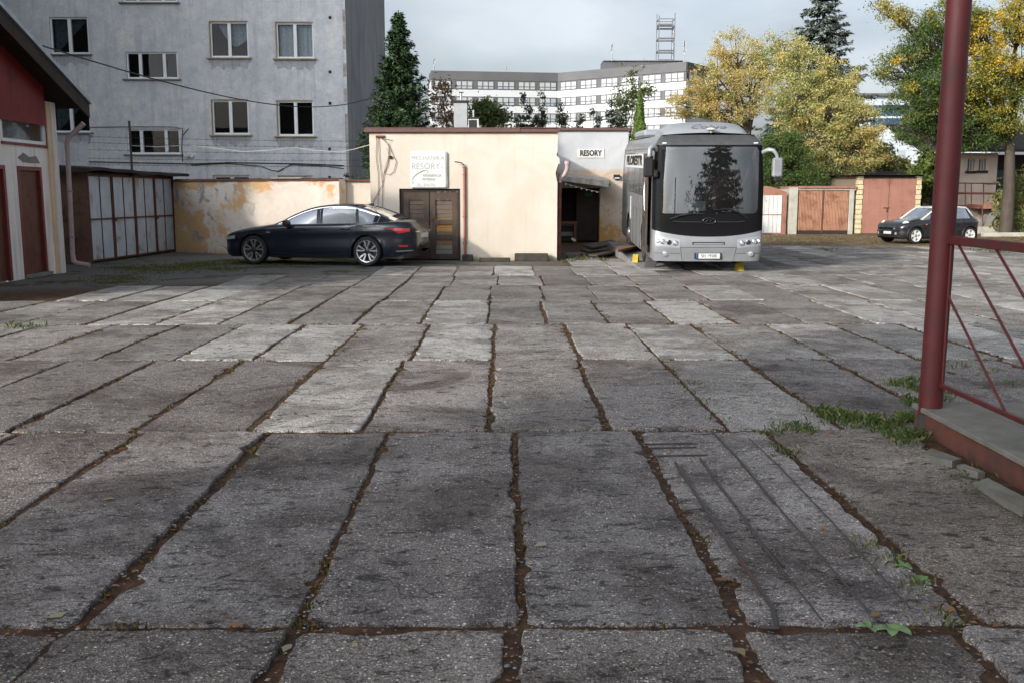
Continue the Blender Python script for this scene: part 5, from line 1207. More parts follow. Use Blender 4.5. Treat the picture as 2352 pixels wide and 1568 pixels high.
for a, b, w in (((2188, 421), (2290, 422), .03), ((2188, 444), (2330, 446), .055), ((2188, 472), (2262, 474), .03), ((2262, 424), (2325, 425), .015)): MB().tube([by(*a), by(*b)], w, 6).build('rail', M['rust'], st)
for u, v0, v1 in ((2192, 421, 486), (2217, 422, 473), (2231, 422, 473), (2259, 422, 474), (2307, 422, 520), (2300, 446, 475), (2257, 474, 530)): MB().tube([by(u, v0), by(u, v1)], .025, 6).build('upright', M['rust'], st)
MB().box(by(2258, 470).x, by(2345, 470).x, BY - .1, KY - .01, by(2258, 480).z, by(2258, 470).z).build('landing', M['red_oxide'], st)
MB().prism([by(2300, 480), by(2265, 530), by(2252, 530), by(2290, 480)], (0, .8, 0)).build('stair', M['concrete'], st)
ke = MB(); ke.cbox(xY(2262, 41), xY(2420, 41), 40.8, 41.1, -.02, .16, .02); ke.cbox(xY(2262, 41), xY(2420, 41), 43.8, 44.2, -.02, .3, .02)
tag(ke.build('garden_kerb', M['pale_conc']), 'pale concrete garden kerb behind the small car', 'kerb')

# ------------------------------------------------------------------ office block in the distance
xo = lambda u, Y: xY(u, Y, 150)
of = empty('office_block', (10, 214, 0)); tag(of, 'long bent white office block with grey window bands and rooftop plant', 'building')
P = [Vector((xo(990, 212), 212, 0)), Vector((xo(1282, 216), 216, 0)), Vector((xo(1577, 198), 198, 0)), Vector((xo(1577, 198) + 8.2, 198 + 11.3, 0))]
OT = zY(164, 213); ST = 3.33
NW = [6, 6, 2]
for k in range(3):
    p, q = P[k], P[k + 1]; ax = (q - p).normalized(); Lk = (q - p).length; F = Frame(p, ax, (ax.y, -ax.x, 0))
    MB().fbox(F, .05 if k == 2 else 0, Lk, -.5, OT - 1.95, -8, 0).build('wing', M['off_white'], of)
    pr = MB(); pr.fbox(F, .11 if k == 2 else 0, Lk, OT - 1.85 + .02 * k, OT - .01 * k, -7.9, .10); pr.build('parapet', M['off_grey'], of)
    nn_ = NW[k]
    for row in range(6):
        zt_ = OT - 1.9 - row * ST; zb_ = zt_ - 1.88
        MB().fbox(F, 0, Lk, zb_, zt_, 0.004, .06).build('window_band', M['off_grey'], of)
        if k < 2:
            for s_ in (.35, .7):
                if row < 5: MB().fbox(F, 0, Lk, zb_ - s_ * 1.4 - .03, zb_ - s_ * 1.4, .0, .03).build('cladding_joint', M['pale_blue'], of)
        for i in range(nn_):
            a0 = Lk * (i + .09) / nn_ + (.25 if i < 3 else -.0); a1 = Lk * (i + .93) / nn_ - (.0 if i < 3 else .1); wn_ = (a1 - a0)
            fm = MB(); b0, b1 = zb_ + .12, zt_ - .12; zc_ = b0 + (b1 - b0) * .36
            for j in range(4): fm.fbox(F, a0 + wn_ * j / 3 - .10, a0 + wn_ * j / 3 + .10, b0, b1, .06, .12)
            for z in (b0, zc_, b1): fm.fbox(F, a0, a1, z - .08, z + .08, .06, .115)
            w_o = fm.build('window', M['off_frame'], of)
            for j in range(3):
                aa, ab = a0 + wn_ * j / 3 + .07, a0 + wn_ * (j + 1) / 3 - .07
                MB().fbox(F, aa, ab, zc_ + .06, b1 - .06, .062, .075).build('pane', M['off_pane'] if rr.random() < .93 else M['off_pane2'], w_o)
                MB().fbox(F, aa, ab, b0 + .06, zc_ - .06, .062, .075).build('pane', M['off_pane'] if rr.random() < .62 else M['off_pane2'], w_o)
OY = 213
pv = MB(); ox0, ox1 = xo(1386, OY), xo(1566, OY); pv.box(ox0, ox1, OY + 1, OY + 7, OT - .2, zY(140, OY)); pv.build('plant_room', M['off_grey'], of)
MB().box(ox0, ox1 + .4, OY + .6, OY + 7.4, zY(140, OY) + .02, zY(138, OY)).build('plant_room_roof', M['steel'], of)
for u in (1475, 1487, 1500, 1520): MB().box(xo(u - 3, OY), xo(u + 3, OY), OY + .4, OY + .98, zY(157, OY), zY(150, OY)).build('cooling_unit', M['off_white'], of)
def lattice(name, u0, u1, v0, v1, Y, levels, lab, r=.10):
    e = empty(name, (xo((u0 + u1) / 2, Y), Y, zY(v1, Y))); tag(e, lab, 'mast', 'masts on the office block roof')
    X0_, X1_ = xo(u0, Y), xo(u1, Y); D = X1_ - X0_
    cs = [(X0_, Y), (X1_, Y), (X1_, Y + D), (X0_, Y + D)]
    for x_, y_ in cs: MB().tube([(x_, y_, zY(v1, Y)), (x_, y_, zY(v0, Y) + rr.uniform(-.8, 1.0))], r, 5).build('leg', M['steel'], e)
    for lv in levels:
        z = zY(lv, Y); 
        for k in range(4): MB().tube([(*cs[k], z), (*cs[(k + 1) % 4], z)], r * .9, 5).build('crossbar', M['steel'], e)
    return e
sc_t = lattice('rooftop_scaffold', 1512, 1548, 36, 142, OY + 2, (44, 60, 62, 88, 90, 116, 118, 138), 'tall steel scaffold tower on the office roof')
MB().box(xo(1514, OY), xo(1548, OY), OY + 2, OY + 4.5, zY(54, OY), zY(51, OY)).build('platform', M['steel'], sc_t)
MB().tube([(xo(1550, OY), OY + 3, zY(142, OY)), (xo(1550, OY), OY + 3, zY(60, OY))], .16, 6).build('mast_tube', M['steel'], sc_t)
def mast(u, v0, v1, Y, lab, w=1):
    e = empty('antenna_mast', (xo(u, Y), Y, zY(v1, Y))); tag(e, lab, 'mast', 'masts on the office block roof')
    MB().tube([(xo(u, Y), Y, zY(v1, Y)), (xo(u, Y), Y, zY(v0, Y))], .09, 6).build('pole', M['steel'], e)
    for du, a, b in ((-2.4, .05, .45), (2.4, .1, .5), (0.8, .25, .6)): MB().box(xo(u + du * w - .9, Y), xo(u + du * w + .9, Y), Y - .3, Y, zY(v0 + (v1 - v0) * b, Y), zY(v0 + (v1 - v0) * a, Y)).build('antenna_panel', M['chim'], e)
mast(1405, 100, 141, OY, 'slim antenna mast on the left end of the rooftop plant room'); mast(1571, 92, 152, OY, 'antenna mast at the right end of the office roof'); mast(997, 134, 163, 212, 'antenna mast at the left end of the office roof'); mast(1163, 155, 164, 214, 'tiny aerial near the middle of the office roof', .6)

# modern glass and white building far right
mg = empty('modern_building', (xY(2060, 95), 95, 0)); tag(mg, 'pale panelled building with blue glass corner behind the trees', 'building')
MY = 95
FM = Frame((0, MY, 0), (1, 0, 0), (0, -1, 0))
def mxy(u): return xY(u, MY)
MB().fbox(FM, mxy(1950), mxy(2079), -.5, zY(222, MY), -14, 0).build('glazed_wing', M['pale_blue'], mg); MB().fbox(FM, mxy(1945), mxy(2085), zY(222, MY) + .01, zY(216, MY), -14.3, .5).build('roof_edge', M['off_grey'], mg)
for i in range(5):
    a, b = mxy(1990 + i * 17), mxy(1990 + i * 17 + 16); MB().fbox(FM, a, b, zY(267, MY), zY(242, MY), .004, .06).build('pane', M['blue_glass'], mg); MB().fbox(FM, a, b, zY(300, MY), zY(272, MY), .004, .06).build('pane', M['blue_glass'], mg)
MB().fbox(FM, mxy(1920), mxy(2200), -.5, zY(306, MY), .01, 6).build('white_wing', M['pale_blue'], mg)
for u0, u1, mt in ((2060, 2080, 'chim'), (2116, 2136, 'black_gloss'), (2000, 2016, 'chim')): MB().fbox(FM, mxy(u0), mxy(u1), zY(402, MY), zY(354, MY), 6.004, 6.05).build('window', M[mt], mg)
for v in (330, 352, 376): MB().fbox(FM, mxy(1920), mxy(2200), zY(v, MY) - .03, zY(v, MY) + .03, 6.002, 6.02).build('panel_joint', M['chim'], mg)

# ------------------------------------------------------------------ unseen blocks added to shade yard and facade (they also mirror in glass)
def shade_block(name, x0, x1, y0, y1, h, lab, facing):
    e = empty(name, ((x0 + x1) / 2, (y0 + y1) / 2, 0)); tag(e, lab, 'building', 'unseen blocks added for their shade')
    MB().box(x0, x1, y0, y1, -.02, h).build('wall', M['block_wall'], e); MB().box(x0 - .2, x1 + .2, y0 - .2, y1 + .2, h + .003, h + .12).build('roof', M['felt'], e)
    F = Frame((0, y1, 0), (1, 0, 0), (0, 1, 0)) if facing == 'y' else Frame((x1, 0, 0), (0, 1, 0), (1, 0, 0))
    s0, s1 = (x0, x1) if facing == 'y' else (y0, y1)
    z = 1.1
    while z + 1.5 < h:
        a = s0 + 1.2
        while a + 1.6 < s1:
            w_o = MB().fbox(F, a, a + 1.5, z, z + 1.4, .004, .05).build('window', M['pvc'], e); MB().fbox(F, a + .08, a + .71, z + .08, z + 1.32, .052, .06).build('pane', M['black_gloss'], w_o); MB().fbox(F, a + .79, a + 1.42, z + .08, z + 1.32, .052, .06).build('pane', M['black_gloss'], w_o)
            a += 3.0
        z += 2.75
shade_block('rear_shade_block', -20.5, -14, -34, -13, 13.0, 'unseen four-storey block added behind the photographer to shade the foreground', 'x')
shade_block('side_shade_block', -34, -20.2, 15.6, 34.5, 17.5, 'six-storey block added out of frame on the left to shade the facade', 'x')
# ------------------------------------------------------------------ vehicles
def wheel_parts(root, c, r, wdt, side, style, rim_r):
    """tyre, rim, spokes; the axle lies along local y, side -1 is the camera side"""
    x, y, z = c; s = side
    o0 = y; o1 = y + s * wdt / 2
    prof = [(rim_r, y - wdt / 2 * .95), (r * .93, y - wdt / 2), (r * .985, y - wdt / 2 * .8), (r, y - wdt * .25), (r, y + wdt * .25), (r * .985, y + wdt / 2 * .8), (r * .93, y + wdt / 2), (rim_r + .004, y + wdt / 2 * .95), (rim_r, y + wdt / 2 * .80)]
    wh = MB().lathe(prof, (x, 0, z), 40, 'y', caps=False).build('wheel', M['rubber'], root, 35, local=True)
    yo = y + s * wdt / 2 * .92
    MB().lathe([(rim_r * .94, yo - s * .02), (rim_r * 1.01, yo - s * .0), (rim_r * 1.0, yo + s * .008), (rim_r * .93, yo + s * .004), (rim_r * .90, yo - s * .03), (rim_r * .88, yo - s * .12)], (x, 0, z), 40, 'y', caps=False).build('rim', M['alloy'] if style != 'mini' else M['white_paint'], wh, 35, local=True)
    MB().lathe([(0.001, yo - s * .13), (rim_r * .9, yo - s * .125)], (x, 0, z), 32, 'y').build('brake_disc', M['alloy_dark'], wh, local=True)
    sp = MB()
    def spoke(a, r0, r1, w0, w1, d0, d1, mt):
        ca, sa = math.cos(a), math.sin(a)
        def P(rad, t, d): return Vector((x + ca * rad - sa * t, yo + s * d, z + sa * rad + ca * t))
        vs = [P(r0, -w0, d0), P(r0, w0, d0), P(r1, w1, d1), P(r1, -w1, d1), P(r0, -w0, d0 - .035), P(r0, w0, d0 - .035), P(r1, w1, d1 - .03), P(r1, -w1, d1 - .03)]
        mt.add(vs, [(0, 1, 2, 3), (4, 7, 6, 5), (0, 4, 5, 1), (2, 6, 7, 3), (1, 5, 6, 2), (0, 3, 7, 4)])
    a0 = .31
    if style == 'double':
        for k in range(5):
            a = a0 + k * 2 * math.pi / 5
            for q in (-.155, .155):
                ca = a + q
                # a spoke that starts near the hub and spreads outward
                p0 = (math.cos(a + q * .9) * rim_r * .22, math.sin(a + q * .9) * rim_r * .22); p1 = (math.cos(a + q * 1.55) * rim_r * .93, math.sin(a + q * 1.55) * rim_r * .93)
                dx, dz = p1[0] - p0[0], p1[1] - p0[1]; L_ = math.hypot(dx, dz); nx_, nz_ = -dz / L_, dx / L_
                w0, w1 = rim_r * .035, rim_r * .085
                vs = []
                for d in (0, -.03):
                    for (p, w) in ((p0, w0), (p1, w1)):
                        for sg_ in (-1, 1): vs.append(Vector((x + p[0] + nx_ * w * sg_, yo + s * (d - (.012 if p is p0 else 0)), z + p[1] + nz_ * w * sg_)))
                sp.add(vs, [(0, 1, 3, 2), (4, 6, 7, 5), (0, 2, 6, 4), (1, 5, 7, 3), (2, 3, 7, 6), (0, 4, 5, 1)])
    elif style == 'mini':
        for k in range(5):
            a = a0 + .3 + k * 2 * math.pi / 5; spoke(a, rim_r * .12, rim_r * .93, rim_r * .17, rim_r * .27, -.012, .0, sp)
    else:
        sp.lathe([(rim_r * .95, yo - s * .02), (rim_r * .62, yo - s * .06), (rim_r * .60, yo - s * .02), (rim_r * .35, yo + s * .02), (.001, yo + s * .03)], (x, 0, z), 24, 'y')
    sp.build('spokes', M['alloy'] if style != 'mini' else M['white_paint'], wh, 35, local=True)
    MB().lathe([(rim_r * .26, yo - s * .05), (rim_r * .25, yo - s * .008), (rim_r * .12, yo + s * .002), (.001, yo + s * .004)], (x, 0, z), 20, 'y').build('hub', M['alloy_dark'] if style == 'double' else M['alloy'], wh, 35, local=True)
    return wh

class Car:
    def __init__(s, root, L, tabs, arches, R_, paint, belt, cabin, hw=.94):
        s.root, s.L = root, L; s.t = {k: pchip(*zip(*v)) for k, v in tabs.items()}; s.arch = arches; s.R = R_; s.paint = paint; s.belt = belt; s.cab = {k: pchip(*zip(*v)) for k, v in cabin.items()}
    def zb(s, x):
        z = s.t['bot'](x)
        for c, zc in s.arch:
            if abs(x - c) < s.R: z = max(z, zc + math.sqrt(s.R ** 2 - (x - c) ** 2))
        return z
    def half(s, x):
        w_, sh, tp, zb = s.t['w'](x), s.t['sh'](x), s.t['top'](x), s.zb(x)
        sh = max(sh, zb + .02); tp = max(tp, sh + .01)
        z1 = zb + .25 * (sh - zb); z2 = zb + .5 * (sh - zb); z3 = zb + .78 * (sh - zb)
        base = s.t['bot'](x)
        def yw(z):
            k = (z - base) / max(sh - base, .05)
            y = w_ - .055 * max(0, (.28 - k) / .28) ** 1.5 - .012 * max(0, (k - .62) / .38)
            y += .010 * math.exp(-((k - .80) / .08) ** 2) - .012 * math.exp(-((k - .58) / .14) ** 2)   # shoulder crease and hollow flank
            return y
        ks = [0, .08, .2, .35, .5, .62, .72, .80, .88, .95]
        pts = [(yw(zb + k * (sh - zb)), zb + k * (sh - zb)) for k in ks]
        pts += [(w_ - .030, sh), (w_ * .93, sh + .30 * (tp - sh) + .006), (w_ * .80, sh + .62 * (tp - sh)), (w_ * .55, sh + .90 * (tp - sh)), (w_ * .28, sh + .98 * (tp - sh)), (0, tp)]
        return pts
    def side_y(s, x, z):
        p = s.half(x)[:11]; zs = [q[1] for q in p]; ys = [q[0] for q in p]
        return float(np.interp(z, zs, ys))
    def body(s, n=110, name='body'):
        xs = [s.L * (0.5 - 0.5 * math.cos(math.pi * (i / n))) * .35 + s.L * (i / n) * .65 for i in range(n + 1)]
        rows = []
        for x in xs:
            h = s.half(x); rows.append([Vector((x, -y, z)) for y, z in h] + [Vector((x, y, z)) for y, z in reversed(h[:-1])])
        mb = MB().grid(rows)
        for r_, sgn in ((rows[0], -1), (rows[-1], 1)):
            r_ = r_ + [r_[0]]; cz = sum(p.z for p in r_) / len(r_); r1 = [Vector((p.x + sgn * .022, p.y * .9, cz + (p.z - cz) * .86)) for p in r_]; r2 = [Vector((p.x + sgn * .034, p.y * .6, cz + (p.z - cz) * .55)) for p in r_]
            mb.grid([r_, r1, r2]); mb.add(r2[:-1], [tuple(range(len(r2) - 1))])
        mb.build(name, s.paint, s.root, 42, local=True)
        # dark underbody and wheel housings
        u = MB(); u.box(.25, s.L - .25, -s.t['w'](1.5) + .16, s.t['w'](1.5) - .16, .17, .55)
        for c, zc in s.arch:
            for sd in (-1, 1):
                w_ = s.t['w'](c); y0, y1 = sd * (w_ - .015), sd * (w_ - .32)
                rr_ = []
                for k in range(17):
                    a = math.pi * k / 16; rr_.append([Vector((c + math.cos(a) * s.R * .995, y, zc + math.sin(a) * s.R * .995 - (.0 if 0 < k < 16 else .12))) for y in (y0, y1)])
                u.grid(rr_); u.add([r_[1] for r_ in rr_], [tuple(range(17))])
        u.build('underbody', M['black'], s.root, local=True)
    def patch(s, name, mat, x0, x1, zlo, zhi, off=.004, side=-1, nx=14, nz=6, parent=None):
        rows = []
        for i in range(nx + 1):
            x = x0 + (x1 - x0) * i / nx; a, b = zlo(x), zhi(x); row = []
            for j in range(nz + 1):
                z = a + (b - a) * j / nz
                dx = (s.side_y(min(x + .02, s.L), z) - s.side_y(max(x - .02, 0), z)) / .04
                nrm = Vector((-dx, 1, 0)).normalized() * off
                row.append(Vector((x + nrm.x, side * (s.side_y(x, z) + nrm.y), z)))
            rows.append(row)
        return MB().grid(rows).build(name, mat, parent or s.root, 50, local=True)
    def seam(s, pts, r=.004, name='door_gap', mat=None):
        MB().tube([Vector((x, -(s.side_y(x, z) + .0005), z)) for x, z in pts], r, 5).build(name, mat or M['black'], s.root, local=True)
    # greenhouse
    def cabsec(s, x):
        return s.cab['wb'](x), s.belt(x), s.cab['wr'](x), s.cab['z'](x)
    def cabin(s, xa, xb, xr0, xr1, xc, xd, roofmat, glass, n=70):
        """xa..xb whole greenhouse, roof between xr0 and xr1, solid C pillar from xc on"""
        def sec(x):
            wb, zbelt, wr, zc = s.cabsec(x); zr = max(zc - .05, zbelt)
            t = [(wb, zbelt), (wb + (wr - wb) * .35, zbelt + (zr - zbelt) * .42), (wb + (wr - wb) * .72, zbelt + (zr - zbelt) * .78), (wr, zr)]
            return t, [(wr, zr), (wr * .86, zr + (zc - zr) * .55), (wr * .5, zr + (zc - zr) * .9), (0, zc)]
        xs = [xa + (xb - xa) * i / n for i in range(n + 1)]
        def sides(f0, f1, nm, mt, off=0.0, lo=0, hi=4):
            for sd in (-1, 1):
                rows = [[Vector((x, sd * (y + off), z)) for y, z in sec(x)[0][lo:hi]] for x in xs if f0 - 1e-6 <= x <= f1 + 1e-6]
                if len(rows) > 1: MB().grid(rows).build(nm, mt, s.root, 40, local=True)
        def tops(f0, f1, nm, mt, off=0.0, inset=1.0):
            rows = []
            for x in xs:
                if f0 - 1e-6 <= x <= f1 + 1e-6:
                    h = sec(x)[1]; rows.append([Vector((x, -y * inset, z + off)) for y, z in h] + [Vector((x, y * inset, z + off)) for y, z in reversed(h[:-1])])
            return MB().grid(rows).build(nm, mt, s.root, 40, local=True)
        sides(xa, xc, 'side_window', glass)
        sides(xc - (xb - xa) / n, xb, 'rear_pillar', s.paint, .002)
        tops(xa, xr0, 'windscreen', glass); tops(xr0 - (xb - xa) / n, xr1, 'roof', roofmat, .002); tops(xr1 - (xb - xa) / n * 0, xb, 'rear_window', glass)
        # pillars along the roof rail
        for sd in (-1, 1):
            rl = [Vector((x, sd * (sec(x)[1][0][0] + .004), sec(x)[1][0][1] + .004)) for x in xs if x <= xd]
            MB().tube(rl, .030, 8).build('roof_rail', roofmat, s.root, 50, local=True)
        s.sec = sec
    def pillar(s, x0, x1, w_, mat):
        for sd in (-1, 1):
            t0 = s.sec(x0)[0]; t1 = s.sec(x1)[0]
            def pt(k, dx):
                tt = k / 6; x = x0 + (x1 - x0) * tt
                h = s.sec(x)[0]; ys = [q[0] for q in h]; zs = [q[1] for q in h]; z = zs[0] + (zs[-1] - zs[0]) * tt
                return Vector((x + dx, sd * (float(np.interp(z, zs, ys)) + .005), z))
            MB().grid([[pt(k, -w_), pt(k, w_)] for k in range(7)]).build('window_pillar', mat, s.root, 40, local=True)
    def trim(s, x0, x1, r, mat):
        n = 40
        for sd in (-1, 1):
            up = []; dn = []
            for i in range(n + 1):
                x = x0 + (x1 - x0) * i / n; h = s.sec(x)[0]
                zt = h[-1][1] - .022; zb_ = h[0][1] + .006
                ys = [q[0] for q in h]; zs = [q[1] for q in h]
                if zt < zb_: zt = zb_
                up.append(Vector((x, sd * (float(np.interp(zt, zs, ys)) + .010), zt))); dn.append(Vector((x, sd * (h[0][0] + .012), zb_)))
            MB().tube(up + list(reversed(dn)) + [up[0]], r, 6).build('window_trim', mat, s.root, 50, local=True)

# ---- dark navy sedan
SC = 1.03
sed = empty('sedan', (0, 0, 0)); tag(sed, 'dark navy four-door sedan parked along the ochre wall', 'car')
psi = R(13)
rear_c = G(843, 612)      # contact of the rear wheel on the camera side
# local wheel track points
tabs = dict(
    w=[(0, .40), (.03, .56), (.12, .72), (.30, .835), (.62, .905), (1.2, .930), (2.6, .943), (3.7, .943), (4.25, .925), (4.55, .885), (4.74, .82), (4.87, .72), (4.94, .58)],
    sh=[(0, .585), (.10, .66), (.35, .735), (.8, .815), (1.3, .875), (1.8, .915), (3.0, .955), (3.9, .985), (4.5, .985), (4.8, .94), (4.94, .86)],
    top=[(0, .60), (.06, .69), (.25, .785), (.6, .870), (1.1, .945), (1.55, 1.0), (2.0, .985), (3.6, 1.0), (4.1, 1.06), (4.45, 1.085), (4.75, 1.092), (4.85, 1.06), (4.94, .90)],
    bot=[(0, .25), (.15, .20), (.5, .175), (1.5, .165), (3.3, .170), (4.3, .20), (4.7, .27), (4.94, .38)])
cabin = dict(
    wb=[(1.40, .80), (1.75, .855), (2.4, .885), (3.4, .890), (4.0, .855), (4.5, .74)],
    wr=[(1.40, .70), (1.75, .66), (2.3, .615), (2.8, .60), (3.4, .595), (3.9, .585), (4.3, .60), (4.5, .64)],
    z=[(1.40, .975), (1.60, 1.06), (1.90, 1.205), (2.2, 1.325), (2.5, 1.405), (2.8, 1.442), (3.05, 1.452), (3.35, 1.440), (3.65, 1.385), (3.95, 1.290), (4.25, 1.175), (4.5, 1.088)])
bz = pchip([1.2, 1.8, 2.6, 3.4, 4.0, 4.5], [.905, .945, .965, .985, 1.0, 1.02])
C = Car(sed, 4.94, tabs, [(.93, .345), (3.85, .345)], .392, M['navy'], bz, cabin)
C.body()
C.cabin(1.42, 4.46, 2.30, 3.44, 4.02, 4.30, M['navy'], M['car_glass'])
C.pillar(2.62, 2.54, .045, M['black_gloss']); C.pillar(3.62, 3.50, .040, M['black_gloss']); C.pillar(2.70, 2.62, .03, M['navy'])
C.trim(1.52, 4.10, .015, M['chrome'])
for sd in (-1, 1):
    for x in (.93, 3.85): wheel_parts(sed, (x, sd * .815, .345), .345, .235, sd, 'double', .262)
C.seam([(1.46, .40), (1.42, .6), (1.46, .80), (1.52, .90)]); C.seam([(2.58, .24), (2.56, .6), (2.62, .93)]); C.seam([(3.42, .52), (3.53, .72), (3.62, .84), (3.60, .97)]); C.seam([(1.46, .29), (2.2, .24), (3.0, .25), (3.35, .30)])
for x in (2.30, 3.32):
    C.patch('door_handle_recess', M['black'], x - .09, x + .12, lambda q: .825, lambda q: .875, .003)
    MB().tube([Vector((x - .10, -(C.side_y(x - .10, .86) + .004), .858)), Vector((x - .06, -(C.side_y(x, .86) + .030), .864)), Vector((x + .09, -(C.side_y(x, .86) + .030), .868)), Vector((x + .13, -(C.side_y(x + .13, .86) + .004), .866))], .014, 8).build('door_handle', M['navy'], sed, 60, local=True)
mr = empty; 
for sd in (-1, 1):
    m_ = MB(); m_.lathe([(.0, -.10), (.075, -.085), (.095, -.02), (.085, .05), (.0, .09)], (1.86, sd * 1.0, .99), 14, 'y'); m_.tube([(1.83, sd * .86, .945), (1.85, sd * .95, .965)], .025, 8); m_.build('mirror', M['black_gloss'], sed, 50, local=True)
for sd in (-1, 1):
    C.patch('headlight', M['lens'], .10, .42, lambda x: .585 + .06 * (x - .1), lambda x: .64 + .17 * (x - .1), .004, sd)
    C.patch('tail_light', M['red_lens'], 4.36, 4.86, lambda x: .86 - .10 * max(0, (x - 4.45) / .2) if x < 4.62 else .765 + .05 * (x - 4.62) / .24, lambda x: .895 - .03 * max(0, (x - 4.5)), .004, sd, 18)
    C.patch('reflector', M['red_lens'], 4.62, 4.82, lambda x: .455, lambda x: .495, .004, sd)
    C.patch('skirt_trim', M['alloy'], 4.56, 4.90, lambda x: .335 + .05 * (x - 4.5), lambda x: .362 + .05 * (x - 4.5), .006, sd)
C.patch('side_skirt', M['black'], 1.42, 3.40, lambda x: .172, lambda x: .225, .004)
C.patch('badge', M['chrome'], 1.28, 1.38, lambda x: .765, lambda x: .785, .003)
rp_ = MB(); rp_.cbox(4.962, 4.985, -.27, .27, .655, .765, .004); pl_ = rp_.build('number_plate', M['plate'], sed, local=True)
rb = MB(); rb.box(4.90, 4.972, -.56, .56, .80, .815); rb.build('tail_strip', M['chrome'], sed, local=True)
gr_ = MB(); gr_.box(-.045, .02, -.36, .36, .29, .54); gr_.build('grille', M['black'], sed, local=True)
MB().prism([(3.52, -.012, 1.44), (3.68, -.012, 1.385), (3.70, -.012, 1.47)], (0, .024, 0)).build('roof_fin', M['navy'], sed, local=True)
it = MB(); it.box(1.7, 4.0, -.74, .74, .6, .93); it.box(1.55, 1.95, -.72, .72, .88, .99); it.build('interior', M['black'], sed, local=True)
for x, zz in ((2.55, 1.24), (3.45, 1.22)):
    for y in (-.36, .36):
        st_ = MB(); st_.cbox(x, x + .14, y - .22, y + .22, .9, zz - .08, .03); st_.cbox(x + .05, x + .13, y - .12, y + .12, zz - .07, zz + .08, .03); st_.build('seat', M['seat'], sed, local=True)
sed.scale = (SC, SC, SC); sed.rotation_euler = (0, 0, -psi)
lw = Vector((3.85, -.93, 0)) * SC
rot = Matrix.Rotation(-psi, 3, 'Z')
sed.location = Vector((rear_c.x, rear_c.y, 0.004)) - rot @ lw

# ---- small black hatchback with white roof
mini = empty('hatchback', (0, 0, 0)); tag(mini, 'small black hatchback with white roof and white wheels before the garages', 'car')
tabs = dict(
    w=[(0, .46), (.05, .62), (.18, .76), (.45, .83), (.9, .845), (2.9, .845), (3.3, .82), (3.52, .74), (3.63, .60)],
    sh=[(0, .52), (.10, .64), (.3, .735), (.8, .80), (1.4, .845), (2.4, .885), (3.2, .91), (3.5, .89), (3.63, .78)],
    top=[(0, .54), (.08, .70), (.25, .80), (.6, .875), (1.0, .925), (1.4, .90), (3.0, .93), (3.35, .955), (3.52, .93), (3.63, .80)],
    bot=[(0, .25), (.2, .19), (.6, .17), (3.0, .18), (3.4, .24), (3.63, .33)])
cabin = dict(wb=[(1.0, .66), (1.3, .745), (1.8, .775), (2.8, .775), (3.3, .72), (3.5, .64)], wr=[(1.0, .60), (1.4, .585), (1.8, .57), (2.6, .565), (3.2, .56), (3.5, .57)],
             z=[(1.0, .92), (1.15, 1.0), (1.35, 1.13), (1.55, 1.26), (1.72, 1.345), (2.0, 1.385), (2.5, 1.398), (2.95, 1.375), (3.10, 1.34), (3.25, 1.20), (3.42, 1.02), (3.5, .945)])
bz2 = pchip([.9, 1.4, 2.2, 3.0, 3.5], [.875, .90, .915, .935, .945])
D = Car(mini, 3.63, tabs, [(.66, .30), (3.10, .30)], .345, M['blackpaint'], bz2, cabin)
D.body(90)
D.cabin(1.02, 3.48, 1.66, 3.06, 3.20, 3.40, M['white_paint'], M['car_glass'])
D.pillar(2.02, 1.98, .05, M['black_gloss']); D.pillar(3.16, 3.02, .06, M['black_gloss']); D.pillar(1.34, 1.50, .04, M['black_gloss'])
for sd in (-1, 1):
    for x in (.66, 3.10): wheel_parts(mini, (x, sd * .745, .30), .30, .19, sd, 'mini', .215)
    for cx_ in (.66, 3.10):
        arch_ = [Vector((cx_ + math.cos(a) * .365, sd * (D.side_y(cx_ + math.cos(a) * .365, .30 + math.sin(a) * .365) + .004), .30 + math.sin(a) * .365)) for a in [math.pi * (-.02 + 1.04 * k / 16) for k in range(17)]]
        MB().tube(arch_, .030, 8).build('wheel_arch', M['black'], mini, 60, local=True)
    hl = MB(); hc = Vector((.30, sd * .665, .735))
    for_n = Vector((-.62, sd * .55, .55)).normalized(); q_ = for_n.to_track_quat('Z', 'Y').to_matrix().to_4x4()
    hl.lathe([(.128, -.03), (.125, .015), (.10, .035), (.05, .045), (.001, .048)], (0, 0, 0), 20, 'z', Matrix.Translation(hc) @ q_ @ Matrix.Diagonal((1, 1.1, 1, 1))); hl.build('headlight', M['lens_white'], mini, 50, local=True)
    D.patch('indicator', M['amber'], 1.05, 1.12, lambda x: .70, lambda x: .735, .006, sd); D.patch('tail_light', M['red_lens'], 3.44, 3.56, lambda x: .60, lambda x: .82, .005, sd)
    D.patch('sill', M['black'], 1.0, 2.74, lambda x: .18, lambda x: .27, .006, sd)
D.seam([(1.12, .30), (1.10, .6), (1.16, .86)]); D.seam([(2.06, .28), (2.10, .6), (2.04, .90)])
g_ = MB(); g_.box(-.04, .05, -.40, .40, .535, .60); g_.build('grille', M['chrome'], mini, local=True)
bp = MB(); rows = []
for i in range(13):
    y = -.66 + 1.32 * i / 12; x = .0 + .16 * abs(y / .66) ** 2.6; rows.append([Vector((x - .03, y, .24)), Vector((x - .045, y, .32)), Vector((x - .045, y, .42)), Vector((x - .02, y, .47))])
bp.grid(rows).build('bumper', M['black'], mini, 50, local=True)
MB().cbox(-.062, -.048, -.32, .10, .36, .46, .003).build('number_plate', M['plate'], mini, local=True)
for y in (-.50, .46): MB().lathe([(.05, .02), (.05, -.02), (.001, -.03)], (.02, y, .38), 14, 'x').build('fog_light', M['lens'], mini, 50, local=True)
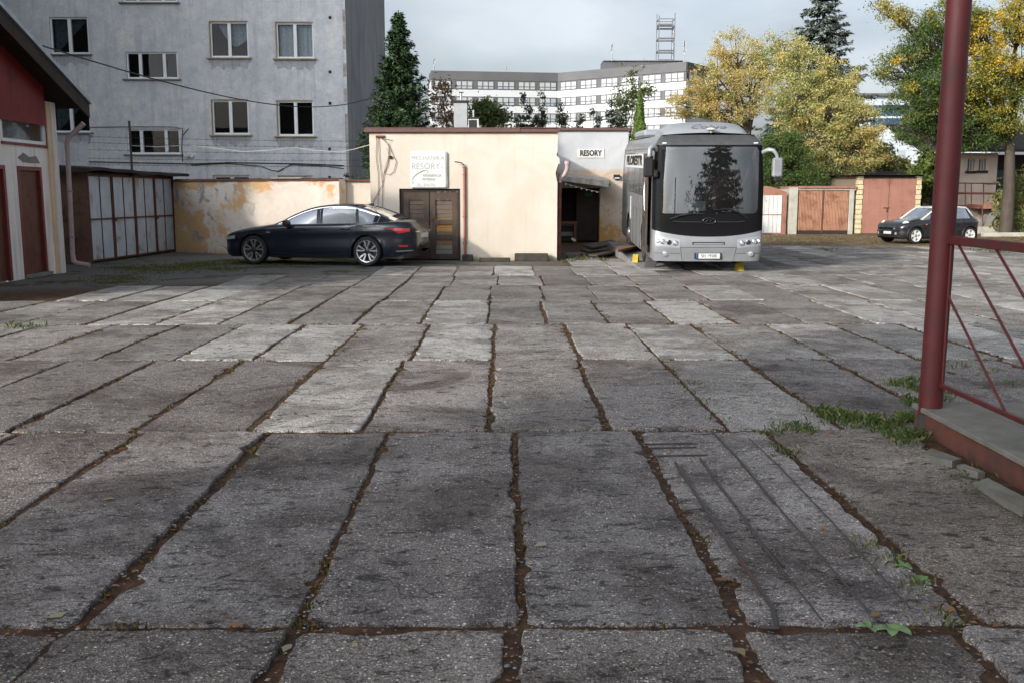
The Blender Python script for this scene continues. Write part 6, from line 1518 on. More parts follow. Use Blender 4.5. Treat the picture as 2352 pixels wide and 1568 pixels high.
for y in (-.34, .34):
    st_ = MB(); st_.cbox(1.95, 2.08, y - .2, y + .2, .85, 1.12, .03); st_.cbox(1.98, 2.06, y - .11, y + .11, 1.13, 1.26, .03); st_.build('seat', M['black'], mini, local=True)
it = MB(); it.box(1.3, 3.2, -.62, .62, .5, .86); it.build('interior', M['black'], mini, local=True)
for sd in (-1, 1): MB().lathe([(.0, -.08), (.06, -.06), (.075, 0), (.06, .05), (.0, .07)], (1.42, sd * .86, .985), 12, 'y').build('mirror', M['blackpaint'], mini, 50, local=True)
MB().tube([(2.95, 0, 1.37), (3.0, 0, 1.55)], .006, 5).build('aerial', M['black'], mini, local=True)
mp_ = R(17); MSC = .95
fw = G(2103, 561); lw = Vector((.66, -.83, 0)) * MSC
# heading: nose to the left and towards the camera
mini.rotation_euler = (0, 0, mp_); mini.scale = (MSC,) * 3
mini.location = Vector((fw.x, fw.y, .0)) - Matrix.Rotation(mp_, 3, 'Z') @ lw

# ---- grey coach
BL = 8.0
bus = empty('coach', (4.365, 21.75, 0)); bus.rotation_euler = (R(2.0), 0, -R(1.4))
tag(bus, 'grey coach with black front mask and silver bumper parked beside the workshop', 'bus')
def ba(z):
    a = 1.225
    if z > 2.0: a -= .05 * ((z - 2.0) / .8)
    if z > 2.76: a -= .13 * ((z - 2.76) / .26) ** 2
    if z < .5: a -= .05 * ((.5 - z) / .3) ** 2
    return a
def brake_(z):
    r_ = 0.0
    if z > 1.15: r_ += .075 * (z - 1.15)
    if z > 2.74: r_ += 2.4 * (z - 2.74) ** 2
    if z < .55: r_ += .10 * (.55 - z)
    r_ -= .05 * math.exp(-((z - .62) / .25) ** 2)
    return r_
def fpt(x, z, off=0.0):
    a = ba(z); k = min(abs(x) / a, 1.0); y = .31 * (1 - (1 - k ** 6) ** (1 / 6)) + .05 * k * k + brake_(z)
    n_ = Vector((0, -1, 0))
    if off:
        e = .004; k2 = min((abs(x) + e) / a, 1.0); y2 = .31 * (1 - (1 - k2 ** 6) ** (1 / 6)) + .05 * k2 * k2 + brake_(z)
        n_ = Vector((math.copysign((y2 - y) / e, x), -1, 0)).normalized()
    return Vector((x, y, z)) + n_ * off
def spread(s, a): return a * math.copysign(1 - (1 - abs(s)) ** 1.8, s)
def fpatch(name, mat, xl, xr, zlo, zhi, off=0.0, nx=28, nz=10, parent=None, full=False, skip=None, sm=40):
    rows = []
    for j in range(nz + 1):
        row = []
        for i in range(nx + 1):
            if full:
                s = -1 + 2 * i / nx; x = spread(s, 1.225); z = zlo(x) + (zhi(x) - zlo(x)) * j / nz; x = spread(s, ba(z))
            else: x = xl + (xr - xl) * i / nx; z = zlo(x) + (zhi(x) - zlo(x)) * j / nz
            row.append(fpt(x, z, off))
        rows.append(row)
    mb = MB().grid(rows)
    if skip: mb.f = [f for f in mb.f if not skip([mb.v[i] for i in f])]
    return mb.build(name, mat, parent or bus, sm, local=True)
zm = lambda x: .80 + .14 * (abs(x) / 1.2) ** 2.2
fpatch('bumper', M['bus_silver'], 0, 0, lambda x: .25, zm, 0, 48, 14, full=True)
WX, WZ0, WZ1 = 1.075, 1.31, 2.76
fpatch('front_mask', M['mask'], 0, 0, zm, lambda x: 2.80, 0, 64, 48, full=True, skip=lambda vs: all(abs(v[0]) < WX - .01 and WZ0 + .02 < v[2] < WZ1 - .02 for v in vs))
fpatch('roof_brow', M['bus_dark'], 0, 0, lambda x: 2.80, lambda x: 3.02, 0, 48, 8, full=True)
def rc(x, lo, up, r_=.10):
    e = abs(x) - (WX - r_); d = r_ - math.sqrt(max(r_ * r_ - e * e, 0)) if e > 0 else 0
    return lo + d if not up else lo - d
fpatch('windscreen', M['screen'], -WX, WX, lambda x: rc(x, WZ0, False), lambda x: rc(x, WZ1, True), .006, 48, 16)
fpatch('screen_band', M['bus_dark'], -WX + .03, WX - .03, lambda x: WZ1 - .055, lambda x: WZ1 - .02, .002, 30, 2)
# bumper fittings
for sd in (-1, 1):
    lo_ = lambda x: .52 + .13 * (abs(x) - .6) / .55; hi_ = lambda x: .735 + .085 * (abs(x) - .6) / .55
    cl = fpatch('headlight_cluster', M['bus_pod'], sd * .63, sd * 1.165, lambda x: .60 - .055 * (1.165 - abs(x)) / .55, hi_, .006, 14, 5)
    for x, r_, mt in ((.735, .052, 'lens'), (.875, .052, 'alloy_dark'), (1.01, .050, 'lens'), (1.115, .038, 'lens_white')):
        p = fpt(sd * x, .685 + .04 * (x - .735) / .38 - .02, .012)
        MB().lathe([(r_ * 1.12, .01), (r_ * 1.12, -.012), (r_ * .9, -.016), (r_ * .85, .0), (r_ * .4, .006), (.001, .008)], p, 20, 'y').build('headlight', M['chrome'], cl, 40, local=True)
        MB().lathe([(r_ * .86, -.004), (r_ * .6, -.016), (.001, -.020)], p, 20, 'y').build('lamp_glass', M[mt], cl, 40, local=True)
    p = fpt(sd * .945, .425, .006); fg = MB().lathe([(.068, .01), (.068, -.008), (.055, -.012), (.05, .0)], p, 22, 'y').build('fog_light', M['bus_silver'], bus, 40, local=True); MB().lathe([(.05, -.002), (.03, -.012), (.001, -.015)], p, 20, 'y').build('lamp_glass', M['lens'], fg, 40, local=True)
    MB().tube([fpt(sd * .60, .57 + 0 * k, .003) for k in range(1)] + [fpt(sd * (.62 - .05 * k / 6), .57 - .30 * k / 6, .003) for k in range(7)], .004, 5).build('panel_gap', M['black'], bus, local=True)
    MB().tube([fpt(sd * (.62 + .22 * k / 6), .43, .003) for k in range(7)], .004, 5).build('panel_gap', M['black'], bus, local=True); MB().tube([fpt(sd * (1.02 + .18 * k / 6), .43, .003) for k in range(7)], .004, 5).build('panel_gap', M['black'], bus, local=True)
    p = fpt(sd * 1.0, 2.84, .01); MB().cbox(p.x - .05, p.x + .05, p.y - .01, p.y + .03, p.z - .012, p.z + .014, .006).build('marker_light', M['lens_white'], bus, local=True)
MB().tube([fpt(-.6 + 1.2 * k / 20, .565, .003) for k in range(21)], .004, 5).build('panel_gap', M['black'], bus, local=True)
fpatch('air_slot', M['black'], -.36, .36, lambda x: .625, lambda x: .685, .003, 10, 2); fpatch('slot_blade', M['bus_silver'], -.33, .33, lambda x: .632, lambda x: .662, .014, 10, 2)
p = fpt(0, .37, .02); pb = MB().cbox(-.30, .30, p.y - .012, p.y + .01, .305, .44, .006).build('number_plate', M['black'], bus, local=True)
MB().box(-.26, .26, p.y - .018, p.y - .0125, .316, .430).build('plate_face', M['plate'], pb, local=True); MB().box(-.259, -.215, p.y - .0205, p.y - .0185, .317, .429).build('plate_flag', M['plate_blue'], pb, local=True)
text('SH 1958E', .098, Matrix.Translation((.022, p.y - .020, .373)) @ Matrix.Rotation(math.pi / 2, 4, 'X'), M['black_ink'], pb, ext=.001, squash=.92)
# emblem and bars
e0 = fpt(0, 1.15, .02); em = MB()
em.tube([Vector((.14 * math.cos(t), e0.y, 1.15 + .062 * math.sin(t))) for t in [k / 24 * 2 * math.pi for k in range(25)]], .010, 6); em.tube([Vector((x, e0.y, z)) for x, z in ((-.07, 1.13), (-.03, 1.18), (.03, 1.18), (.02, 1.14), (-.01, 1.12), (.06, 1.17))], .007, 5)
em.build('emblem', M['alloy_dark'], bus, 40, local=True)
for sd in (-1, 1): MB().tube([fpt(sd * (.17 + .62 * k / 10), 1.135 + .012 * (k > 8) - .01, .006) for k in range(11)], .014, 8).build('trim_bar', M['alloy_dark'], bus, 50, local=True)
for xs_, zs_, xt, zt in ((.88, 1.20, .42, 1.42), (-.86, 1.19, -.42, 1.30)):
    mb = MB(); mb.tube([fpt(xs_, zs_, .02), fpt((xs_ + xt) / 2, (zs_ + zt) / 2 + .02, .045), fpt(xt, zt, .03)], .012, 6); mb.tube([fpt(xt - .38 * math.copysign(1, xt) * -1 * .0 + .35, zt - .02, .022) if False else fpt(xt - .33, zt - .03, .02), fpt(xt, zt, .028), fpt(xt + .33, zt + .01, .02)], .009, 6); mb.build('wiper', M['black'], bus, 50, local=True)
# sides, roof and back
ARC = [(2.15, .47), (5.95, .47)]
def side_zb(y):
    z = .26
    for c, zc in ARC:
        if abs(y - c) < .56: z = max(z, zc + math.sqrt(.56 ** 2 - (y - c) ** 2) - .0)
    return z
for sd in (-1, 1):
    rows = []; ny = 90
    for i in range(ny + 1):
        t = i / ny; row = []
        for j in range(25):
            y0 = .36 ; z = None
            y = y0 + (BL - y0) * t
            zb_ = side_zb(y); z = zb_ + (3.02 - zb_) * j / 24
            y = (y0 + brake_(z)) + (BL - y0 - brake_(z)) * t
            x = ba(z)
            row.append(Vector((sd * x, y, z)))
        rows.append(row)
    def door_hole(vs): return sd < 0 and all(.62 < v[1] < 1.42 and .3 < v[2] < 2.62 for v in vs)
    mb = MB().grid(rows); mb.f = [f for f in mb.f if not door_hole([Vector(mb.v[i]) for i in f])]
    mb.build('side_panel', M['bus_grey'], bus, 40, local=True)
    # windows
    for y0, y1 in ((1.62, 3.05), (3.08, 4.55), (4.58, 6.05), (6.08, 7.5)):
        rows = [[Vector((sd * (ba(z) + .006), y0 + (y1 - y0) * i / 8, z)) for z in np.linspace(1.62 if y1 < 7 else 1.80, 2.66, 10)] for i in range(9)]
        MB().grid(rows).build('side_window', M['side_glass'], bus, 40, local=True)
    for y in (3.065, 4.565, 6.065): MB().grid([[Vector((sd * (ba(z) + .010), y + d, z)) for z in np.linspace(1.6, 2.7, 8)] for d in (-.012, .012)]).build('window_gap', M['black'], bus, local=True)
    for y in (2.85, 3.7, 4.6, 5.3): MB().tube([Vector((sd * (ba(.7) + .002), y, z)) for z in (.28, .8, 1.25)], .004, 4).build('panel_gap', M['black'], bus, local=True)
    MB().tube([Vector((sd * (ba(1.25) + .002), y, 1.25)) for y in (1.5, 4, 7.9)], .005, 4).build('panel_gap', M['black'], bus, local=True)
    for z_, r2 in ((2.74, .006),): MB().tube([Vector((sd * (ba(z_) + .002), y, z_)) for y in (.9, 4, 7.9)], r2, 4).build('gutter', M['black'], bus, local=True)
    for cx_, zc in ARC:
        ah = MB(); rr_ = []
        for k in range(17):
            a = math.pi * k / 16; rr_.append([Vector((sd * xx, cx_ + math.cos(a) * .56, zc + math.sin(a) * .56)) for xx in (1.21, .75)])
        ah.grid(rr_); ah.add([q[1] for q in rr_], [tuple(range(17))]); ah.build('wheel_arch', M['black'], bus, local=True)
MB().grid([[Vector((s * ba(3.02) , y, 3.02 + .05 * (1 - s * s))) for s in np.linspace(-1, 1, 13)] for y in np.linspace(.05 + brake_(3.02), BL, 12)]).build('roof', M['bus_grey'], bus, 40, local=True)
MB().grid([[Vector((s * ba(z), BL + .10 * (1 - s * s), z)) for s in np.linspace(-1, 1, 9)] for z in np.linspace(.3, 3.02, 12)]).build('rear_panel', M['bus_grey'], bus, 40, local=True)
MB().box(-1.15, 1.15, .6, BL - .1, .30, .46).build('chassis', M['black'], bus, local=True)
# wheels with axle along local x
def bus_wheel(y, sd):
    r_, x0 = .47, sd * 1.06; wd = .28
    wh = MB().lathe([(.28, x0 - wd / 2), (.43, x0 - wd / 2), (r_, x0 - wd * .3), (r_, x0 + wd * .3), (.43, x0 + wd / 2), (.29, x0 + wd / 2)], (0, y, r_), 32, 'x').build('wheel', M['rubber'], bus, 35, local=True)
    xo = x0 + sd * wd / 2
    MB().lathe([(.295, xo), (.285, xo + sd * .005), (.26, xo - sd * .05), (.16, xo - sd * .06), (.14, xo + sd * .02), (.06, xo + sd * .05), (.001, xo + sd * .055)], (0, y, r_), 24, 'x').build('rim', M['alloy'], wh, 35, local=True)
    for k in range(8): MB().lathe([(.016, xo - sd * .06), (.016, xo - sd * .02), (.001, xo - sd * .015)], (0, y + .21 * math.cos(k * math.pi / 4), r_ + .21 * math.sin(k * math.pi / 4)), 6, 'x').build('wheel_nut', M['alloy_dark'], wh, local=True)
for y in (2.15, 5.95):
    for sd in (-1, 1): bus_wheel(y, sd)
# open front door, handrail
dl = MB(); xo = -1.33
for a in ((.18, .24, .40, 2.62), (.90, .96, .40, 2.62), (.24, .90, .40, .50), (.24, .90, 2.54, 2.62), (.24, .90, 1.20, 1.27)): dl.box(xo - .02, xo + .02, a[0] + .28, a[1] + .28, a[2], a[3])
dd = dl.build('door', M['plank_dark'], bus, local=True); MB().box(xo - .006, xo + .006, .53, 1.17, 1.28, 2.53).build('door_glass', M['side_glass'], dd, local=True); MB().box(xo - .012, xo + .012, .53, 1.17, .51, 1.19).build('lower_panel', M['bus_dark'], dd, local=True)
MB().tube([(-1.37, .66, 1.98), (-1.38, .62, 1.9), (-1.38, .56, 1.5), (-1.37, .54, 1.35)], .014, 8).build('handrail', M['chrome'], bus, 60, local=True)
# mirrors
mm = MB(); mm.tube([fpt(1.17, 2.64, .0), (1.28, .16, 2.70), (1.37, .10, 2.68), (1.43, .08, 2.60), (1.46, .08, 2.50)], [.05, .05, .045, .04, .04], 12); mm.build('mirror_arm', M['bus_silver'], bus, 60, local=True)
mm = MB(); mm.cbox(1.36, 1.58, .02, .20, 2.10, 2.52, .035); rm = mm.build('mirror', M['bus_silver'], bus, local=True); MB().cbox(1.40, 1.57, .03, .19, 2.00, 2.096, .03).build('mirror_foot', M['black'], rm, local=True)
mm = MB(); mm.tube([fpt(-1.17, 2.70, .0), (-1.26, .20, 2.78), (-1.32, .18, 2.72), (-1.33, .18, 2.55)], [.06, .065, .06, .055], 12); mm.build('mirror_arm', M['bus_silver'], bus, 60, local=True)
mm = MB(); mm.cbox(-1.46, -1.24, .05, .25, 2.10, 2.53, .04); lm = mm.build('mirror', M['black'], bus, local=True); MB().cbox(-1.24, -1.14, .06, .2, 2.09, 2.26, .03).build('wide_mirror', M['black'], lm, local=True)
# roof pod
rows = []
for y, h, w_ in ((.72, .02, .86), (.80, .13, .90), (1.0, .25, .88), (1.35, .30, .86), (2.6, .30, .84), (3.3, .26, .82), (3.6, .02, .80)):
    rows.append([Vector((x, y, 3.02 + z)) for x, z in ((-w_ * 1.06, .0), (-w_, h * .55), (-w_ * .86, h * .92), (-w_ * .5, h * 1.02), (0, h * 1.05), (w_ * .5, h * 1.02), (w_ * .86, h * .92), (w_, h * .55), (w_ * 1.06, .0))])
pod = MB().grid(rows).build('roof_pod', M['bus_pod'], bus, 50, local=True)
MB().cbox(-1.02, .3, 4.2, 6.8, 3.06, 3.26, .06).build('roof_hatch', M['bus_pod'], bus, local=True)
text('Cobra', .16, Matrix.Translation((.02, .83, 3.21)) @ Matrix.Rotation(math.radians(55), 4, 'X'), M['script_ink'], pod, ext=.002, squash=2.0, shear=.45)
an = MB(); an.lathe([(.02, .0), (.03, .05), (.12, .08), (.10, .11), (.02, .13)], (.08, .62, 3.06), 16); an.build('roof_beacon', M['paper'], bus, 50, local=True)
# banner on the camera-side window
yb0, yb1 = 2.2, 7.4
bn = MB().grid([[Vector((-(ba(z) + .014), y, z)) for z in (2.28, 2.62)] for y in (yb0, yb1)]).build('side_banner', M['white_sign'], bus, local=True)
text('FILORESTR', .34, Matrix.Translation((-(ba(2.45) + .022), (yb0 + yb1) / 2, 2.45)) @ Matrix.Rotation(-math.pi / 2, 4, 'Z') @ Matrix.Rotation(math.pi / 2, 4, 'X'), M['black_ink'], bn, ext=.004, squash=2.5, bold=.012)
MB().box(-1.245, -1.232, 5.2, 5.32, .9, 1.5).build('white_strip', M['white_sign'], bus, local=True)
MB().cbox(-1.26, -1.228, 1.52, 1.60, 1.02, 1.07, .006).build('side_marker', M['red_lens'], bus, local=True)
# inside: dashboard, seats, curtains, papers
MB().cbox(-1.1, 1.1, .42, .95, 1.0, 1.36, .05).build('dashboard', M['black'], bus, local=True)
MB().tube([Vector((.55 + .21 * math.cos(t), .98 + .06 * math.sin(t), 1.48 + .2 * math.sin(t))) for t in [k / 20 * 6.2832 for k in range(21)]], .016, 6).build('steering_wheel', M['black'], bus, 60, local=True)
for x, y, z in ((-.72, 1.1, 1.62), (.55, 1.5, 1.98), (-.85, 2.6, 2.15), (-.45, 2.6, 2.15), (.5, 2.7, 2.15), (.9, 2.7, 2.15)):
    st_ = MB(); st_.cbox(x - .21, x + .21, y, y + .16, z - .7, z - .02, .05); st_.cbox(x - .14, x + .14, y + .02, y + .13, z - .03, z + .12, .04); st_.cbox(x - .22, x + .22, y - .4, y, z - .8, z - .66, .04); st_.build('seat', M['seat_red'], bus, local=True)
MB().box(-1.12, 1.12, .95, 7.6, .95, 1.0).build('floor', M['black'], bus, local=True)
MB().grid([[Vector((1.02 + .02 * math.sin(k * 1.7), .62 + .035 * k, z)) for z in (1.5, 2.0, 2.5)] for k in range(9)]).build('curtain', M['curtain_blue'], bus, 50, local=True)
MB().box(-.40, -.02, .40, .41, 1.34, 1.56).build('notice', M['paper'], bus, local=True); MB().box(-.86, -.78, .41, .415, 1.36, 1.47).build('sticker', M['white_sign'], bus, local=True)

# ramps, chocks and plate by the coach
def ramp(x0, x1, y0, y1, lab):
    z0, z1 = (y0 - 21.75) * .0349, (y1 - 21.75) * .0349
    mb = MB(); n = 8; rows = []
    for i in range(n + 1):
        y = y0 + (y1 - y0) * i / n; z = z0 + (z1 - z0) * i / n; j = rr.uniform(-.02, .02)
        rows.append([Vector((x0 + j, y, -.02)), Vector((x0 + j + .01, y, z - .012)), Vector((x0 + j + .03, y, z - .002)), Vector((x1 + j, y, z - .002)), Vector((x1 + j, y, -.02))])
    mb.grid(rows); mb.add(rows[0], [(0, 1, 2, 3, 4)]); mb.add(rows[-1], [(4, 3, 2, 1, 0)])
    tag(mb.build('concrete_ramp', M['concrete']), lab, 'ramp', 'concrete ramps under the coach')
ramp(2.95, 3.95, 22.5, 30.2, 'rough concrete ramp strip under the workshop-side wheels of the coach'); ramp(4.9, 6.05, 22.7, 30.2, 'rough concrete ramp strip under the garage-side wheels of the coach')
def chock(c, rz, lab):
    e = empty('wheel_chock', c, rz); e.scale = (.75, .75, .75); tag(e, lab, 'wheel chock', 'yellow wheel chocks'); mb = MB()
    mb.prism([(-.20, -.09, 0), (.20, -.09, 0), (.12, -.09, .20), (-.02, -.09, .26), (-.14, -.09, .12)], (0, .18, 0)); mb.build('wedge', M['yellow'], e, local=True)
    for k in range(3): MB().box(-.16 + k * .11, -.12 + k * .11, -.095, .095, .02, .06 + .06 * k).build('rib', M['yellow'], e, local=True)
chock(Vector((3.06, 24.1, .075)), R(75), 'yellow wheel chock beside the open coach door'); chock(Vector((5.22, 22.35, .0)), R(95), 'yellow wheel chock under the garage-side bumper corner')
lp0 = G(1482, 619); tag(MB().cbox(-.13, .13, -.025, .025, 0, .40, .012, Matrix.Translation((lp0.x + .10, lp0.y + .05, 0)) @ Matrix.Rotation(R(-10), 4, 'X') @ Matrix.Rotation(R(14), 4, 'Y')).build('leaning_plate', M['bus_dark']), 'dark grey ribbed plate leaning below the open coach door', 'plate')
# ------------------------------------------------------------------ trees and shrubs
def leaves(name, C, Nrm, S, col_, mat, parent, el=1.5, T=None):
    n = len(C); r = RNG.normal(size=(n, 3)) if T is None else T
    t = r - Nrm * np.sum(r * Nrm, 1, keepdims=True); t /= np.linalg.norm(t, axis=1, keepdims=True) + 1e-9
    b = np.cross(Nrm, t); s = S[:, None]
    V = np.stack([C - t * s * el, C + b * s * .62 - t * s * .2, C + t * s * el, C - b * s * .62 - t * s * .2], 1).reshape(-1, 3)
    return link(name, np_mesh(name, V, np.arange(len(V)).reshape(-1, 4), mat, np.repeat(col_, 4, 0)), parent)
def unit(n):
    v = RNG.normal(size=(n, 3)); return v / np.linalg.norm(v, axis=1, keepdims=True)
def deciduous(name, lab, base, trunk_h, blobs, ncl, per, size, pal, bark='bark', crad=.5, trunk_r=.16, group=None, cat='tree', twig=.45, sparse=1.0):
    base = Vector(base); e = empty(name, base); tag(e, lab, cat, group)
    tops = base + Vector((RNG.normal() * .15, RNG.normal() * .1, trunk_h))
    tr = MB(); tr.tube([base - Vector((0, 0, .1)), base.lerp(tops, .5) + Vector((RNG.normal() * .06, 0, 0)), tops], [trunk_r * 1.25, trunk_r, trunk_r * .75], 9); tr.build('trunk', M[bark], e, 60)
    lm = MB(); C = []; K = []
    wts = np.array([b[3] * b[4] * b[5] for b in blobs]) ** .8; wts /= wts.sum()
    for bi, bl in enumerate(blobs):
        c = Vector(bl[:3]); m = tops.lerp(c, .55) + Vector((RNG.normal() * .2, RNG.normal() * .2, .2))
        lm.tube([tops - Vector((0, 0, .15)), m, c + Vector((0, 0, bl[5] * .35))], [trunk_r * .62, trunk_r * .42, trunk_r * .12], 6)
        n = max(3, int(ncl * wts[bi])); d = unit(n); rad = RNG.uniform(.35, 1.0, n) ** .6
        rad *= 1 + .16 * np.sin(d[:, 0] * 7 + bi) * np.cos(d[:, 2] * 6 + bi * 2)
        cc = np.array(bl[:3]) + d * rad[:, None] * np.array(bl[3:6])
        C.append(cc); K += [bl[6] if len(bl) > 6 else 0.5] * n
        for q in cc:
            if RNG.random() < twig:
                p = m.lerp(c, RNG.uniform(.3, 1.0)); qv = Vector(q); lm.tube([p, p.lerp(qv, .55) + Vector((0, 0, -.08)), qv], [trunk_r * .16, trunk_r * .10, trunk_r * .04], 4, caps=False)
    lm.build('limbs', M[bark], e, 60)
    C = np.concatenate(C); K = np.array(K); n = len(C)
    nl = (per * RNG.uniform(.4, 1.5, n)).astype(int); idx = np.repeat(np.arange(n), nl)
    cr = crad * RNG.uniform(.6, 1.4, n)
    P = C[idx] + RNG.normal(size=(len(idx), 3)) * (cr[idx, None] * np.array([.62, .62, .42]))
    Nn = unit(len(idx)) + np.array([0, -.25, .75]); Nn /= np.linalg.norm(Nn, axis=1, keepdims=True)
    pal = np.array(pal); kk = np.clip(K + RNG.normal(size=n) * .20, 0, .999)
    ck = np.clip(kk[idx] + RNG.normal(size=len(idx)) * .13, 0, .999) * (len(pal) - 1); i0 = ck.astype(int); f = (ck - i0)[:, None]
    colr = (pal[i0] * (1 - f) + pal[np.minimum(i0 + 1, len(pal) - 1)] * f) * RNG.uniform(.7, 1.2, (len(idx), 1))
    leaves('crown', P, Nn, size * RNG.uniform(.55, 1.25, len(idx)), colr, M['leaf'], e)
    return e
def conifer(name, lab, base, H, Rb, colr, z0=.04, whorl=.26, droop=.25, per=60, size=.11, up=0.0, group=None, dens=1.0):
    """whorls of branches that carry flat sprays of needles"""
    base = Vector(base); e = empty(name, base); tag(e, lab, 'tree', group)
    MB().tube([base - Vector((0, 0, .1)), base + Vector((0, 0, H * .5)), base + Vector((0, 0, H))], [H * .018, H * .012, .015], 8).build('trunk', M['bark'], e, 60)
    br = MB(); P = []; T = []; N2 = []; z = z0 * H
    while z < H * .985:
        f = 1 - z / H; L_ = Rb * (f ** .85) + .05; nb = max(4, int((5 + 7 * f) * dens)); a0 = RNG.uniform(0, 6.28)
        for k in range(nb):
            a = a0 + k * 6.283 / nb + RNG.normal() * .15; l = L_ * RNG.uniform(.62, 1.12); dr = droop * RNG.uniform(.6, 1.3)
            dx, dy = math.cos(a), math.sin(a); zz = z + RNG.normal() * whorl * .3
            def bp(t): return np.array([base.x + dx * l * t, base.y + dy * l * t, base.z + zz + l * (up * t - dr * t * (1.0 - .45 * t))])
            br.tube([Vector(bp(0)), Vector(bp(.5)), Vector(bp(1))], [.022 + .006 * l, .014, .004], 4, caps=False)
            n = int(per * (.25 + l / Rb)); t = RNG.uniform(.08, 1.0, n) ** .75; sidev = RNG.normal(size=n) * .30 * l * (1.05 - t) * (t > .05) + RNG.normal(size=n) * .05
            q = np.stack([bp(v_) for v_ in t]); q[:, 0] += -dy * sidev; q[:, 1] += dx * sidev; q[:, 2] += -np.abs(sidev) * .25 + RNG.normal(size=n) * .045
            P.append(q); tt = np.stack([dx - dy * np.sign(sidev) * .8, dy + dx * np.sign(sidev) * .8, -.25 + RNG.normal(size=n) * .3 + up], 1); T.append(tt)
            N2.append(np.array([0, 0, 1.0]) + RNG.normal(size=(n, 3)) * .45 + np.array([dx, dy, 0]) * .35)
        z += whorl * (.7 + .6 * f)
    br.build('limbs', M['bark'], e)
    P = np.concatenate(P); T = np.concatenate(T); N2 = np.concatenate(N2); N2 /= np.linalg.norm(N2, axis=1, keepdims=True)
    n = len(P); c = np.array(colr)[RNG.choice(len(colr), n)] * RNG.uniform(.65, 1.3, (n, 1))
    leaves('crown', P, N2, size * RNG.uniform(.6, 1.3, n), c, M['needle'], e, 1.9, T)
    return e
def columnar(name, lab, base, H, Rb, colr, n, size, group=None, shape=.8, lump=.22, cat='tree', taper0=.12, mat='needle'):
    """upright shrub of many steep sprays"""
    base = Vector(base); e = empty(name, base); tag(e, lab, cat, group)
    MB().tube([base - Vector((0, 0, .05)), base + Vector((0, 0, H * .9))], [H * .016 + .02, .01], 7).build('trunk', M['bark'], e, 60)
    ph = RNG.uniform(0, 6.28, 6)
    z = RNG.uniform(0.0, 1.0, n) ** .9; a = RNG.uniform(0, 6.283, n)
    prof = np.minimum(1, (z + taper0) / (taper0 + .12)) ** .6 * (1 - z) ** shape
    prof = prof * (1 + lump * np.sin(a * 3 + z * 17 + ph[0]) * np.cos(z * 29 + ph[1]) + lump * .8 * np.sin(a * 5 - z * 41 + ph[2])) + .02
    rad = Rb * prof * RNG.uniform(.15, 1.0, n) ** .42
    P = np.stack([base.x + np.cos(a) * rad, base.y + np.sin(a) * rad, base.z + z * H + RNG.normal(size=n) * .05], 1)
    T = np.stack([np.cos(a) * .55, np.sin(a) * .55, np.full(n, 1.0)], 1) + RNG.normal(size=(n, 3)) * .35
    Nn = np.stack([np.cos(a), np.sin(a), np.full(n, .25)], 1) + RNG.normal(size=(n, 3)) * .6; Nn /= np.linalg.norm(Nn, axis=1, keepdims=True)
    cl = np.array(colr); ci = np.clip((np.sin(a * 4 + z * 23 + ph[3]) * .5 + .5) * .6 + RNG.uniform(0, .4, n), 0, .999) * len(cl)
    c = cl[ci.astype(int)] * RNG.uniform(.7, 1.25, (n, 1))
    leaves('crown', P, Nn, size * RNG.uniform(.6, 1.3, n), c, M[mat], e, 1.7, T)
    return e
def bl(u, v, Y, ru, rv, k=.5, ry=None):
    """crown lobe: centre on the survey grid, radii given as seen"""
    p = atY(u, v, Y); s = Y / FPX; return (p.x, p.y, p.z, ru * s, (ry if ry else (ru + rv) / 2 * s), rv * s, k)
# dark arborvitae behind the workshop
b = atY(922, 448, 31.2)
conifer('dark_conifer', 'tall dark green conifer rising behind the workshop roof', (b.x, 31.2, 0), zY(24, 31.2), 1.95, ((0.030, 0.064, 0.026), (0.048, 0.094, 0.036), (0.070, 0.120, 0.045), (0.022, 0.046, 0.02)), .02, .17, -.10, 170, .040, .30, dens=1.15)
# autumn maples right of centre
YL = ((0.47, 0.34, 0.145), (0.60, 0.49, 0.18), (0.59, 0.515, 0.21), (0.48, 0.465, 0.20), (0.31, 0.34, 0.14), (0.17, 0.215, 0.085))
deciduous('golden_maple', 'golden autumn maple with bare twigs behind the coach', (xY(1712, 54), 54, 0), 5.2,
          [bl(1690, 120, 54, 58, 52, .18), bl(1640, 190, 54, 68, 60, .22), bl(1720, 200, 54, 62, 70, .30), bl(1600, 235, 54, 50, 42, .25), bl(1665, 250, 54, 80, 42, .30), bl(1762, 140, 54, 40, 50, .42), bl(1560, 245, 54, 40, 30, .22)], 330, 130, .038, YL, 'bark', .29, .17, 'autumn trees behind the garages')
deciduous('yellow_green_maple', 'broad yellow-green maple between the golden maple and the grey-blue spruce', (xY(1905, 50), 50, 0), 3.4,
          [bl(1800, 130, 52, 55, 55, .55), bl(1850, 170, 51, 70, 60, .60), bl(1905, 190, 51, 62, 50, .52), bl(1820, 230, 50, 70, 60, .62), bl(1900, 265, 50, 82, 60, .55), bl(1965, 290, 50, 62, 55, .40), bl(1860, 320, 50, 80, 55, .55), bl(1950, 350, 50, 75, 45, .42), bl(1900, 385, 50, 78, 40, .60), bl(2000, 350, 50, 40, 40, .55), bl(1935, 215, 51, 45, 40, .45)], 520, 150, .040, YL, 'bark', .31, .2, 'autumn trees behind the garages')
conifer('blue_spruce', 'grey-blue spruce rising out of the autumn trees', (xY(1872, 60), 60, 0), zY(-70, 60), 5.6, ((0.15, 0.18, 0.165), (0.20, 0.23, 0.21), (0.11, 0.138, 0.12)), .12, .40, .30, 130, .105, .08, dens=1.25)
GR = ((0.075, 0.135, 0.035), (0.105, 0.165, 0.045), (0.06, 0.11, 0.03), (0.16, 0.20, 0.06))
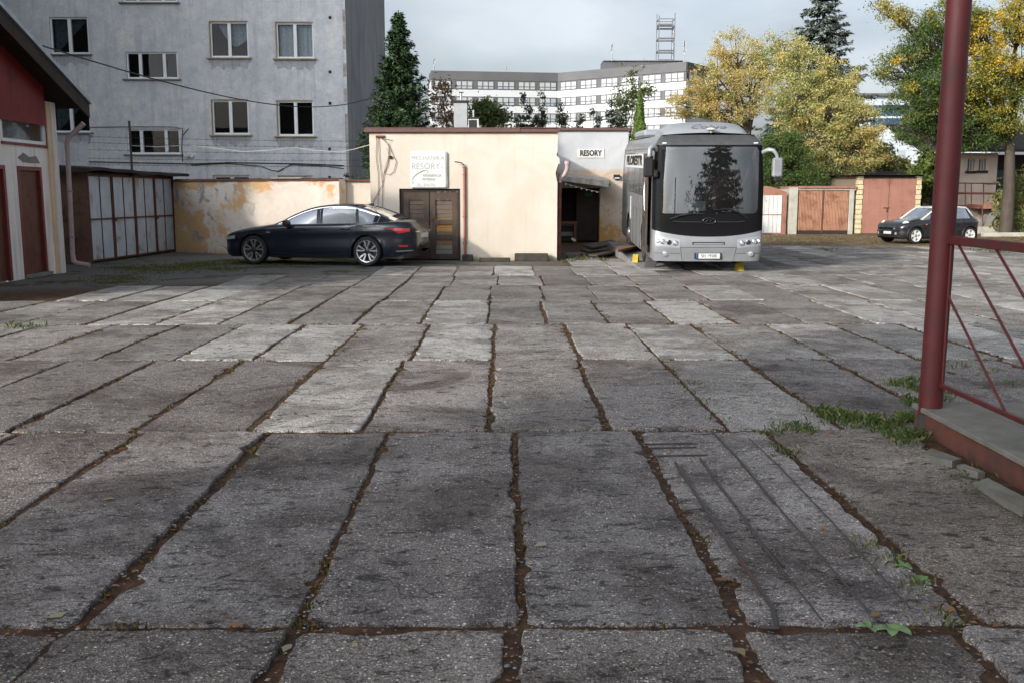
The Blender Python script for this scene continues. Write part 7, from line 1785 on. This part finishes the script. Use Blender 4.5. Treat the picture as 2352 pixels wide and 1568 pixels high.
deciduous('green_bush', 'bright green bushy tree beside the coach mirror', (xY(1800, 47), 47, 0), 1.6, [bl(1790, 340, 47, 48, 50, .4), bl(1822, 380, 47, 48, 50, .5), bl(1775, 400, 47, 40, 45, .3), bl(1850, 410, 47, 40, 35, .6)], 190, 150, .038, GR, 'bark', .30, .09)
GY = ((0.060, 0.105, 0.030), (0.085, 0.140, 0.038), (0.13, 0.18, 0.05), (0.26, 0.26, 0.06), (0.50, 0.38, 0.06), (0.54, 0.38, 0.05))
deciduous('big_maple', 'big green and yellow maple overhanging the red post', (xY(2316, 42), 42, 0), 4.2,
          [bl(2060, 160, 41, 42, 46, .45), bl(2100, 230, 41, 52, 60, .28), bl(2120, 110, 41, 58, 60, .22), bl(2140, 190, 41, 58, 70, .15), bl(2090, 300, 41, 42, 40, .22), bl(2190, 60, 41, 75, 60, .35), bl(2200, 260, 42, 78, 70, .12), bl(2260, 80, 40.5, 60, 55, .80), bl(2280, 170, 40.5, 60, 60, .72), bl(2240, 190, 40.5, 50, 55, .60), bl(2320, 250, 41, 55, 60, .45), bl(2340, 40, 41, 60, 60, .7), bl(2250, 300, 42, 80, 45, .05), bl(2060, 40, 41, 42, 26, .62), bl(2030, 20, 41, 30, 16, .7), bl(2150, 300, 42, 50, 45, .1), bl(2360, 150, 41, 50, 80, .6)], 760, 155, .037, GY, 'bark', .31, .24, 'autumn trees behind the garages')
deciduous('pale_shrub', 'pale yellow-green shrub leaning over the red garage roof', (xY(2040, 58), 58, 0), 2.0, [bl(2010, 365, 58, 40, 28, .5), bl(2050, 385, 58, 40, 22, .6)], 60, 50, .10, ((.16, .20, .06), (.24, .25, .08), (.32, .28, .08)), 'bark_pale', .45, .07)
deciduous('hanging_shrub', 'green-yellow shrub between the red garage and the post', (xY(2138, 46), 46, 0), 2.2, [bl(2135, 385, 46, 20, 45, .4), bl(2120, 420, 46, 26, 26, .3), bl(2140, 450, 46, 22, 28, .2)], 60, 50, .085, ((.09, .14, .035), (.16, .20, .05), (.32, .27, .05)), 'bark', .36, .07)
deciduous('garden_shrub', 'drooping pale green shrub at the right edge behind the car', (xY(2318, 43), 43, 0), .8, [bl(2305, 470, 43, 22, 35, .4), bl(2325, 510, 43, 26, 30, .5), bl(2340, 450, 43, 24, 50, .4)], 60, 46, .075, ((.13, .17, .05), (.22, .24, .08), (.30, .26, .10)), 'bark_pale', .36, .05, cat='shrub')
# row of small trees above the workshop roof
columnar('bright_thuja', 'bright green pointed thuja beside the coach roof', (xY(1466, 41), 41, 0), zY(218, 41), .66, ((0.10, 0.155, 0.03), (0.15, 0.215, 0.04), (0.07, 0.12, 0.025)), 15000, .048, shape=.70, lump=.16)
DK = ((0.042, 0.060, 0.030), (0.062, 0.082, 0.040), (0.085, 0.095, 0.048), (0.105, 0.075, 0.04))
for u, v, w_, lb in ((1206, 232, .85, 'leftmost slim dark tree of the row above the workshop roof'), (1246, 222, .75, 'second slim dark tree of the row, with a thin tip'), (1293, 240, .75, 'third slim dark tree of the row above the workshop roof'), (1331, 264, .50, 'small fourth tree of the row above the workshop roof'), (1366, 250, .28, 'very thin fifth tree of the row above the workshop roof'), (1402, 236, .75, 'sixth dark tree of the row, beside the tall sapling'), (1225, 275, .9, 'low dark bush between the first two trees of the row'), (1425, 262, .6, 'low dark tree next to the bright thuja')):
    zt = zY(v, 56); x_ = xY(u, 56); nb_ = 8
    deciduous('slim_tree', lb, (x_, 56, 0), zt * .5, [(x_ + RNG.normal() * .12, 56 + RNG.normal() * .15, zt * (.42 + .56 * i / (nb_ - 1)), w_ * 1.05 * (1 - .86 * i / (nb_ - 1)) * RNG.uniform(.8, 1.15), w_ * (1 - .8 * i / (nb_ - 1)), zt * .07, .4) for i in range(nb_)], int(260 * max(w_, .5)), 56, .050, DK, 'bark', .17, .045, 'slim trees above the workshop roof')
deciduous('tall_sapling', 'loose pale green sapling behind the bright thuja', (xY(1445, 62), 62, 0), 4.5, [bl(1440, 215, 62, 26, 45, .4), bl(1452, 180, 62, 10, 24, .5), bl(1475, 225, 62, 30, 30, .6), bl(1430, 250, 62, 30, 30, .2)], 64, 26, .085, ((.075, .10, .04), (.12, .15, .06), (.18, .19, .07)), 'bark', .42, .06)
deciduous('pale_green_tree', 'light green small tree right of the chimney', (xY(1118, 52), 52, 0), 3.4, [bl(1110, 262, 52, 26, 24, .5), bl(1138, 272, 52, 24, 24, .4), bl(1098, 250, 52, 16, 16, .6)], 70, 44, .085, ((.10, .15, .05), (.16, .21, .08), (.22, .25, .10)), 'bark', .42, .07)
deciduous('bare_brown_tree', 'thin brown-leaved tree beside the dark conifer', (xY(1018, 50), 50, 0), 3.2, [bl(1010, 215, 50, 20, 34, .3), bl(1022, 262, 50, 24, 30, .4), bl(1040, 282, 50, 20, 16, .5)], 60, 20, .07, ((.22, .115, .06), (.30, .18, .09), (.16, .13, .06)), 'bark', .45, .06, twig=.9)
# the trees across the road that mirror in the windscreen
conifer('rear_spruce', 'dark spruce behind the photographer that mirrors in the coach windscreen', (10.2, -7.0, 0), 8.6, 7.0, ((0.022, 0.042, 0.020), (0.035, 0.060, 0.026)), .08, .36, .22, 90, .13, .08)
deciduous('rear_bare_tree', 'thin bare-branched tree behind the photographer', (7.6, -8, 0), 2.6, [(7.6, -8, 4.6, 1.5, 1.2, 2.0, .4), (6.4, -8, 3.6, 1.2, 1.2, 1.5, .4), (13.6, -8.5, 4.4, 1.4, 1.0, 2.2, .4)], 40, 10, .10, ((.06, .07, .03), (.09, .09, .04)), 'bark', .4, .10, twig=1.0)
